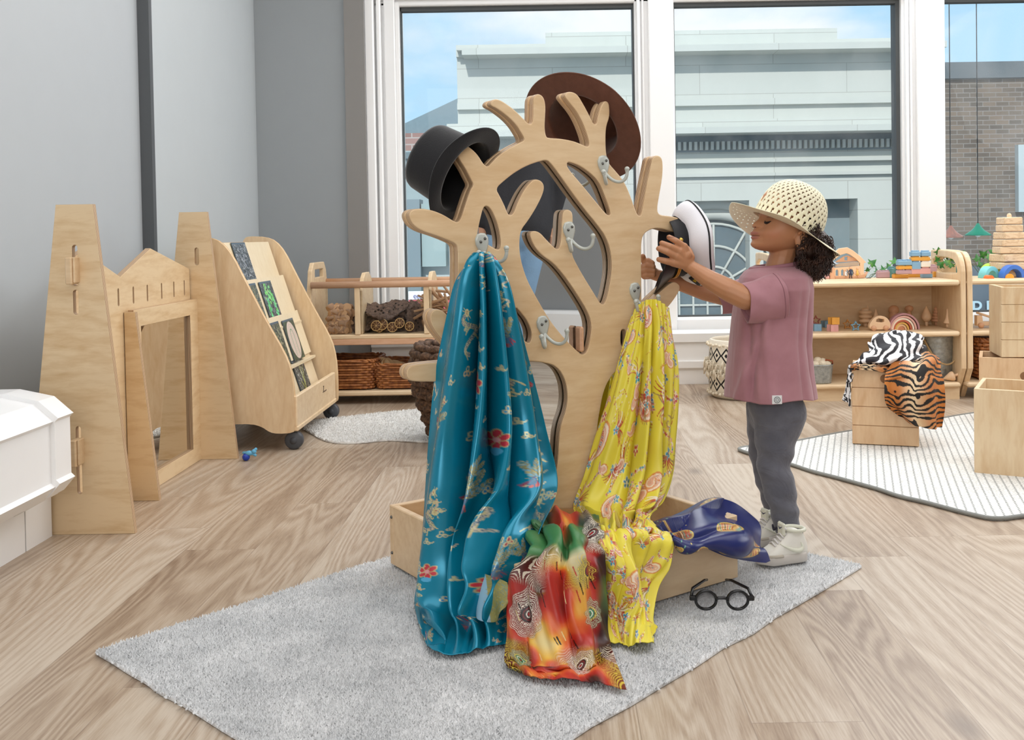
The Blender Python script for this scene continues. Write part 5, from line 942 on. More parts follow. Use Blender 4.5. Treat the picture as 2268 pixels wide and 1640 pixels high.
# ---- teal brocade print
def tex_blue():
    T = Tex(.62, 1.22, 1000, '#08809d'); r = random.Random(11); gold = ['#aaa478', '#979163', '#bdb685']; 
    def feather(x, y, an, L, c1):
        q = T.loc(x, y, an, L); pts = q([(.0, 0), (.25, .06), (.5, .02), (.75, -.05), (1, -.02)]); T.line(pts, .0022, r.choice(gold))
        for i in range(16):
            u = .15+.8*i/16; a = T.loc(x, y, an, L)([(u, .02), (u+.10, .12)]); T.line(a, .0016, r.choice(gold+[c1])); a = T.loc(x, y, an, L)([(u, 0), (u+.10, -.12)]); T.line(a, .0016, r.choice(gold+[c1]))
        e = q([(1, -.02)])[0]; T.ell(*e, L*.10, L*.07, an, '#c9c08e'); T.ell(*e, L*.055, L*.04, an, '#1b7f92'); T.ell(*e, L*.025, L*.02, an, '#c9c08e')
    def phoenix(x, y, an, s):
        for k in range(3): feather(x, y, an+(k-1)*.5, s*1.15, '#7fb0c4')
        for k in range(11): a = an+math.pi-.9+.18*k; T.line([(x, y), (x+s*.55*math.cos(a), y+s*.55*math.sin(a))], .0032, r.choice(['#b04a5c', '#8f5f78', '#c46a62', '#39759a']), .0008)
        T.ell(x-s*.1*math.cos(an), y-s*.1*math.sin(an), s*.3, s*.17, an, '#5a7f9c'); 
        for k in range(18): T.ell(x+r.gauss(0, s*.12), y+r.gauss(0, s*.09), s*.035, s*.03, 0, r.choice(gold+['#7a5a78', '#2b6ea4']), .0014)
        hx, hy = x-s*.5*math.cos(an+.5), y-s*.5*math.sin(an+.5); T.line([(x, y), (hx, hy)], s*.1, '#5f86a3', s*.05); T.ell(hx, hy, s*.08, s*.06, 0, '#d8d0a0'); T.ell(hx-s*.04, hy-s*.07, s*.04, s*.03, 0, '#c23b48')
    def dragon(x, y, an, s):
        pts = T.loc(x, y, an, s)([(u-.5, .22*math.sin(u*9)+.0) for u in np.linspace(0, 1, 22)]); T.line(pts, s*.15, '#c9c08e', s*.07); T.line(pts, s*.12, '#5f7486', s*.05)
        for i, p in enumerate(pts): T.ell(p[0], p[1], s*.045, s*.03, i, '#cfc6b0', .0013)
        for i in range(4): p = pts[3+i*5]; T.line([p, (p[0]+r.gauss(0, s*.16), p[1]+s*.2)], .003, '#c9c08e', .001)
        p = pts[0]; T.ell(p[0], p[1], s*.12, s*.09, an, '#d8d0a0'); T.ell(p[0], p[1], s*.06, s*.04, an, '#a8575c')
        for k in range(5): a = r.random()*6; T.line([p, (p[0]+s*.22*math.cos(a), p[1]+s*.22*math.sin(a))], .002, '#c9c08e')
    def cloud(x, y, s, c='#4aa6cf'):
        for k in range(3): a = k*2.1+r.random(); T.ell(x+s*.35*math.cos(a), y+s*.35*math.sin(a), s*.38, s*.3, a, c); T.ell(x+s*.35*math.cos(a), y+s*.35*math.sin(a), s*.38, s*.3, a, '#cfc79a', .0022)
        T.line([(x, y), (x+s*.9, y+s*.2), (x+s*1.2, y-s*.1)], .0022, '#cfc79a')
    for (u, v) in ((.08, .17), (.42, .36), (.10, .58), (.55, .58), (.30, .74), (.07, 1.02), (.50, .93), (.33, 1.1), (.33, .12)): phoenix(u+r.gauss(0, .01), v, -1.2+r.gauss(0, .5), .055+.012*r.random())
    for (u, v) in ((.22, .40), (.15, .82), (.40, .80), (.45, .50), (.58, .80), (.26, 1.0), (.50, .22), (.56, 1.08)): dragon(u, v, 1.3+r.gauss(0, .4), .09)
    for (u, v) in ((.28, .50), (.50, .07), (.28, .25), (.44, .98), (.17, .95), (.38, .62)): T.flower(u, v, .022, 6, '#c23b48', '#e0a0a0', r.random(), '#b9b07c'); T.ell(u, v+.025, .012, .008, 0, '#58aed6')
    for k in range(14): dragon(r.random()*.62, r.random()*1.22, 1.3+r.gauss(0, .6), .06)
    for k in range(12): phoenix(r.random()*.62, r.random()*1.22, -1.2+r.gauss(0, .5), .036)
    for k in range(120): cloud(r.random()*.62, r.random()*1.22, .010+.008*r.random(), r.choice(['#08809d', '#3c9ccc', '#08809d', '#2a7fb8', '#b04a5c']))
    return T
blue = thing('teal_brocade_cloth', 'long teal satin cloth with gold brocade birds, hung from a hook to the rug', 'cloth', P(1060, 1440, 1.95))
brow = [[(1048, 572, 2.22), (1057, 563, 2.19), (1068, 560, 2.17), (1079, 563, 2.19), (1088, 572, 2.22)], [(1030, 592, 2.21), (1048, 587, 2.18), (1068, 583, 2.165), (1088, 587, 2.18), (1108, 594, 2.22)],
 [(1007, 630, 2.21), (1038, 628, 2.18), (1070, 625, 2.165), (1100, 627, 2.18), (1130, 633, 2.23)], [(990, 700, 2.2), (1030, 700, 2.17), (1070, 700, 2.16), (1110, 700, 2.18), (1148, 700, 2.24)],
 [(964, 830, 2.2), (1015, 832, 2.17), (1068, 835, 2.16), (1125, 832, 2.19), (1182, 830, 2.27)], [(951, 960, 2.21), (1005, 962, 2.17), (1065, 965, 2.15), (1138, 960, 2.18), (1212, 950, 2.28)],
 [(943, 1080, 2.23), (1000, 1085, 2.15), (1060, 1090, 2.12), (1145, 1085, 2.12), (1238, 1075, 2.24)], [(938, 1170, 2.26), (995, 1180, 2.145), (1055, 1190, 2.10), (1120, 1195, 2.02), (1195, 1175, 2.02)],
 [(928, 1275, 2.23), (985, 1285, 2.12), (1045, 1290, 2.045), (1108, 1290, 1.99), (1160, 1285, 1.96)], [(919, 1345, 2.14), (972, 1370, 2.05), (1028, 1378, 2.0), (1080, 1375, 1.975), (1130, 1365, 1.965)],
 [(934, 1404,), (957, 1442,), (1015, 1449,), (1072, 1436,), (1130, 1425,)]]
def fold_b(s, t):
    e = lambda c, w: np.exp(-((s-c)/w)**2); A = .012+.085*np.clip(t, 0, 1)**.8*np.clip(1.25-t*.45, 0, 1); A = A*np.where(t > .9, 1-(t-.9)*9, 1)
    c1 = .42-.02*t+.01*np.sin(t*7); c2 = .62+.05*t; c3 = .80+.02*np.sin(t*5)
    return A*(.8*e(c1-.16, .11)-1.3*e(c1, .035)+.9*e(c1+.075, .04)-.9*e(c2-.06, .03)+1.0*e(c2, .045)-1.1*e(c2+.075, .03)+.6*e(c3, .06)-.6*e(.94, .04))+.0012*np.sin(s*55+t*9)*t+.022*np.exp(-((s-.75)/.14)**2-((t-.80)/.07)**2)*np.sin(t*60)*.4-.03*np.exp(-((s-.48)/.07)**2-((t-.9)/.1)**2)
cloth('draped_cloth', brow, 640, 270, fold_b, tex_blue(), satin('teal_satin', .24, Metallic=.3), blue)
T = Tex(.1, .16, 900, '#8fb8cc'); T.a[:, :38] = hexc('#8cb6cd')[:3]; T.a[:, 38:] = hexc('#8f8a4e')[:3]; rr_ = random.Random(5)
for k in range(160): x, y = .04+.06*rr_.random(), .16*rr_.random(); T.line([(x, y), (x+rr_.gauss(0, .008), y+rr_.gauss(0, .008))], .0012, rr_.choice(['#6f7a6a', '#b0a35a', '#5c8f9c']))
cloth('turned_hem', [[(1058, 1262, 2.03), (1092, 1275, 1.985), (1132, 1290, 1.955)], [(1064, 1310, 2.0), (1095, 1315, 1.96), (1138, 1320, 1.94)], [(1068, 1360, 1.98), (1098, 1378, 1.945), (1134, 1345, 1.93)]], 60, 60, lambda s, t: .01*np.sin(s*9)*t+.012, T, satin('cloth_reverse', .45), blue)
def tex_yellow():
    T = Tex(.62, 1.15, 950, '#e6d748'); r = random.Random(8); P1 = ['#b5443a', '#c96a3e', '#d89a4a', '#efe3cf', '#3f9cb3', '#e3a58c']
    def leaf(x, y, an, s, c):
        T.ell(x, y, s, s*.34, an, '#efe3cf'); T.ell(x, y, s*.85, s*.22, an, c)
    def paisley(x, y, an, s):
        for k in range(22):
            u = k/21; a = an+u*2.4; rr = s*(1-.75*u); cx, cy = x+s*1.1*u*math.cos(an+1.2*u), y+s*1.1*u*math.sin(an+1.2*u); T.ell(cx, cy, rr*.55, rr*.5, 0, '#d98b3e')
        for k in range(22):
            u = k/21; rr = s*(1-.75*u); cx, cy = x+s*1.1*u*math.cos(an+1.2*u), y+s*1.1*u*math.sin(an+1.2*u); T.ell(cx, cy, rr*.45, rr*.4, 0, '#efdcc4')
        for k in range(18):
            u = k/17; rr = s*(1-.75*u); cx, cy = x+s*1.1*u*math.cos(an+1.2*u), y+s*1.1*u*math.sin(an+1.2*u); T.ell(cx, cy, rr*.30, rr*.26, 0, '#e0a98c', .0022); T.ell(cx, cy, rr*.12, rr*.1, 0, r.choice(['#b5443a', '#3f9cb3']))
    def plume(x, y, an, s, n=9):
        for k in range(n): a = an-.9+1.8*k/(n-1); q = [(x+s*u*math.cos(a+.5*u*(1 if k > n/2 else -1)), y+s*u*math.sin(a+.5*u*(1 if k > n/2 else -1))) for u in np.linspace(.2, 1, 7)]; T.line(q, .0055, r.choice(['#b5443a', '#c96a3e', '#efe3cf', '#a8875a']), .0015)
        T.flower(x, y, s*.25, 5, '#3f9cb3', '#c2453c', r.random(), '#efe3cf')
    def vine(x, y, an, s):
        q = T.loc(x, y, an, s)([(u, .18*math.sin(u*5)) for u in np.linspace(0, 1, 14)]); T.line(q, .0026, '#9a6a3c')
        for i, p in enumerate(q[1:]): leaf(p[0], p[1], an+(1 if i % 2 else -1)*1.0, s*.10, r.choice(P1)); T.ell(p[0]+r.gauss(0, .004), p[1], .003, .003, 0, r.choice(P1))
    for (u, v) in ((.30, .05), (.12, .12), (.5, .15), (.33, .32), (.08, .38), (.42, .48), (.2, .58), (.55, .6), (.07, .72), (.36, .76), (.25, .92), (.55, .9), (.45, 1.05), (.12, 1.0)): paisley(u, v, r.random()*6, .045+.02*r.random())
    for (u, v) in ((.2, .06), (.42, .1), (.22, .25), (.45, .28), (.55, .42), (.22, .45), (.33, .62), (.48, .74), (.12, .86), (.4, .9), (.22, 1.06), (.58, 1.02), (.05, .56), (.05, .2)): plume(u, v, r.random()*6, .065)
    for k in range(34): paisley(r.random()*.62, r.random()*1.15, r.random()*6, .028)
    for k in range(40): plume(r.random()*.62, r.random()*1.15, r.random()*6, .042)
    for k in range(70): vine(r.random()*.62, r.random()*1.15, r.random()*6, .07)
    for k in range(40): T.curl(r.random()*.62, r.random()*1.15, r.random()*6, .016, r.choice(['#b5443a', '#a8875a', '#efe3cf']), .0035, 1.3, .0015)
    for k in range(46): x, y = r.random()*.62, r.random()*1.15; T.flower(x, y, .013, 5, r.choice(['#3f9cb3', '#c2453c', '#4f86b0']), '#efe3cf', r.random(), '#efe3cf')
    for k in range(70):
        x, y, a = r.random()*.62, r.random()*1.15, r.random()*6
        for j in range(9): T.ell(x+.006*j*math.cos(a+.12*j), y+.006*j*math.sin(a+.12*j), .002, .002, 0, r.choice(['#b5443a', '#efe3cf', '#d98b3e']))
    return T
yel = thing('yellow_paisley_scarf', 'bright yellow paisley scarf hung from the right branch and over the box', 'scarf', P(1400, 1430, 1.95))
yrow = [[(1402, 700, 2.47), (1416, 675, 2.46), (1438, 664, 2.45), (1460, 667, 2.455), (1481, 684, 2.47)], [(1390, 735, 2.46), (1413, 728, 2.44), (1440, 722, 2.43), (1467, 728, 2.44), (1491, 745, 2.46)],
 [(1371, 795, 2.45), (1403, 790, 2.42), (1436, 788, 2.41), (1469, 790, 2.42), (1500, 800, 2.45)], [(1349, 872, 2.43), (1391, 870, 2.40), (1430, 872, 2.39), (1467, 874, 2.41), (1501, 880, 2.44)],
 [(1322, 962, 2.42), (1371, 965, 2.38), (1420, 968, 2.37), (1462, 970, 2.39), (1498, 972, 2.43)], [(1296, 1052, 2.40), (1350, 1060, 2.36), (1405, 1065, 2.34), (1455, 1062, 2.37), (1492, 1050, 2.41)],
 [(1270, 1128, 2.36), (1328, 1135, 2.28), (1385, 1140, 2.24), (1432, 1135, 2.28), (1468, 1112, 2.36)], [(1305, 1162, 2.14), (1335, 1163, 2.11), (1367, 1165, 2.11), (1400, 1160, 2.14), (1440, 1150, 2.22)],
 [(1315, 1200, 2.01), (1347, 1196, 2.015), (1388, 1188, 2.04), (1432, 1184, 2.07), (1488, 1192, 2.12)], [(1328, 1245, 1.985), (1358, 1243, 1.99), (1396, 1240, 2.025), (1436, 1240, 2.06), (1476, 1238, 2.10)],
 [(1337, 1305, 1.975), (1365, 1303, 1.985), (1400, 1302, 2.01), (1430, 1300, 2.04), (1457, 1292, 2.08)], [(1340, 1365, 1.965), (1370, 1365, 1.97), (1402, 1365, 1.98), (1433, 1365, 1.99), (1458, 1362, 2.02)],
 [(1342, 1420,), (1372, 1430,), (1405, 1433,), (1440, 1430,), (1472, 1392,)]]
def fold_y(s, t):
    e = lambda c, w: np.exp(-((s-c)/w)**2); A = (.008+.035*np.clip(t/.5, 0, 1))*np.clip(t*14+.1, 0, 1); 
    return A*(.7*e(.16, .09)-.9*e(.33+.1*np.sin(t*4), .03)+.8*e(.44+.1*np.sin(t*4), .05)-1.0*e(.56+.08*t, .03)+.8*e(.66+.08*t, .05)-.7*e(.82, .035))*np.where(t > .62, .22, 1)*np.where(t > .95, .4, 1)+.006*np.sin(t*45+s*9+2*np.sin(s*7))*np.exp(-((t-.62)/.07)**2)+.026*np.sin(s*8.5-t*10)*(t > .66)*np.clip((t-.66)*8, 0, 1)+.003*np.sin(s*60+t*20)
cloth('draped_scarf', yrow, 640, 230, fold_y, tex_yellow(), satin('yellow_print', .42), yel)
cloth('rear_fold', [[(1372, 800, 2.52), (1350, 850, 2.5)], [(1362, 860, 2.5), (1330, 900, 2.5)], [(1350, 940, 2.48), (1322, 965, 2.47)]], 60, 30, lambda s, t: .004*np.sin(s*9), Tex(.05, .15, 900, '#b7ab2f'), satin('yellow_print_rear', .42), yel)
def tex_red():
    w, h = .42, .72; T = Tex(w, h, 1100, '#a5231c'); n1 = vnoise(T.W, T.H, 4, 6, 3); n2 = vnoise(T.W, T.H, 9, 14, 4); n3 = vnoise(T.W, T.H, 3, 4, 9); yy0, xx0 = np.mgrid[0:T.H, 0:T.W]/T.r; k = np.clip(.33+.42*np.exp(-((xx0-.20+.25*(yy0-.35))/.085)**2)*(yy0 > .2)*(yy0 < .62)+.75*(n1-.5)+.4*(n2-.5)+.12*np.exp(-((yy0-.66)/.03)**2), 0, 1)
    stops = [(0, '#140a08'), (.22, '#3c0f0c'), (.36, '#9c1d16'), (.50, '#bb3222'), (.62, '#dd6a32'), (.74, '#e9b94c'), (.88, '#e8d79a'), (1, '#e8dfb8')]
    xs = [a for a, _ in stops]; cs = np.array([hexc(c)[:3] for _, c in stops]); T.a[:] = np.stack([np.interp(k, xs, cs[:, i]) for i in range(3)], -1)
    yy, xx = np.mgrid[0:T.H, 0:T.W]/T.r
    g = np.clip((n3-.62)*5, 0, 1)[..., None]*np.clip(1-(yy/h-.35)*2, 0, 1)[..., None]; T.a = T.a*(1-g)+np.array(hexc('#3f7a46')[:3])*g
    tl = np.clip(1-(np.hypot(xx-.08, yy-.05)/.10)**2, 0, 1)[..., None]; T.a = T.a*(1-tl)+np.array(hexc('#3d6f41')[:3])*tl
    iso = (np.sin((n1*1.0+n2*.22)*6.283*40) > .25); Mk = np.clip((vnoise(T.W, T.H, 3, 5, 31)-.50)*7, 0, 1)*np.clip(1-np.exp(-((xx-.20+.25*(yy-.35))/.06)**2)*1.2, 0, 1); pick = (vnoise(T.W, T.H, 4, 5, 44) > .5)[..., None]; lc = np.where(pick, np.array(hexc('#e9dfcb')[:3]), np.array(hexc('#e0c84a')[:3])); T.a = T.a*(1-(Mk*.72)[..., None])+np.array(hexc('#190d0c')[:3])*(Mk*.72)[..., None]; al = (iso*Mk*.85)[..., None]; T.a = T.a*(1-al)+lc*al
    r = random.Random(2)
    for (x, y, R, kd) in ((.08, .43, .050, 0), (.33, .30, .036, 1), (.35, .42, .032, 2), (.29, .60, .04, 0), (.37, .12, .042, 0), (.06, .60, .03, 2)):
        d = np.hypot((xx-x), (yy-y)*.9)+.0035*np.sin(np.arctan2(yy-y, xx-x)*9); m_ = (np.clip((R*1.35-d)*200, 0, 1))*(np.sin(d*6.283/.0052) > .25)*(.75)
        c = np.array(hexc(['#efe8d8', '#e6cf52', '#cfe0c0'][kd])[:3]); b = (np.clip((R*1.35-d)*200, 0, 1)*.55)[..., None]; T.a = T.a*(1-b*.8)+np.array(hexc('#1a0f0e')[:3])*b*.8; T.a = T.a*(1-m_[..., None])+c*m_[..., None]
        T.ell(x, y, R*.5, R*.5, 0, ['#2a1514', '#171313', '#2e8a62'][kd]); T.ell(x, y, R*.38, R*.38, 0, ['#7a1f22', '#a3242a', '#f0efe0'][kd], .003); T.ell(x, y, R*.22, R*.22, 0, ['#e8e2d5', '#c43a33', '#2e8a62'][kd], .003); T.ell(x, y, R*.1, R*.1, 0, '#b3262b')
        for j in range(22): a = j*6.283/22; T.ell(x+R*.62*math.cos(a), y+R*.62*math.sin(a), .0022, .0022, 0, ['#efe8d8', '#e6cf52', '#d8d060'][kd])
    for k in range(36): x, y = .2+r.gauss(0, .07), .4+r.gauss(0, .12); T.line([(x, y), (x+.012, y+.03)], .003, r.choice(['#1a0f0e', '#b3261c', '#e8d79a']), .001)
    return T
red = thing('red_print_scarf', 'silky red, orange and black printed scarf spilling from the box onto the rug', 'scarf', P(1240, 1500, 1.8))
rrow = [[(1168, 1168, 2.16), (1196, 1140, 2.18), (1240, 1131, 2.19), (1282, 1136, 2.17), (1326, 1142, 2.14)], [(1172, 1195, 2.03), (1208, 1172, 2.04), (1250, 1176, 2.03), (1290, 1172, 2.02), (1332, 1178, 2.03)],
 [(1178, 1232, 1.935), (1212, 1212, 1.94), (1250, 1222, 1.93), (1290, 1212, 1.94), (1336, 1220, 1.985)], [(1132, 1272, 1.93), (1182, 1262, 1.905), (1236, 1275, 1.89), (1290, 1270, 1.905), (1342, 1278, 1.965)],
 [(1126, 1345, 1.925), (1180, 1350, 1.885), (1236, 1358, 1.865), (1292, 1356, 1.885), (1344, 1350, 1.95)], [(1123, 1415, 1.90), (1180, 1424, 1.865), (1240, 1430, 1.845), (1300, 1428, 1.86), (1350, 1418, 1.915)],
 [(1118, 1462, 1.845), (1178, 1476, 1.82), (1240, 1482, 1.80), (1302, 1477, 1.80), (1360, 1452, 1.84)], [(1128, 1482,), (1182, 1500,), (1242, 1508,), (1315, 1512,), (1388, 1530,)]]
def fold_r(s, t):
    e = lambda c, w: np.exp(-((s-c)/w)**2); A = .02+.012*np.sin(t*8)
    return A*(1.0*e(.30+.25*t, .08)-1.1*e(.45+.25*t, .04)+.8*e(.62+.2*t, .06)-.9*e(.18, .04)+.6*e(.07, .06)-.7*e(.85, .04))*np.where(t > .88, .35, 1)+.011*np.sin(t*48-s*11+2*np.sin(s*5))*np.exp(-((t-.17)/.12)**2)+.009*np.sin(s*23+t*14)*np.exp(-((t-.86)/.06)**2)+.002*np.sin(s*50-t*30)
cloth('draped_scarf', rrow, 430, 260, fold_r, tex_red(), satin('red_print', .38), red)
def tex_navy():
    w, h = .42, .30; T = Tex(w, h, 1100, '#242c66'); r = random.Random(6)
    for (x, y, s) in ((.10, .17, .045), (.22, .03, .035), (.27, .14, .04), (.15, .25, .045), (.36, .24, .05), (.06, .06, .035), (.385, .17, .03), (.24, .275, .03), (.05, .27, .03)):
        a = r.gauss(0, .3); T.ell(x, y, s, s*.5, a, '#b98a52'); T.ell(x, y+s*.1, s*.8, s*.32, a, r.choice(['#d8b06a', '#8f5a3a', '#c9a45c'])); T.ell(x, y, s, s*.5, a, '#d9c46f', .0022)
        for k in range(7): u = (k/6-.5)*1.5; T.line([(x+u*s, y-s*.3*math.cos(u)), (x+u*s*.7, y+s*.35)], .003, r.choice(['#3a2418', '#efe0b8', '#b5443a', '#4f8f86']))
    for k in range(60): T.ell(.06+r.gauss(0, .03), .15+r.gauss(0, .05), .003, .002, r.random(), r.choice(['#b5643a', '#d9c46f', '#6fae9c']))
    return T
nav = thing('navy_scarf', 'navy silk scarf with gold and brown motifs puffed over the right rim of the box', 'scarf', P(1560, 1200, 2.25))
nrow = [[(1430, 1164, 2.36), (1490, 1128, 2.36), (1560, 1104, 2.36), (1622, 1112, 2.37), (1668, 1158, 2.38)], [(1434, 1166, 2.27), (1500, 1144, 2.25), (1565, 1128, 2.25), (1636, 1142, 2.28), (1684, 1182, 2.33)],
 [(1450, 1172, 2.18), (1508, 1168, 2.16), (1570, 1172, 2.17), (1640, 1184, 2.21), (1695, 1204, 2.29)], [(1486, 1190, 2.115), (1532, 1206, 2.115), (1582, 1216, 2.13), (1642, 1226, 2.17), (1698, 1218, 2.27)], [(1486, 1194, 2.13), (1530, 1222, 2.13), (1582, 1236, 2.15), (1640, 1245, 2.20), (1690, 1238, 2.28)]]
cloth('draped_scarf', nrow, 200, 260, lambda s, t: .022*np.sin(t*9+s*4)*np.sin(s*3.1)+.014*np.sin(s*8-t*6)+.010*np.sin(s*15+t*5)*t-.02*np.exp(-((t-.55-.1*np.sin(s*6))/.05)**2)*(s < .7), tex_navy(), satin('navy_silk', .3), nav, zmin=.06)
# ---- animal prints on the crate
def stripes(w, h, kind, seed):
    T = Tex(w, h, 900, '#f1eff0'); yy, xx = np.mgrid[0:T.H, 0:T.W]/T.r; n = vnoise(T.W, T.H, 5, 7, seed); n2 = vnoise(T.W, T.H, 12, 18, seed+1); n3 = vnoise(T.W, T.H, 30, 40, seed+2)
    if kind == 'zebra': v = np.sin(xx*6.283/.052+n*9+n2*2.5); T.a = np.where((v > .05)[..., None], np.array(hexc('#1d1a20')[:3]), T.a)
    else:
        b = np.clip(np.exp(-((xx-w*.5)/.045)**2), 0, 1)[..., None]*.85; T.a[:] = hexc('#b5682c')[:3]; o_ = (n2[..., None]*.8); T.a = T.a*(1-o_*.5)+np.array(hexc('#dc9440')[:3])*o_*.5; T.a = T.a*(1-b)+np.array(hexc('#ecd9b4')[:3])*b
        v = np.sin(yy*6.283/.030+n*12+n2*3.2+np.abs(xx-w*.5)*35)+n3*.6-.05; T.a = np.where((v > .42)[..., None], np.array(hexc('#17130f')[:3]), T.a)
    return T
cvm = satin('plush_print', .75)
zeb = thing('zebra_print_cloth', 'black and white zebra print cloth heaped on the draped crate', 'cloth', P(1990, 790, 3.8))
cloth('heaped_cloth', [[(1935, 748, 3.98), (1957, 737, 4.0), (1990, 732, 4.0), (2020, 734, 4.0), (2043, 748, 3.98)], [(1926, 760, 3.88), (1950, 750, 3.86), (1990, 746, 3.85), (2025, 750, 3.86), (2050, 765, 3.9)], [(1920, 782, 3.80), (1950, 776, 3.77), (1990, 780, 3.74), (2028, 784, 3.76), (2053, 792, 3.82)], [(1893, 800, 3.76), (1925, 801, 3.72), (1965, 806, 3.70), (2000, 806, 3.70), (2048, 802, 3.78)], [(1880, 815, 3.78), (1925, 812, 3.75), (1965, 816, 3.74), (2000, 816, 3.74), (2040, 812, 3.8)]], 140, 160, lambda s, t: .014*np.sin(s*22+t*9)*np.sin(t*7)+.008*np.sin(t*25+s*7), stripes(.42, .30, 'zebra', 5), cvm, zeb, zmin=.28)
cloth('hanging_end', [[(1880, 812, 3.80), (1892, 806, 3.76), (1904, 806, 3.75)], [(1876, 840, 3.80), (1882, 838, 3.76), (1887, 838, 3.73)], [(1871, 870, 3.80), (1878, 872, 3.76), (1886, 872, 3.74)], [(1866, 885, 3.80), (1877, 893, 3.76), (1885, 902, 3.74)]], 50, 30, lambda s, t: .006*np.sin(s*9), stripes(.08, .2, 'zebra', 8), cvm, zeb)
tig = thing('tiger_print_cloth', 'orange and black tiger print cloth hanging down the front corner of the crate', 'cloth', P(2030, 940, 3.6))
cloth('draped_cloth', [[(1978, 800, 3.84), (2000, 789, 3.84), (2030, 787, 3.84), (2055, 779, 3.86), (2072, 786, 3.88)], [(1963, 822, 3.68), (1995, 806, 3.68), (2030, 808, 3.68), (2060, 800, 3.68), (2086, 812, 3.72)], [(1958, 860, 3.63), (1990, 860, 3.62), (2026, 862, 3.60), (2058, 860, 3.61), (2094, 858, 3.66)], [(1964, 895, 3.63), (1993, 905, 3.61), (2026, 908, 3.60), (2060, 905, 3.62), (2096, 900, 3.66)], [(1985, 918, 3.62), (2012, 936, 3.61), (2040, 947, 3.61), (2064, 950, 3.62), (2090, 948, 3.66)]], 170, 140, lambda s, t: (.004+.012*t)*np.cos(s*6.283*2.6+.5)+.007*np.sin(t*16+s*6)*(t < .4), stripes(.30, .40, 'tiger', 12), cvm, tig)
cloth('rim_fold', [[(1884, 806, 3.80), (1905, 801, 3.78), (1935, 803, 3.77), (1968, 806, 3.75)], [(1884, 812, 3.725), (1905, 808, 3.715), (1935, 811, 3.705), (1968, 815, 3.69)], [(1887, 822, 3.72), (1905, 820, 3.71), (1935, 822, 3.70), (1968, 828, 3.68)]], 30, 90, lambda s, t: .003*np.sin(s*30), stripes(.2, .07, 'tiger', 14), cvm, tig, zmin=.25)
# ================================================================ ROUND GLASSES
gp = Z0(1598, 1350, RUG+.012); gk = sc_at(gp); gls = thing('round_glasses', 'black round-rimmed toy glasses lying on the grey rug', 'glasses', gp); blk_ = plain('gloss_black_plastic', '#121214', .22)
GM = Matrix.Translation(gp+Vector((0, 0, .0))) @ Matrix.Rotation(math.radians(-3), 4, 'Z') @ Matrix.Rotation(math.radians(12), 4, 'X')
cl_, cr_ = -.0325, .0335; rg_ = .0215; lens = glass_mat('spectacle_lens', (.97, .97, .98, 1), .6)
for x in (cl_, cr_):
    MB().tube([GM @ Vector((x+rg_*math.cos(a), 0, rg_+rg_*math.sin(a)*1.0)) for a in np.linspace(0, 6.283, 37)[:-1]], .0032, 10, closed=True).build('rim', blk_, gls)
    MB().lathe([(0, -.0006), (rg_, -.0006), (rg_, .0006), (0, .0006)], 30, GM @ Matrix.Translation((x, 0, rg_)) @ Matrix.Rotation(math.pi/2, 4, 'X')).build('lens', lens, gls)
MB().tube([GM @ Vector(q) for q in ((cl_+rg_-.002, 0, .024), (-.006, -.001, .027), (.006, -.001, .027), (cr_-rg_+.002, 0, .024))], [.004, .0034, .0034, .004], 10).build('bridge', blk_, gls)
for s_, x in ((-1, cl_), (1, cr_)):
    MB().box((x+s_*(rg_+.006), .0, .026), (.014, .007, .011), M=GM, b=.002).build('hinge_end', blk_, gls)
    MB().tube([GM @ Vector(q) for q in ((x+s_*(rg_+.009), .003, .026), (x+s_*(rg_+.004), .03, .03), (x-s_*.004, .075, .022), (x-s_*.012, .10, .008))], [.0036, .0033, .003, .003], 8).build('temple_arm', blk_, gls)
# ================================================================ FIGURES
def cap_prim(mb, p, r0, q, r1, n=14):
    p, q = Vector(p), Vector(q); d = q-p; L = max(d.length, 1e-4); M = Matrix.Translation(p) @ d.to_track_quat('Z', 'Y').to_matrix().to_4x4()
    prof = [(r0*math.sin(a), -r0*math.cos(a)) for a in np.linspace(0, math.pi/2, 6)]+[(r1*math.cos(a), L+r1*math.sin(a)) for a in np.linspace(0, math.pi/2, 6)]; mb.lathe(prof, n, M)
def chain(mb, pts, n=14):
    for a, b in zip(pts[:-1], pts[1:]): cap_prim(mb, a[0], a[1], b[0], b[1], n)
def organic(mb, voxel, it=6, fac=.5, name='body'):
    me = bpy.data.meshes.new(name); me.from_pydata([tuple(v) for v in mb.v], [], mb.f); me.update(); t = bpy.data.objects.new('t', me); COL.objects.link(t)
    r = t.modifiers.new('r', 'REMESH'); r.mode = 'VOXEL'; r.voxel_size = voxel; r.use_smooth_shade = True
    if it: s = t.modifiers.new('s', 'SMOOTH'); s.iterations = it; s.factor = fac
    bpy.context.view_layer.update(); m2 = bpy.data.meshes.new_from_object(t.evaluated_get(bpy.context.evaluated_depsgraph_get())); bpy.data.objects.remove(t); bpy.data.meshes.remove(me); m2.name = name; m2.materials.clear(); return m2
def coords(me): a = np.empty(len(me.vertices)*3, np.float32); me.vertices.foreach_get('co', a); return a.reshape(-1, 3)
def displace(me, f):
    c = coords(me); n = np.empty(len(me.vertices)*3, np.float32); me.vertices.foreach_get('normal', n); n = n.reshape(-1, 3); me.vertices.foreach_set('co', (c+n*f(c)[:, None]).astype(np.float32).ravel()); me.update()
def loft(mb, rings, closed_ends=(True, True)):
    n = len(rings[0]); vs = [v for r in rings for v in r]; fs = [(i*n+k, i*n+(k+1) % n, (i+1)*n+(k+1) % n, (i+1)*n+k) for i in range(len(rings)-1) for k in range(n)]
    if closed_ends[0]: fs.append(tuple(range(n))[::-1])
    if closed_ends[1]: fs.append(tuple((len(rings)-1)*n+k for k in range(n)))
    mb.add(vs, fs, True)
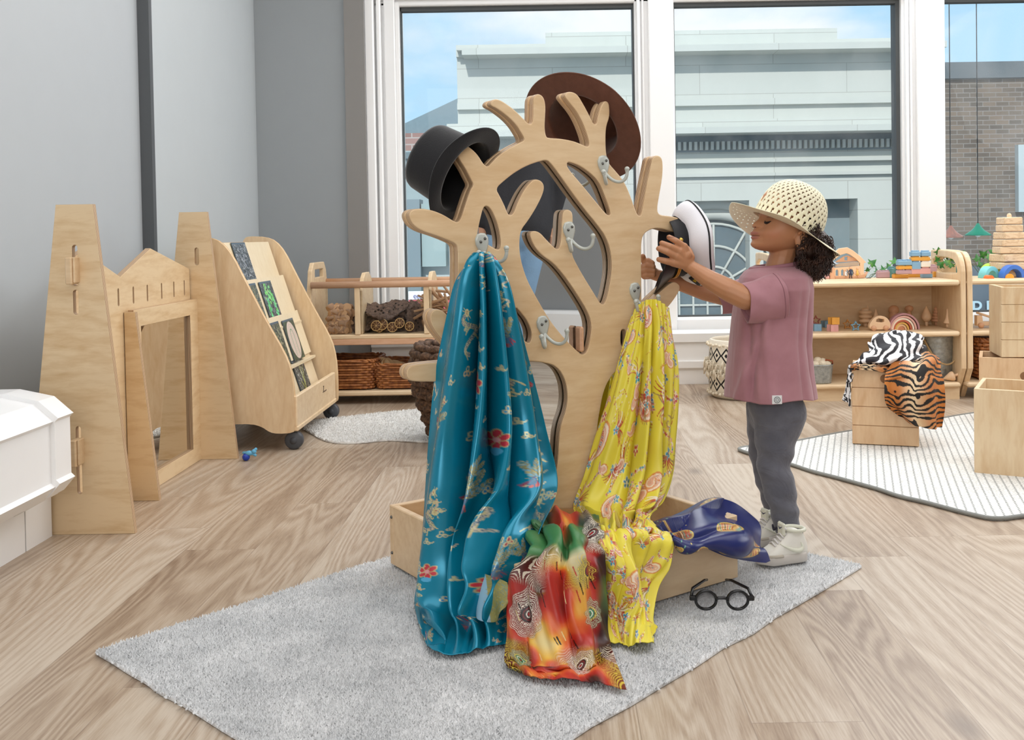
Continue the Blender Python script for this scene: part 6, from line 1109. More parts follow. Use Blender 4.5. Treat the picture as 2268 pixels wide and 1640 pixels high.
skin = NT('child_skin'); a_ = skin.n('VertexColor', layer_name='col'); skin.rgb(a_.outputs[0]); skin.p(Roughness=.48, **{'Subsurface Weight': .12, 'Subsurface Scale': .01}); skin.b.inputs['Subsurface Radius'].default_value = (1, .35, .2); skin = skin.m
CY = 2.53; Q = lambda px, py, y=CY: P(px, py, y)
child = thing('person', 'small child in straw sun hat, mauve t-shirt and grey trousers reaching for the captain cap', 'person', Vector((Q(1735, 1240).x, 2.5, RUG)))
# ---- head (profile driven), forward = -X before a slight turn towards the camera
hk_ = CY/F; HC = Q(1738, 482); YAW = math.radians(13)
ys = [406, 412, 420, 430, 445, 455, 465, 475, 485, 493, 497, 502, 506, 511, 515, 519, 522, 525, 530, 534, 539, 545, 550, 554, 557]
Fm = [1738, 1718, 1702, 1691, 1683, 1680, 1680, 1683, 1677, 1668, 1664.5, 1666, 1670, 1665, 1661, 1662.5, 1665, 1661, 1664.5, 1663.5, 1661.5, 1664, 1671, 1682, 1700]
F0_ = [1738, 1719, 1704, 1694, 1686, 1684, 1684, 1685, 1682, 1680, 1679, 1677, 1676, 1675, 1674, 1673.5, 1673, 1672.5, 1671.5, 1671, 1671, 1672, 1677, 1687, 1704]
Bk = [1760, 1780, 1795, 1806, 1815, 1819, 1821, 1821, 1819, 1816, 1814, 1810, 1807, 1803, 1799, 1795, 1792, 1788, 1782, 1777, 1771, 1764, 1757, 1750, 1742]
Wd = [.012, .03, .044, .054, .063, .066, .068, .069, .069, .069, .069, .069, .069, .0685, .068, .067, .066, .064, .061, .058, .054, .048, .041, .032, .019]
def head_mesh(mb):
    yv = np.linspace(406, 557, 130); f = lambda A: np.interp(yv, ys, A); Fm_, F0v, B_v, W_v = f(Fm), f(F0_), f(Bk), f(Wd); sm_ = lambda a, k=5: np.convolve(np.pad(a, k, 'edge'), np.ones(2*k+1)/(2*k+1), 'valid'); F0v, B_v, W_v = sm_(F0v), sm_(B_v), sm_(W_v); Fm_ = Fm_; n = 128; rings = []
    for j, y in enumerate(yv):
        xm = 1738.0; ring = []
        for i in range(n):
            a = 2*math.pi*i/n; ca, sa = math.cos(a), math.sin(a); ex_ = .82 if ca > 0 else 1.0
            fx = (xm-F0v[j]) if ca > 0 else (B_v[j]-xm); x = -math.copysign(abs(ca)**ex_, ca)*fx*hk_; yy = math.copysign(abs(sa)**.92, sa)*W_v[j]
            if ca > 0:
                amp = (F0v[j]-Fm_[j])*hk_*1.3+.0025*math.exp(-((y-541)/9)**2)+.002*math.exp(-((y-518)/9)**2); sg = .010 if y < 490 else (.0145 if y < 507 else (.019 if y < 528 else .024)); x -= amp*math.exp(-(yy/sg)**2)
                x += .0065*math.exp(-((abs(yy)-.029)/.014)**2-((y-484)/8)**2)   # eye sockets
                x -= .0045*math.exp(-((abs(yy)-.030)/.010)**2-((y-491)/4.5)**2)  # lids over the eyeball
                x -= .0085*math.exp(-((abs(yy)-.038)/.018)**2-((y-516)/14)**2)   # cheeks
                x -= .003*math.exp(-((abs(yy)-.030)/.018)**2-((y-472)/5)**2)    # brow
                x -= .004*math.exp(-((abs(yy)-.012)/.005)**2-((y-501)/3.5)**2)  # nostril wings
            ring.append(Vector((x, yy, -(y-482)*hk_)))
        rings.append(ring)
    R = Matrix.Translation(HC) @ Matrix.Rotation(YAW, 4, 'Z'); loft(mb, [[R @ v for v in r] for r in rings]); return R
b = MB(); HR_ = head_mesh(b)
chain(b, [(Q(1741, 535), .040), (Q(1733, 570), .034), (Q(1722, 606), .036)]); cap_prim(b, Q(1722, 630, 2.48), .030, Q(1722, 630, 2.59), .030)
# ear (near and far)
for sy in (-1, 1):
    e = HR_ @ Vector((.008, sy*.068, -.058)); b.sphere(e, .017, 10, (.85, .42, 1.2)); b.tube([HR_ @ Vector((.008+.0135*math.cos(a), sy*(.0765), -.058+.021*math.sin(a))) for a in np.linspace(-.6*math.pi, .75*math.pi, 14)], .0038, 8)
# near arm and hand
chain(b, [(Q(1718, 655, 2.455), .026), (Q(1652, 661, 2.42), .029), (Q(1618, 645, 2.43), .0285), (Q(1575, 622, 2.455), .0245), (Q(1533, 594, 2.485), .0175), (Q(1524, 588, 2.49), .0175)])
def hand(fingers, thumb, wrist, wr=.016):
    for f_ in fingers:
        cap_prim(b, wrist, wr, f_[0], .0105); chain(b, [(f_[0], .0095), (f_[1], .0082), (f_[2], .0070)], 12)
    chain(b, [(wrist, wr*.8), (thumb[0], .0095), (thumb[1], .0085), (thumb[2], .0072)], 12)
nf = [[(1515, 547, 2.478), (1497, 534, 2.470), (1482, 526, 2.476)], [(1505, 557, 2.470), (1484, 546, 2.462), (1466, 539, 2.468)], [(1497, 568, 2.468), (1477, 558, 2.460), (1459, 551, 2.466)], [(1491, 582, 2.470), (1474, 578.5, 2.464), (1459.5, 575, 2.470)]]
hand([[Q(*q) for q in f_] for f_ in nf], [Q(1531, 570, 2.49), Q(1526, 556, 2.50), Q(1517, 546, 2.515)], Q(1524, 586, 2.487)); cap_prim(b, Q(1521, 566, 2.48), .014, Q(1502, 581, 2.475), .012)
# far arm and hand
chain(b, [(Q(1690, 645, 2.62), .034), (Q(1603, 656, 2.66), .026), (Q(1560, 646, 2.67), .0245), (Q(1505, 628, 2.67), .020), (Q(1462, 612, 2.66), .0165), (Q(1450, 608, 2.66), .0165)])
ff = [[(1430, 584, 2.655), (1436, 578, 2.635), (1445, 583, 2.628)], [(1426, 592, 2.655), (1434, 588, 2.63), (1447, 591, 2.624)], [(1425, 601, 2.655), (1434, 598, 2.63), (1448, 600, 2.624)], [(1428, 611, 2.655), (1436, 609, 2.632), (1447, 609, 2.626)]]
hand([[Q(*q) for q in f_] for f_ in ff], [Q(1436, 590, 2.66), Q(1426, 578, 2.65), Q(1424, 568, 2.64)], Q(1450, 606, 2.66), .015)
bm = organic(b, .0018, 3, .5, 'body')
def paint_skin(me, base, lip=True):
    c = coords(me); Rn = np.array(HR_.inverted()); l = c@Rn[:3, :3].T+Rn[:3, 3]; C = np.tile(np.array(hexc(base)[:3]), (len(c), 1)); nz_ = .5+.5*np.sin(c[:, 0]*90)*np.sin(c[:, 2]*70+c[:, 1]*60); C = C*(1+.05*(nz_[:, None]-.5))
    if lip:
        px = 1738+l[:, 0]/hk_; py = 482-l[:, 2]/hk_; lat = np.abs(l[:, 1]); g = lambda cx, cy, sx, sy, sl: np.exp(-((px-cx)/sx)**2-((py-cy)/sy)**2-(lat/sl)**2)
        m1 = np.clip(1.5*np.exp(-((py-515.5-.10*np.clip(px-1661, 0, 30))/3.4)**4-((px-1662)/15)**4-(lat/.020)**4), 0, 1); m2 = np.clip(1.5*np.exp(-((py-525)/3.6)**4-((px-1662)/13)**4-(lat/.018)**4), 0, 1); m = np.maximum(m1, m2)[:, None]*.75
        C = C*(1-m)+np.array(hexc('#a15f58')[:3])*m
        ml = (np.exp(-((py-521-.12*np.clip(px-1665, 0, 30))/1.1)**2)*(px < 1679)*(lat < .022)*(l[:, 0] < -.045))[:, None]*.75; C = C*(1-ml)+np.array(hexc('#5e3028')[:3])*ml
        ck = (np.exp(-((px-1690)/16)**2-((py-518)/12)**2)*(lat > .02))[:, None]*.22; C = C*(1-ck)+np.array(hexc('#c9705e')[:3])*ck
        bw_ = (np.exp(-((py-471+.12*(px-1690))/2.2)**2)*(lat > .012)*(lat < .05)*(l[:, 0] < -.02))[:, None]*.7; C = C*(1-bw_)+np.array(hexc('#4a2e22')[:3])*bw_
    setcol(me, C)
paint_skin(bm, '#bb8560'); link('body', bm, skin, child)
# eyes: lowered lids, dark lashes
lash = plain('dark_lashes', '#1d1210', .6); eyew = plain('eye_white', '#d9cfc6', .25); iris = plain('brown_iris', '#24140d', .15)
for sy in (-1, 1):
    def fp(py, lat, off=.0):  # point on the face surface near this height/lateral position
        best = None; c = HR_; o = c @ Vector((-.09, lat, -(py-482)*hk_)); d = (c.to_3x3() @ Vector((1, 0, 0))).normalized(); hit, loc, nrm, _ = EO.ray_cast(o, d); return loc+nrm*off if hit else c @ Vector((-.05, lat, -(py-482)*hk_))
    if sy == -1: EO = bpy.data.objects['body'] if 'body' in bpy.data.objects else None
    class _E: pass
    from mathutils.bvhtree import BVHTree
    if sy == -1:
        bv = BVHTree.FromPolygons([v.co.copy() for v in bm.vertices], [tuple(p.vertices) for p in bm.polygons])
    def fp(py, lat, off=.0):
        o = HR_ @ Vector((-.12, lat, -(py-482)*hk_)); d = (HR_.to_3x3() @ Vector((1, 0, 0))).normalized(); h, nn, _, _ = bv.ray_cast(o, d); return (h+nn*off) if h is not None else o
    L = [fp(489+2.8*math.sin((u-.0)*math.pi)+u*1.5, sy*(.0195+.021*u), .0006) for u in np.linspace(0, 1, 9)]; MB().tube(L, [.0006, .0012, .0016, .0018, .0019, .0019, .0018, .0015, .001], 6).build('eyelashes', lash, child)
    L2 = [fp(491.5+3.2*math.sin(u*math.pi)+u*1.2, sy*(.021+.018*u), .0002) for u in np.linspace(0, 1, 9)]; MB().tube(L2, [.0006, .0011, .0015, .0018, .0018, .0017, .0014, .001, .0005], 6).build('eye', iris, child)
    L3 = [fp(482.5-2.5*math.sin(u*math.pi)+u*2, sy*(.019+.022*u), .0001) for u in np.linspace(0, 1, 9)]; MB().tube(L3, .0005, 5).build('eyelid_crease', plain('lid_crease', '#8a5a44', .6), child)
fp_n = HR_ @ Vector((0, 0, 0))
for sy in (-1, 1):
    q = fp(502.5, sy*.0065, .0000); MB().sphere(q, .0022, 6, (1.1, 1, .7)).build('nostril', plain('nostril_dark', '#5a3226', .7), child)
# ---- t-shirt
shm = NT('mauve_jersey'); cc = shm.co(); shm.rgb(shm.ramp(shm.noise(cc, 14, 4), (.3, hexc('#a4727b')), (.7, hexc('#b4828b')))); shm.p(Roughness=.85, **{'Sheen Weight': .25}); wr = shm.noise(shm.co(scale=(1.2, 1.2, .6), rot=(0, .45, 0)), 9, 2, .4, 1.0); shm.bump(wr, .32, .02); shm = shm.m
rowsT = [(589, 1672, 1764, .050, 2.53), (594, 1664, 1774, .066, 2.53), (602, 1652, 1784, .092, 2.53), (614, 1643, 1791, .113, 2.53), (640, 1634, 1793, .126, 2.535), (700, 1625, 1789, .122, 2.54), (760, 1619, 1785, .126, 2.54), (820, 1613, 1790, .132, 2.54), (860, 1610, 1796, .136, 2.54), (878, 1609, 1798, .138, 2.54)]
A = np.array(rowsT); yv = np.linspace(589, 878, 110); n = 120; rings = []
for y in yv:
    l, r_, w, cy = [np.interp(y, A[:, 0], A[:, i]) for i in (1, 2, 3, 4)]; ring = []; tt = (y-589)/300
    for i in range(n):
        a = 6.283185*i/n; ca, sa = math.cos(a), math.sin(a); e = .86; cx = (l+r_)/2; rx = (r_-l)/2*cy/F; pc_ = Q(cx, y, cy)
        g_ = lambda c0_, sl_, w_2, am: am*math.exp(-(((a-(c0_+sl_*tt)+math.pi) % 6.2832-math.pi)/w_2)**2); fo = 1+tt*.016*math.sin(a*5+1.5*math.sin(tt*4))+min(1, tt*2.2)*(1.5*(g_(4.9, -1.3, .10, .045)+g_(4.5, -.5, .08, -.05)+g_(4.25, .35, .11, .05)+g_(5.5, .25, .07, -.045)+g_(5.75, .3, .10, .045)+g_(3.7, .5, .11, -.05)+g_(5.15, .1, .07, -.03))); 
        sag = .011*math.sin(a)*(-1)*tt if False else 0
        ring.append(Vector((pc_.x+math.copysign(abs(ca)**e, ca)*rx*fo, pc_.y+math.copysign(abs(sa)**e, sa)*w*fo, pc_.z+.004*tt*math.sin(a*4)+.006*tt*(sa < 0)*abs(sa))))
    rings.append(ring)
m = MB(); loft(m, rings, (False, False))
def sleeve(m, B_, rB, A_p, rA, squash=.85, n=60, seed=0):
    d = (A_p-B_).normalized(); up_ = Vector((0, 0, 1)); up_ = (up_-d*up_.dot(d)).normalized(); sd = d.cross(up_); rs = []
    for j in range(30):
        u = j/29; c = B_.lerp(A_p, u); r_ = rB*(1-u)+rA*u; rs.append([c+up_*math.cos(a)*r_*(1+.03*math.sin(a*3+u*7+seed)+.045*math.exp(-((a-3.6-u*.8)/.18)**2)-.05*math.exp(-((a-4.1-u*.5)/.15)**2)+.04*math.exp(-((a-5.0+u*.6)/.2)**2)-.04*math.exp(-((a-5.5+u*.5)/.16)**2))+sd*math.sin(a)*r_*squash*(1+.04*math.sin(a*4-u*8+seed))+d*.006*math.sin(a*2+seed)*u for a in np.linspace(0, 2*math.pi, n+1)[:-1]])
    # turned hem
    rs.append([v-d*.002 for v in [c_+(c_-A_p)*-.06 for c_ in rs[-1]]]); rs.append([v-d*.03 for v in rs[-1]]); loft(m, rs, (False, False))
    s_y = 1 if B_.y < 2.5 else -1; cap_prim(m, B_+Vector((.002, .012*s_y, .004)), rB*.80, B_+Vector((.018, .045*s_y, .036)), rB*.66, 30); return rs[3]
seam_ = sleeve(m, Q(1728, 657, 2.445), .060, Q(1648, 674, 2.425), .0495); sleeve(m, Q(1690, 645, 2.625), .058, Q(1597, 667, 2.665), .036, seed=2)
sh = m.build('t_shirt', shm, child); so_ = sh.modifiers.new('s', 'SOLIDIFY'); so_.thickness = .0018; so_.offset = -1
MB().tube(seam_, .0011, 5, closed=True).build('armhole_seam', plain('seam_mauve', '#8c5f69', .9), sh, keep=False)
# collar
cr_ = [Vector((Q(1718, 592).x+(Q(1768, 592).x-Q(1718, 592).x)*math.cos(a)*1.02-(.004 if math.cos(a) < 0 else 0), CY+.056*math.sin(a), Q(1718, 592).z+.008*math.cos(a)+.002)) for a in np.linspace(0, 6.283, 49)[:-1]]
MB().tube(cr_, .0065, 10, closed=True).build('collar', plain('collar_rib', '#a06f79', .85, bump=.3, bscale=500), sh, keep=False)
c0 = Q(1721, 886, 2.392); MB().box(c0, (.024, .002, .021), b=.0005).build('hem_label', plain('label_white', '#e9ebec', .7), sh, 'white label with a grey ring', keep=False)
MB().tube([c0+Vector((.0072*math.cos(a), -.0018, .0072*math.sin(a))) for a in np.linspace(0, 6.283, 25)[:-1]], .0007, 5, closed=True).tube([c0+Vector((.0035*math.cos(a), -.0018, .0035*math.sin(a))) for a in np.linspace(0, 6.283, 17)[:-1]], .0005, 5, closed=True).build('label_ring', plain('label_grey', '#5d6468', .7), sh, keep=False)
MB().tube([c0+Vector((x, -.0, .012)) for x in (-.001, .001)], .0001, 3)
# ---- trousers
tm_ = MB(); cap_prim(tm_, Q(1716, 890, 2.49), .068, Q(1716, 890, 2.585), .068, 20); cap_prim(tm_, Q(1724, 915, 2.49), .064, Q(1706, 915, 2.59), .062, 20)
chain(tm_, [(Q(1727, 915, 2.485), .066), (Q(1716, 985, 2.48), .051), (Q(1714, 1040, 2.475), .0415), (Q(1727, 1088, 2.475), .0405), (Q(1740, 1150, 2.475), .0325), (Q(1743, 1166, 2.475), .0325)], 20)
chain(tm_, [(Q(1706, 905, 2.59), .063), (Q(1690, 985, 2.615), .042), (Q(1692, 1040, 2.625), .031), (Q(1704, 1085, 2.64), .030), (Q(1715, 1130, 2.65), .026)], 20)
tmm = organic(tm_, .004, 8, .5, 'trousers')
displace(tmm, lambda c: .0035*np.sin(c[:, 2]*95+c[:, 0]*35)*np.exp(-((c[:, 2]-.245)/.05)**2)+.003*np.sin(c[:, 2]*130+c[:, 0]*60+1)*np.exp(-((c[:, 2]-.13)/.035)**2)+.0014*np.sin(c[:, 0]*60+c[:, 2]*25))
trm = NT('slate_sweatpants'); cc = trm.co(); trm.rgb(trm.ramp(trm.noise(cc, 20, 4), (.3, hexc('#5b5c66')), (.7, hexc('#6c6d77')))); trm.p(Roughness=.9, **{'Sheen Weight': .2}); trm.bump(trm.noise(trm.co(scale=(1, 1, 1.5), rot=(0, .3, 0)), 14, 3, .5, 1), .5, .014)
tr = link('trousers', tmm, trm.m, child)
frl = plain('dark_cuff_edge', '#2f2d3a', .9)
c0 = Q(1744, 1170, 2.475); MB().tube([c0+Vector((.036*math.cos(a), .034*math.sin(a), -.004+.004*math.sin(a*9)+.006*math.cos(a)*-1)) for a in np.linspace(0, 6.283, 61)[:-1]], .0028, 7, closed=True).build('frilled_cuff', frl, tr, keep=False)
c0 = Q(1715, 1134, 2.65); MB().tube([c0+Vector((.029*math.cos(a), .028*math.sin(a), -.003+.003*math.sin(a*9))) for a in np.linspace(0, 6.283, 51)[:-1]], .0025, 7, closed=True).build('frilled_cuff', frl, tr, keep=False)
# ---- high-top trainers
lea = plain('off_white_leather', '#e6e3da', .4, var=.03); lea2 = plain('cream_leather', '#dcdccb', .45, var=.04); solem = plain('pale_grey_rubber', '#cfc8c0', .5); sue = plain('grey_suede', '#b9b0a2', .9); nvy = plain('navy_mark', '#2e3350', .6); lac = plain('pale_laces', '#e2dede', .7)
def shoe(heel, toe, lab, z0=RUG):
    d = Vector((toe.x-heel.x, toe.y-heel.y, 0)); L = d.length; ang_ = math.atan2(d.y, d.x); M = Matrix.Translation((heel.x, heel.y, z0)) @ Matrix.Rotation(ang_, 4, 'Z'); K = L/.15
    st_ = [(0.002, .018, .060), (.012, .025, .080), (.03, .029, .090), (.048, .030, .094), (.062, .030, .086), (.076, .031, .070), (.092, .033, .056), (.108, .034, .044), (.125, .031, .035), (.138, .024, .028), (.146, .013, .020)]
    st_ = np.array(st_); xs_ = np.linspace(.002, .146, 40); rings = []
    for x in xs_:
        w, h = np.interp(x, st_[:, 0], st_[:, 1])*K, np.interp(x, st_[:, 0], st_[:, 2])*K
        rings.append([M @ Vector((x*K, w*math.copysign(abs(math.cos(a))**.75, math.cos(a)), .012+max(0, (h-.012))*(max(0, math.sin(a))**.6 if math.sin(a) > 0 else 0))) for a in np.linspace(0, 2*math.pi, 40, endpoint=False)])
    o = MB(); loft(o, rings); s_ = o.build('trainer', lea, child, lab)
    sl_ = []
    for zf, g in ((0, .9), (.003, 1.0), (.019, 1.03), (.024, .99)): sl_.append([M @ Vector((x*K, w*K*g*1.06, zf+(.003 if x > .12 else 0))) for x, w in [(-.002, 0), (.002, .016), (.012, .024), (.03, .028), (.06, .0295), (.095, .033), (.115, .034), (.135, .028), (.148, .014), (.152, 0), (.148, -.014), (.135, -.028), (.115, -.034), (.095, -.033), (.06, -.0295), (.03, -.028), (.012, -.024), (.002, -.016)]])
    o = MB(); loft(o, sl_); o.build('rubber_sole', solem, s_, keep=False)
    sg = 1 if (M.to_3x3() @ Vector((0, 1, 0))).y < 0 else -1
    def on_side(x, z): w = np.interp(x, st_[:, 0], st_[:, 1]); h = np.interp(x, st_[:, 0], st_[:, 2]); f = max(0, min(1, (z-.012)/(h-.012))); a = math.asin(min(1, f**(1/.6))); return M @ Vector((x*K, sg*(w*K*abs(math.cos(a))**.75+.0012), z*K))
    sw = [(.028, .058, .001), (.022, .045, .004), (.030, .036, .0062), (.045, .036, .0055), (.065, .044, .0035), (.088, .056, .001)]; sp_ = chaikin([Vector((a_, b_, c_)) for a_, b_, c_ in sw], 2, False)
    MB().tube([on_side(q.x, q.y) for q in sp_], [q.z for q in sp_], 8).build('curved_side_mark', lea2, s_, keep=False)
    MB().tube([on_side(x, .024+(.012 if .098 < x < .118 else .0)*0+.002) for x in np.linspace(.086, .136, 12)], .0045*K, 8).build('suede_toe_strip', sue, s_, keep=False)
    tg = [M @ Vector((x*K, 0, z*K)) for x, z in ((.094, .054), (.080, .070), (.070, .088), (.066, .104))]; o = MB()
    for i in range(5):
        x, z = .100-.008*i, .053+.0075*i; o.tube([M @ Vector((x*K, .017*K, z*K-.003)), M @ Vector(((x+.002)*K, 0, (z+.004)*K)), M @ Vector((x*K, -.017*K, z*K-.003))], .0021, 6)
    o.tube([M @ Vector(((.070)*K, y, (.092+.01*math.cos(y*60))*K)) for y in np.linspace(-.02, .02, 7)], .002, 6).build('laces', lac, s_, keep=False)
    o = MB(); o.box((.072*K, 0, .092*K), (.008, .034*K, .036*K), M=M @ Matrix.Translation((0, 0, 0)), b=.003).build('tongue', lea2, s_, keep=False)
    q = M @ Vector((.0770*K, sg*.004, .096*K)); MB().tube([M @ Vector((.0768*K, sg*y, (.094+z)*K)) for y, z in ((-.008, .004), (-.002, -.001), (.010, .006))], [.0006, .0018, .0004], 6).build('tongue_mark', nvy, s_, keep=False)
    o = MB(); o.tube([M @ Vector(((.022+.030*math.cos(a)+.012)*K, .026*K*math.sin(a), (.089+.002*math.cos(a))*K)) for a in np.linspace(0, 6.283, 31)[:-1]], .0045, 8, closed=True).build('padded_collar', lea2, s_, keep=False); return s_
hl = Z0(1783, 1238, RUG); tl_ = Z0(1680, 1250, RUG); shoe(hl, tl_+(tl_-hl)*.04, 'near trainer, off-white high top'); hl = Z0(1735, 1196, RUG); tl_ = Z0(1650, 1212, RUG); shoe(hl, tl_, 'far trainer, off-white high top')
# ---- hair: curls
hm = NT('dark_curly_hair'); cc = hm.co(); hm.rgb(hm.ramp(hm.noise(cc, 38, 3), (.3, hexc('#1d110c')), (.55, hexc('#3a2318')), (.8, hexc('#6a4430')))); hm.p(Roughness=.42); r = random.Random(21); m = MB()  # lightest brown paints highlights into the curls
hcn = Q(1796, 545); m.sphere(Q(1792, 545), .05, 12, (1.0, 1.2, 1.15)); m.sphere(Q(1768, 500), .060, 12, (1, 1.14, .75)); m.sphere(Q(1790, 548, 2.492), .027, 12, (.95, .8, 1.3)); m.sphere(Q(1790, 548, 2.568), .027, 12, (.95, .8, 1.3))
def curl(m, p, d, L, rad, th, turns, r):
    d = d.normalized(); a = d.orthogonal().normalized(); b_ = d.cross(a); ph = r.random()*6.28; n = int(turns*9)+2; pts = []
    for i in range(n): u = i/(n-1); an = ph+u*turns*6.283; rr = rad*(.6+.4*math.sin(u*3)); pts.append(p+d*L*u+(a*math.cos(an)+b_*math.sin(an))*rr+Vector((0, 0, -.02*u*u)))
    m.tube(pts, [th*(1-.5*i/(n-1)) for i in range(n)], 5, cap=False)
for i in range(1500):
    th_ = r.uniform(-1.5, 1.5); ph = r.uniform(-1.35, .55); dv = Vector((math.cos(ph)*math.cos(th_), math.sin(th_)*math.cos(ph)*1.0, math.sin(ph))); rr = r.uniform(.028, .050)
    cpos = Q(1793, 549); p = cpos+Vector((dv.x*rr*1.0, dv.y*rr*1.45, dv.z*rr*1.15)); 
    if p.z > Q(1800, 505).z+.02: continue
    curl(m, p, dv+Vector((r.gauss(0, .5), r.gauss(0, .5), -.5+r.gauss(0, .4))), r.uniform(.010, .022), r.uniform(.0035, .0065), r.uniform(.0011, .0019), r.uniform(1.2, 2.4), r)
for i in range(700):
    sy_ = 1 if i % 3 == 0 else -1; a1, a2 = r.uniform(0, 6.283), r.uniform(-1, 1); p = Q(1795, 550, CY+sy_*.052)+Vector((math.cos(a1)*.030, sy_*abs(a2)*.020, math.sin(a1)*.048*(1-abs(a2)*.4))); curl(m, p, Vector((r.gauss(.2, .5), sy_*.5, -.6+r.gauss(0, .5))), r.uniform(.010, .020), r.uniform(.0035, .006), r.uniform(.0011, .0018), r.uniform(1.2, 2.2), r)
for i in range(90):  # near temple curls over the ear
    p = HR_ @ Vector((r.uniform(.012, .055), -.075+r.gauss(0, .004), r.uniform(-.042, -.016))); curl(m, p, Vector((r.gauss(.2, .5), r.gauss(-.2, .3), -1)), r.uniform(.010, .018), .004, .0009, 2, r)
m.build('hair', hm.m, child)
# ---- straw sun hat
stw = plain('pale_straw', '#ebe5c8', .75, var=.05, bump=.3, bscale=260); hcx = Q(1740.5, 503); e1 = Vector((-.898, 0, .44)); e2 = Vector((.44, 0, .898)); e3 = Vector((0, -1, 0)); kk = CY/F
def hat_grid():
    n = 190; prof = []; 
    for i in range(46): u = i/45*math.pi/2; prof.append((77*math.sin(u)**.80, 104*math.cos(u)**.72 if u < 1.55 else 0.0))
    prof = [(r_, h) for r_, h in prof]; nb = 22
    for i in range(1, nb+1): prof.append((77+55*i/nb, -.0*i))
    V = []; 
    for j, (r_, h) in enumerate(prof):
        for i in range(n):
            a = 2*math.pi*i/n; ca, sa = math.cos(a), math.sin(a); bu = max(0, (r_-77)/55)
            z = h+bu*(-3)+bu**1.5*((-40*max(0, -sa)**1.1) if sa < 0 else 3*sa*sa-7*math.exp(-((a-2.2)/.5)**2)+6*math.exp(-((a-1.35)/.35)**2))+bu*bu*(6*max(0, -ca)*-1)
            rr = r_*(1+.0*bu); V.append(hcx+(e1*(rr*ca)+e3*(rr*sa*(.90 if bu <= 0 else .92))+e2*z)*kk)
    Fc = []
    for j in range(len(prof)-1):
        for i in range(n):
            if 7 < j < 45 and j % 3 == 0 and (i+(3 if (j//3) % 2 else 0)) % 6 in (0, 1): continue
            if 7 < j < 45 and j % 3 == 1 and (i+(3 if (j//3) % 2 else 0)) % 6 == 0: continue
            if j > 46 and j % 3 == 0 and (i+(2 if (j//3) % 2 else 0)) % 5 == 0 and j < 65: continue
            Fc.append((j*n+i, j*n+(i+1) % n, (j+1)*n+(i+1) % n, (j+1)*n+i))
    return mesh(V, Fc)
ho = link('sun_hat', hat_grid(), stw, child, 'pale openwork straw sun hat'); s_ = ho.modifiers.new('s', 'SOLIDIFY'); s_.thickness = .0014
# ================================================================ HATS ON THE TREE
def hat(name, lab, C, axis, side_dir, rc, hc, rb, m, band=None, oval=.88, curl_=.02, topdent=.0, edge=.0022, crown_taper=.92):
    z = axis.normalized(); x = (side_dir-z*side_dir.dot(z)).normalized(); y = z.cross(x); M = Matrix(((x.x, y.x, z.x, C.x), (x.y, y.y, z.y, C.y), (x.z, y.z, z.z, C.z), (0, 0, 0, 1))); o = thing(name, lab, 'hat', C); n = 72
    prof = [(0, hc-topdent), (rc*crown_taper*.55, hc-topdent*.7), (rc*crown_taper*.85, hc), (rc*crown_taper*.97, hc-.003), (rc*crown_taper, hc-.010)]+[(rc*(crown_taper+(1-crown_taper)*u), hc*(1-u)-.010*(1-u)) for u in np.linspace(.1, 1, 14)]
    prof = [(a, b_) for a, b_ in prof]; nb = 14; prof += [(rc+(rb-rc)*i/nb, 0) for i in range(1, nb+1)]
    V = []
    for j, (r_, h) in enumerate(prof):
        for i in range(n):
            a = 6.283185*i/n; bu = max(0, (r_-rc)/(rb-rc)); ov = oval+(1-oval)*.0; zc = curl_*bu*bu*(abs(math.sin(a))**3)*1.0-curl_*.35*bu*abs(math.cos(a))**2
            V.append(M @ Vector((r_*math.cos(a), r_*math.sin(a)*ov*(1-.05*bu*abs(math.sin(a))), h+zc)))
    Fc = [(j*n+i, j*n+(i+1) % n, (j+1)*n+(i+1) % n, (j+1)*n+i) for j in range(len(prof)-1) for i in range(n)]
    me = mesh(V, Fc); me.validate(); q = link('felt_body', me, m, o); s_ = q.modifiers.new('s', 'SOLIDIFY'); s_.thickness = .003; s_.offset = 0
    if band: MB().tube([M @ Vector(((rc+.0015)*math.cos(a), (rc+.0015)*oval*math.sin(a), .012)) for a in np.linspace(0, 6.283, 61)[:-1]], .004, 6, closed=True).build('hat_band', band, o)
    k0 = (len(prof)-1)*n; MB().tube([V[k0+i] for i in range(n)], edge, 6, closed=True).build('brim_edge', m, o); return o
fb = NT('black_felt'); fb.rgb(hexc('#17171a')); fb.p(Roughness=.9, **{'Sheen Weight': .35, 'Sheen Roughness': .4}); fb.bump(fb.noise(fb.co(), 420, 3), .3, .002)
fbr = NT('brown_felt'); fbr.rgb(fbr.mix(fbr.noise(fbr.co(), 60, 3), hexc('#54301f'), hexc('#6e4432'))); fbr.p(Roughness=.9, **{'Sheen Weight': .25}); fbr.bump(fbr.noise(fbr.co(), 420, 3), .3, .002)
hat('top_hat', 'black felt top hat hung tilted on the upper left branches of the tree', P(1030, 392, 2.27), Vector((-.76, .42, .44)), Vector((.52, .05, .86)), .088, .118, .124, fb.m, None, .86, .018)
hat('brown_hat', 'wide-brimmed brown felt hat hung on the topmost branches of the tree', P(1290, 282, 2.54), Vector((.42, .70, .56)), Vector((.78, 0, -.6)), .098, .10, .162, fbr.m, plain('brown_band', '#3a2219', .7), .92, .012, .02)
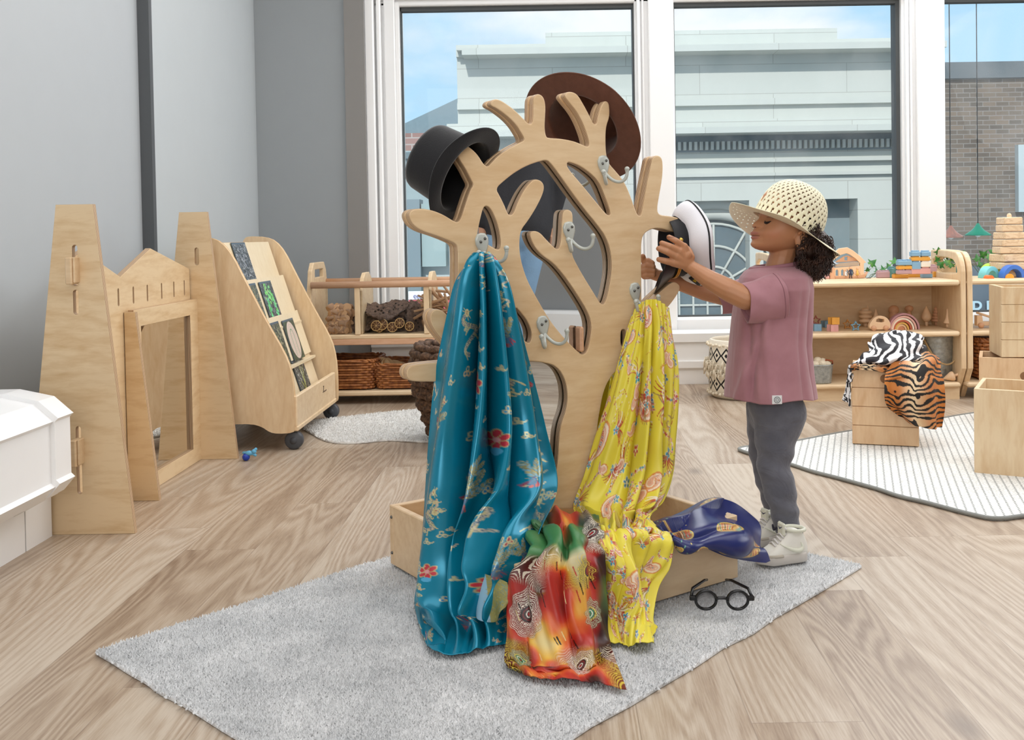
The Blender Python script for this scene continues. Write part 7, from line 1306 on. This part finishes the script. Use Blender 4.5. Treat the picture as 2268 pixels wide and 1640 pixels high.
# captain cap
CC = P(1477, 549, 2.60); z = Vector((.955, .20, .05)).normalized(); fr_ = Vector((-.2, -.58, -.80)); x = (fr_-z*fr_.dot(z)).normalized(); y = z.cross(x); KM = Matrix(((x.x, y.x, z.x, CC.x), (x.y, y.y, z.y, CC.y), (x.z, y.z, z.z, CC.z), (0, 0, 0, 1)))
cpo = thing('captain_cap', 'white and black captain cap with gold cord, held by the child on the right branch', 'cap', CC); wht = plain('white_cotton_twill', '#e9e9f0', .7, bump=.15, bscale=500); blc = plain('black_cloth', '#16161a', .7); gld = plain('gold_cord', '#d9962c', .45, .1); gb = plain('gold_button', '#e0b65a', .2, .9)
Rr = .077; n = 64
o = MB(); o.lathe([(Rr, 0), (Rr+.001, .036), (Rr-.002, .036), (Rr-.003, 0), (Rr, 0)], 64, KM).build('band', blc, cpo)
V = []; pf = [(Rr, .034), (Rr+.012, .038), (Rr+.030, .056), (Rr+.036, .078), (Rr+.028, .090), (Rr-.01, .097), (.04, .096), (0, .095)]; pf = [(q.x, q.y) for q in chaikin([Vector((a, b_)) for a, b_ in pf], 2, False)]
for j, (r_, h) in enumerate(pf):
    for i in range(n): a = 6.283185*i/n; w = 1+.035*math.sin(a*5+1)*(r_/.1)-.05*math.cos(a); V.append(KM @ Vector((r_*w*math.cos(a), r_*w*math.sin(a), h+.010*math.cos(a)*(r_/.1)+.004*math.sin(a*4+2))))
link('white_top', mesh(V, [(j*n+i, j*n+(i+1) % n, (j+1)*n+(i+1) % n, (j+1)*n+i) for j in range(len(pf)-1) for i in range(n)]), wht, cpo)
jm = max(range(len(pf)), key=lambda j: pf[j][0]); MB().tube([V[jm*n+i] for i in range(n)], .0024, 7, closed=True).build('black_piping', blc, cpo)
MB().lathe([(Rr-.004, .002), (Rr-.008, .05), (0, .055)], 40, KM).build('lining', plain('dark_lining', '#1e1f26', .8), cpo)
V = []; nr_ = 12; na = 40
for j in range(nr_):
    u = j/(nr_-1)
    for i in range(na): a = -1.15+2.3*i/(na-1); rr = Rr+u*.046*max(0, math.cos(a/1.15*math.pi/2))**.7; V.append(KM @ Vector((rr*math.cos(a), rr*math.sin(a), .004-.062*u*max(0, math.cos(a*1.2)))))
q = link('visor', mesh(V, [(j*na+i, j*na+i+1, (j+1)*na+i+1, (j+1)*na+i) for j in range(nr_-1) for i in range(na-1)]), plain('black_visor', '#141416', .35), cpo); s_ = q.modifiers.new('s', 'SOLIDIFY'); s_.thickness = .003; s_.offset = 0
for dz in (.010, .0145): MB().tube([KM @ Vector(((Rr+.003)*math.cos(a), (Rr+.003)*math.sin(a), dz)) for a in np.linspace(-1.2, 1.45, 24)], .0021, 7).build('gold_cord', gld, cpo)
for a in (-1.22, 1.5): MB().sphere(KM @ Vector(((Rr+.005)*math.cos(a), (Rr+.005)*math.sin(a), .0125)), .0062, 8).build('gold_button', gb, cpo)
def onc(a, h): rr = np.interp(h, [.034, .038, .056, .078], [Rr, Rr+.012, Rr+.030, Rr+.036])+.002; w = 1+.035*math.sin(a*5+1)*(rr/.1)-.05*math.cos(a); return KM @ Vector((rr*w*math.cos(a), rr*w*math.sin(a), h+.010*math.cos(a)*(rr/.1)+.004*math.sin(a*4+2)))
s0 = -1 if onc(-.3, .05).y < onc(.3, .05).y else 1
rows_ = [[onc(s0*(-.28+.62*u), .037+.022*v) for u in np.linspace(0, 1, 16)] for v in np.linspace(0, 1, 6)]; V = [v for r_ in rows_ for v in r_]; q = link('badge_patch', mesh(V, [(j*16+i, j*16+i+1, (j+1)*16+i+1, (j+1)*16+i) for j in range(5) for i in range(15)]), blc, cpo); s_ = q.modifiers.new('s', 'SOLIDIFY'); s_.thickness = .003; s_.offset = 0
gy = plain('yellow_embroidery', '#e8c21f', .6)
# embroidered word "Captain" as stroke letters
LET = {'C': [[(.9, .85), (.5, 1), (.1, .7), (.0, .3), (.3, 0), (.8, .1)]], 'a': [[(.8, .5), (.4, .6), (.1, .3), (.3, 0), (.7, .2), (.8, .55), (.85, .0)]], 'p': [[(.1, .6), (.05, -.35)], [(.1, .45), (.5, .62), (.8, .35), (.5, .02), (.1, .1)]], 't': [[(.4, .95), (.35, .1), (.6, 0)], [(.1, .6), (.8, .62)]], 'i': [[(.3, .55), (.3, 0)]], 'n': [[(.1, .55), (.1, 0)], [(.1, .4), (.5, .58), (.8, .35), (.8, 0)]]}
m = MB(); cx = 0
for ch in 'Captain':
    w_ = .5 if ch == 'i' else (1.15 if ch == 'C' else .9)
    for st__ in LET[ch]:
        pts = []
        for (u, v) in st__: uu = (cx+u*w_*.85)/6.5; vv = .22+.55*v*(1.0 if ch == 'C' else .8); c_ = onc(s0*(.29-.54*uu) if s0 < 0 else s0*(-.25+.54*uu), .037+.022*(vv)); d = (c_-(KM @ Vector((0, 0, .045)))).normalized(); pts.append(c_+d*.0025)
        m.tube(pts, .0011, 5)
    cx += w_
m.build('embroidered_word', gy, cpo)
# ================================================================ ADULT SEEN IN THE MIRROR
def MR(px, py, L):
    o = PL(px, py, TO-TN*.0185, TN); d = ray(px, py).normalized(); d = d-TN*(2*d.dot(TN)); return o+d*L
LA = 3.05; c = MR(1150, 520, LA); fwd = Vector((-TN.x*0+.3, -.95, 0)).normalized()
right_ = (MR(1220, 520, LA)-MR(1150, 520, LA)); right_.z = 0; right_.normalize(); away = Vector((-right_.y, right_.x, 0)); hip = Vector((c.x, c.y, 0))
ad = thing('person', 'adult in black jacket and blue jeans, seen only reflected in the tree mirror', 'person', hip)
w_ = lambda a, b_, z_: hip+right_*a+away*b_+Vector((0, 0, z_))
jk = MB(); chain(jk, [(w_(0, 0, .92), .15), (w_(.0, 0, 1.12), .15), (w_(0, 0, 1.32), .165), (w_(0, 0, 1.40), .10)], 24)
for s_ in (-1, 1):
    cap_prim(jk, w_(s_*.06, 0, .86), .125, w_(s_*.07, 0, 1.35), .12, 20); chain(jk, [(w_(s_*.17, 0, 1.38), .07), (w_(s_*.235, .03, 1.12), .055), (w_(s_*.19, -.02, .90), .045)], 16)
jmm = organic(jk, .012, 6, .5, 'jacket'); link('jacket', jmm, plain('black_denim', '#2c2c31', .8, var=.15, bump=.3, bscale=120), ad)
for z_ in (.95, 1.07, 1.19): MB().sphere(w_(-.02, -.165, z_), .009, 6, (1, .5, 1)).build('button', plain('jacket_button', '#3b3b40', .4, .5), ad)
jn = MB(); chain(jn, [(w_(0, 0, .86), .13), (w_(.0, 0, .92), .13)], 20)
chain(jn, [(w_(.075, -.0, .84), .098), (w_(.03, -.05, .50), .066), (w_(-.03, -.07, .10), .05)], 18); chain(jn, [(w_(-.08, 0, .84), .098), (w_(-.14, .04, .50), .066), (w_(-.18, .05, .10), .05)], 18)
link('jeans', organic(jn, .012, 6, .5, 'jeans'), plain('blue_denim', '#86a9cb', .8, var=.2, bump=.3, bscale=120), ad)
sk = MB(); chain(sk, [(w_(0, 0, 1.40), .055), (w_(0, -.01, 1.50), .052)], 16); sk.sphere(w_(0, -.015, 1.61), .095, 16, (.82, 1.0, 1.2)); sk.sphere(w_(0, -.112, 1.595), .016, 8, (.8, 1, 1.3)); sk.sphere(w_(0, -.09, 1.545), .03, 8, (1.1, .6, .6))
for s_ in (-1, 1):
    sk.sphere(w_(s_*.078, 0, 1.60), .022, 8, (.5, .8, 1.3)); wr_ = w_(s_*.19, -.02, .90); pl_ = w_(s_*.185, -.035, .83); chain(sk, [(wr_, .028), (pl_, .03)], 12)
    for i in range(4): bs_ = w_(s_*.185, -.06+.018*i, .80); chain(sk, [(bs_, .0105), (w_(s_*.183, -.058+.017*i, .765), .0095), (w_(s_*.175, -.055+.017*i, .735+.004*abs(i-1.5)), .008)], 10)
    chain(sk, [(pl_, .018), (w_(s_*.17, -.075, .82), .012), (w_(s_*.165, -.085, .785), .0095)], 10)
sm2 = organic(sk, .005, 4, .5, 'body'); setcol(sm2, np.tile(np.array(hexc('#d3a184')[:3]), (len(sm2.vertices), 1))); link('body', sm2, skin, ad)
for s_ in (-1, 1):
    MB().sphere(w_(s_*.03, -.100, 1.625), .011, 8).build('eye', eyew, ad); MB().sphere(w_(s_*.03, -.109, 1.625), .005, 6).build('iris', iris, ad)
MB().tube([w_(x, -.108, 1.553) for x in (-.022, 0, .022)], [.003, .006, .003], 6).build('mouth', plain('lips', '#a8625a', .5), ad)
MB().sphere(w_(0, .012, 1.645), .105, 14, (.88, 1.0, 1.1)).sphere(w_(0, .05, 1.56), .075, 12, (1.0, .8, 1.4)).build('hair', hm.m, ad)
for s_, (a, b_) in ((1, (-.03, -.07)), (-1, (-.18, .05))): chain(q := MB(), [(w_(a, b_+.02, .05), .045), (w_(a, b_-.10, .04), .038), (w_(a, b_-.16, .032), .030)], 14); q.build('boot', plain('dark_boot', '#2a2523', .5), ad)
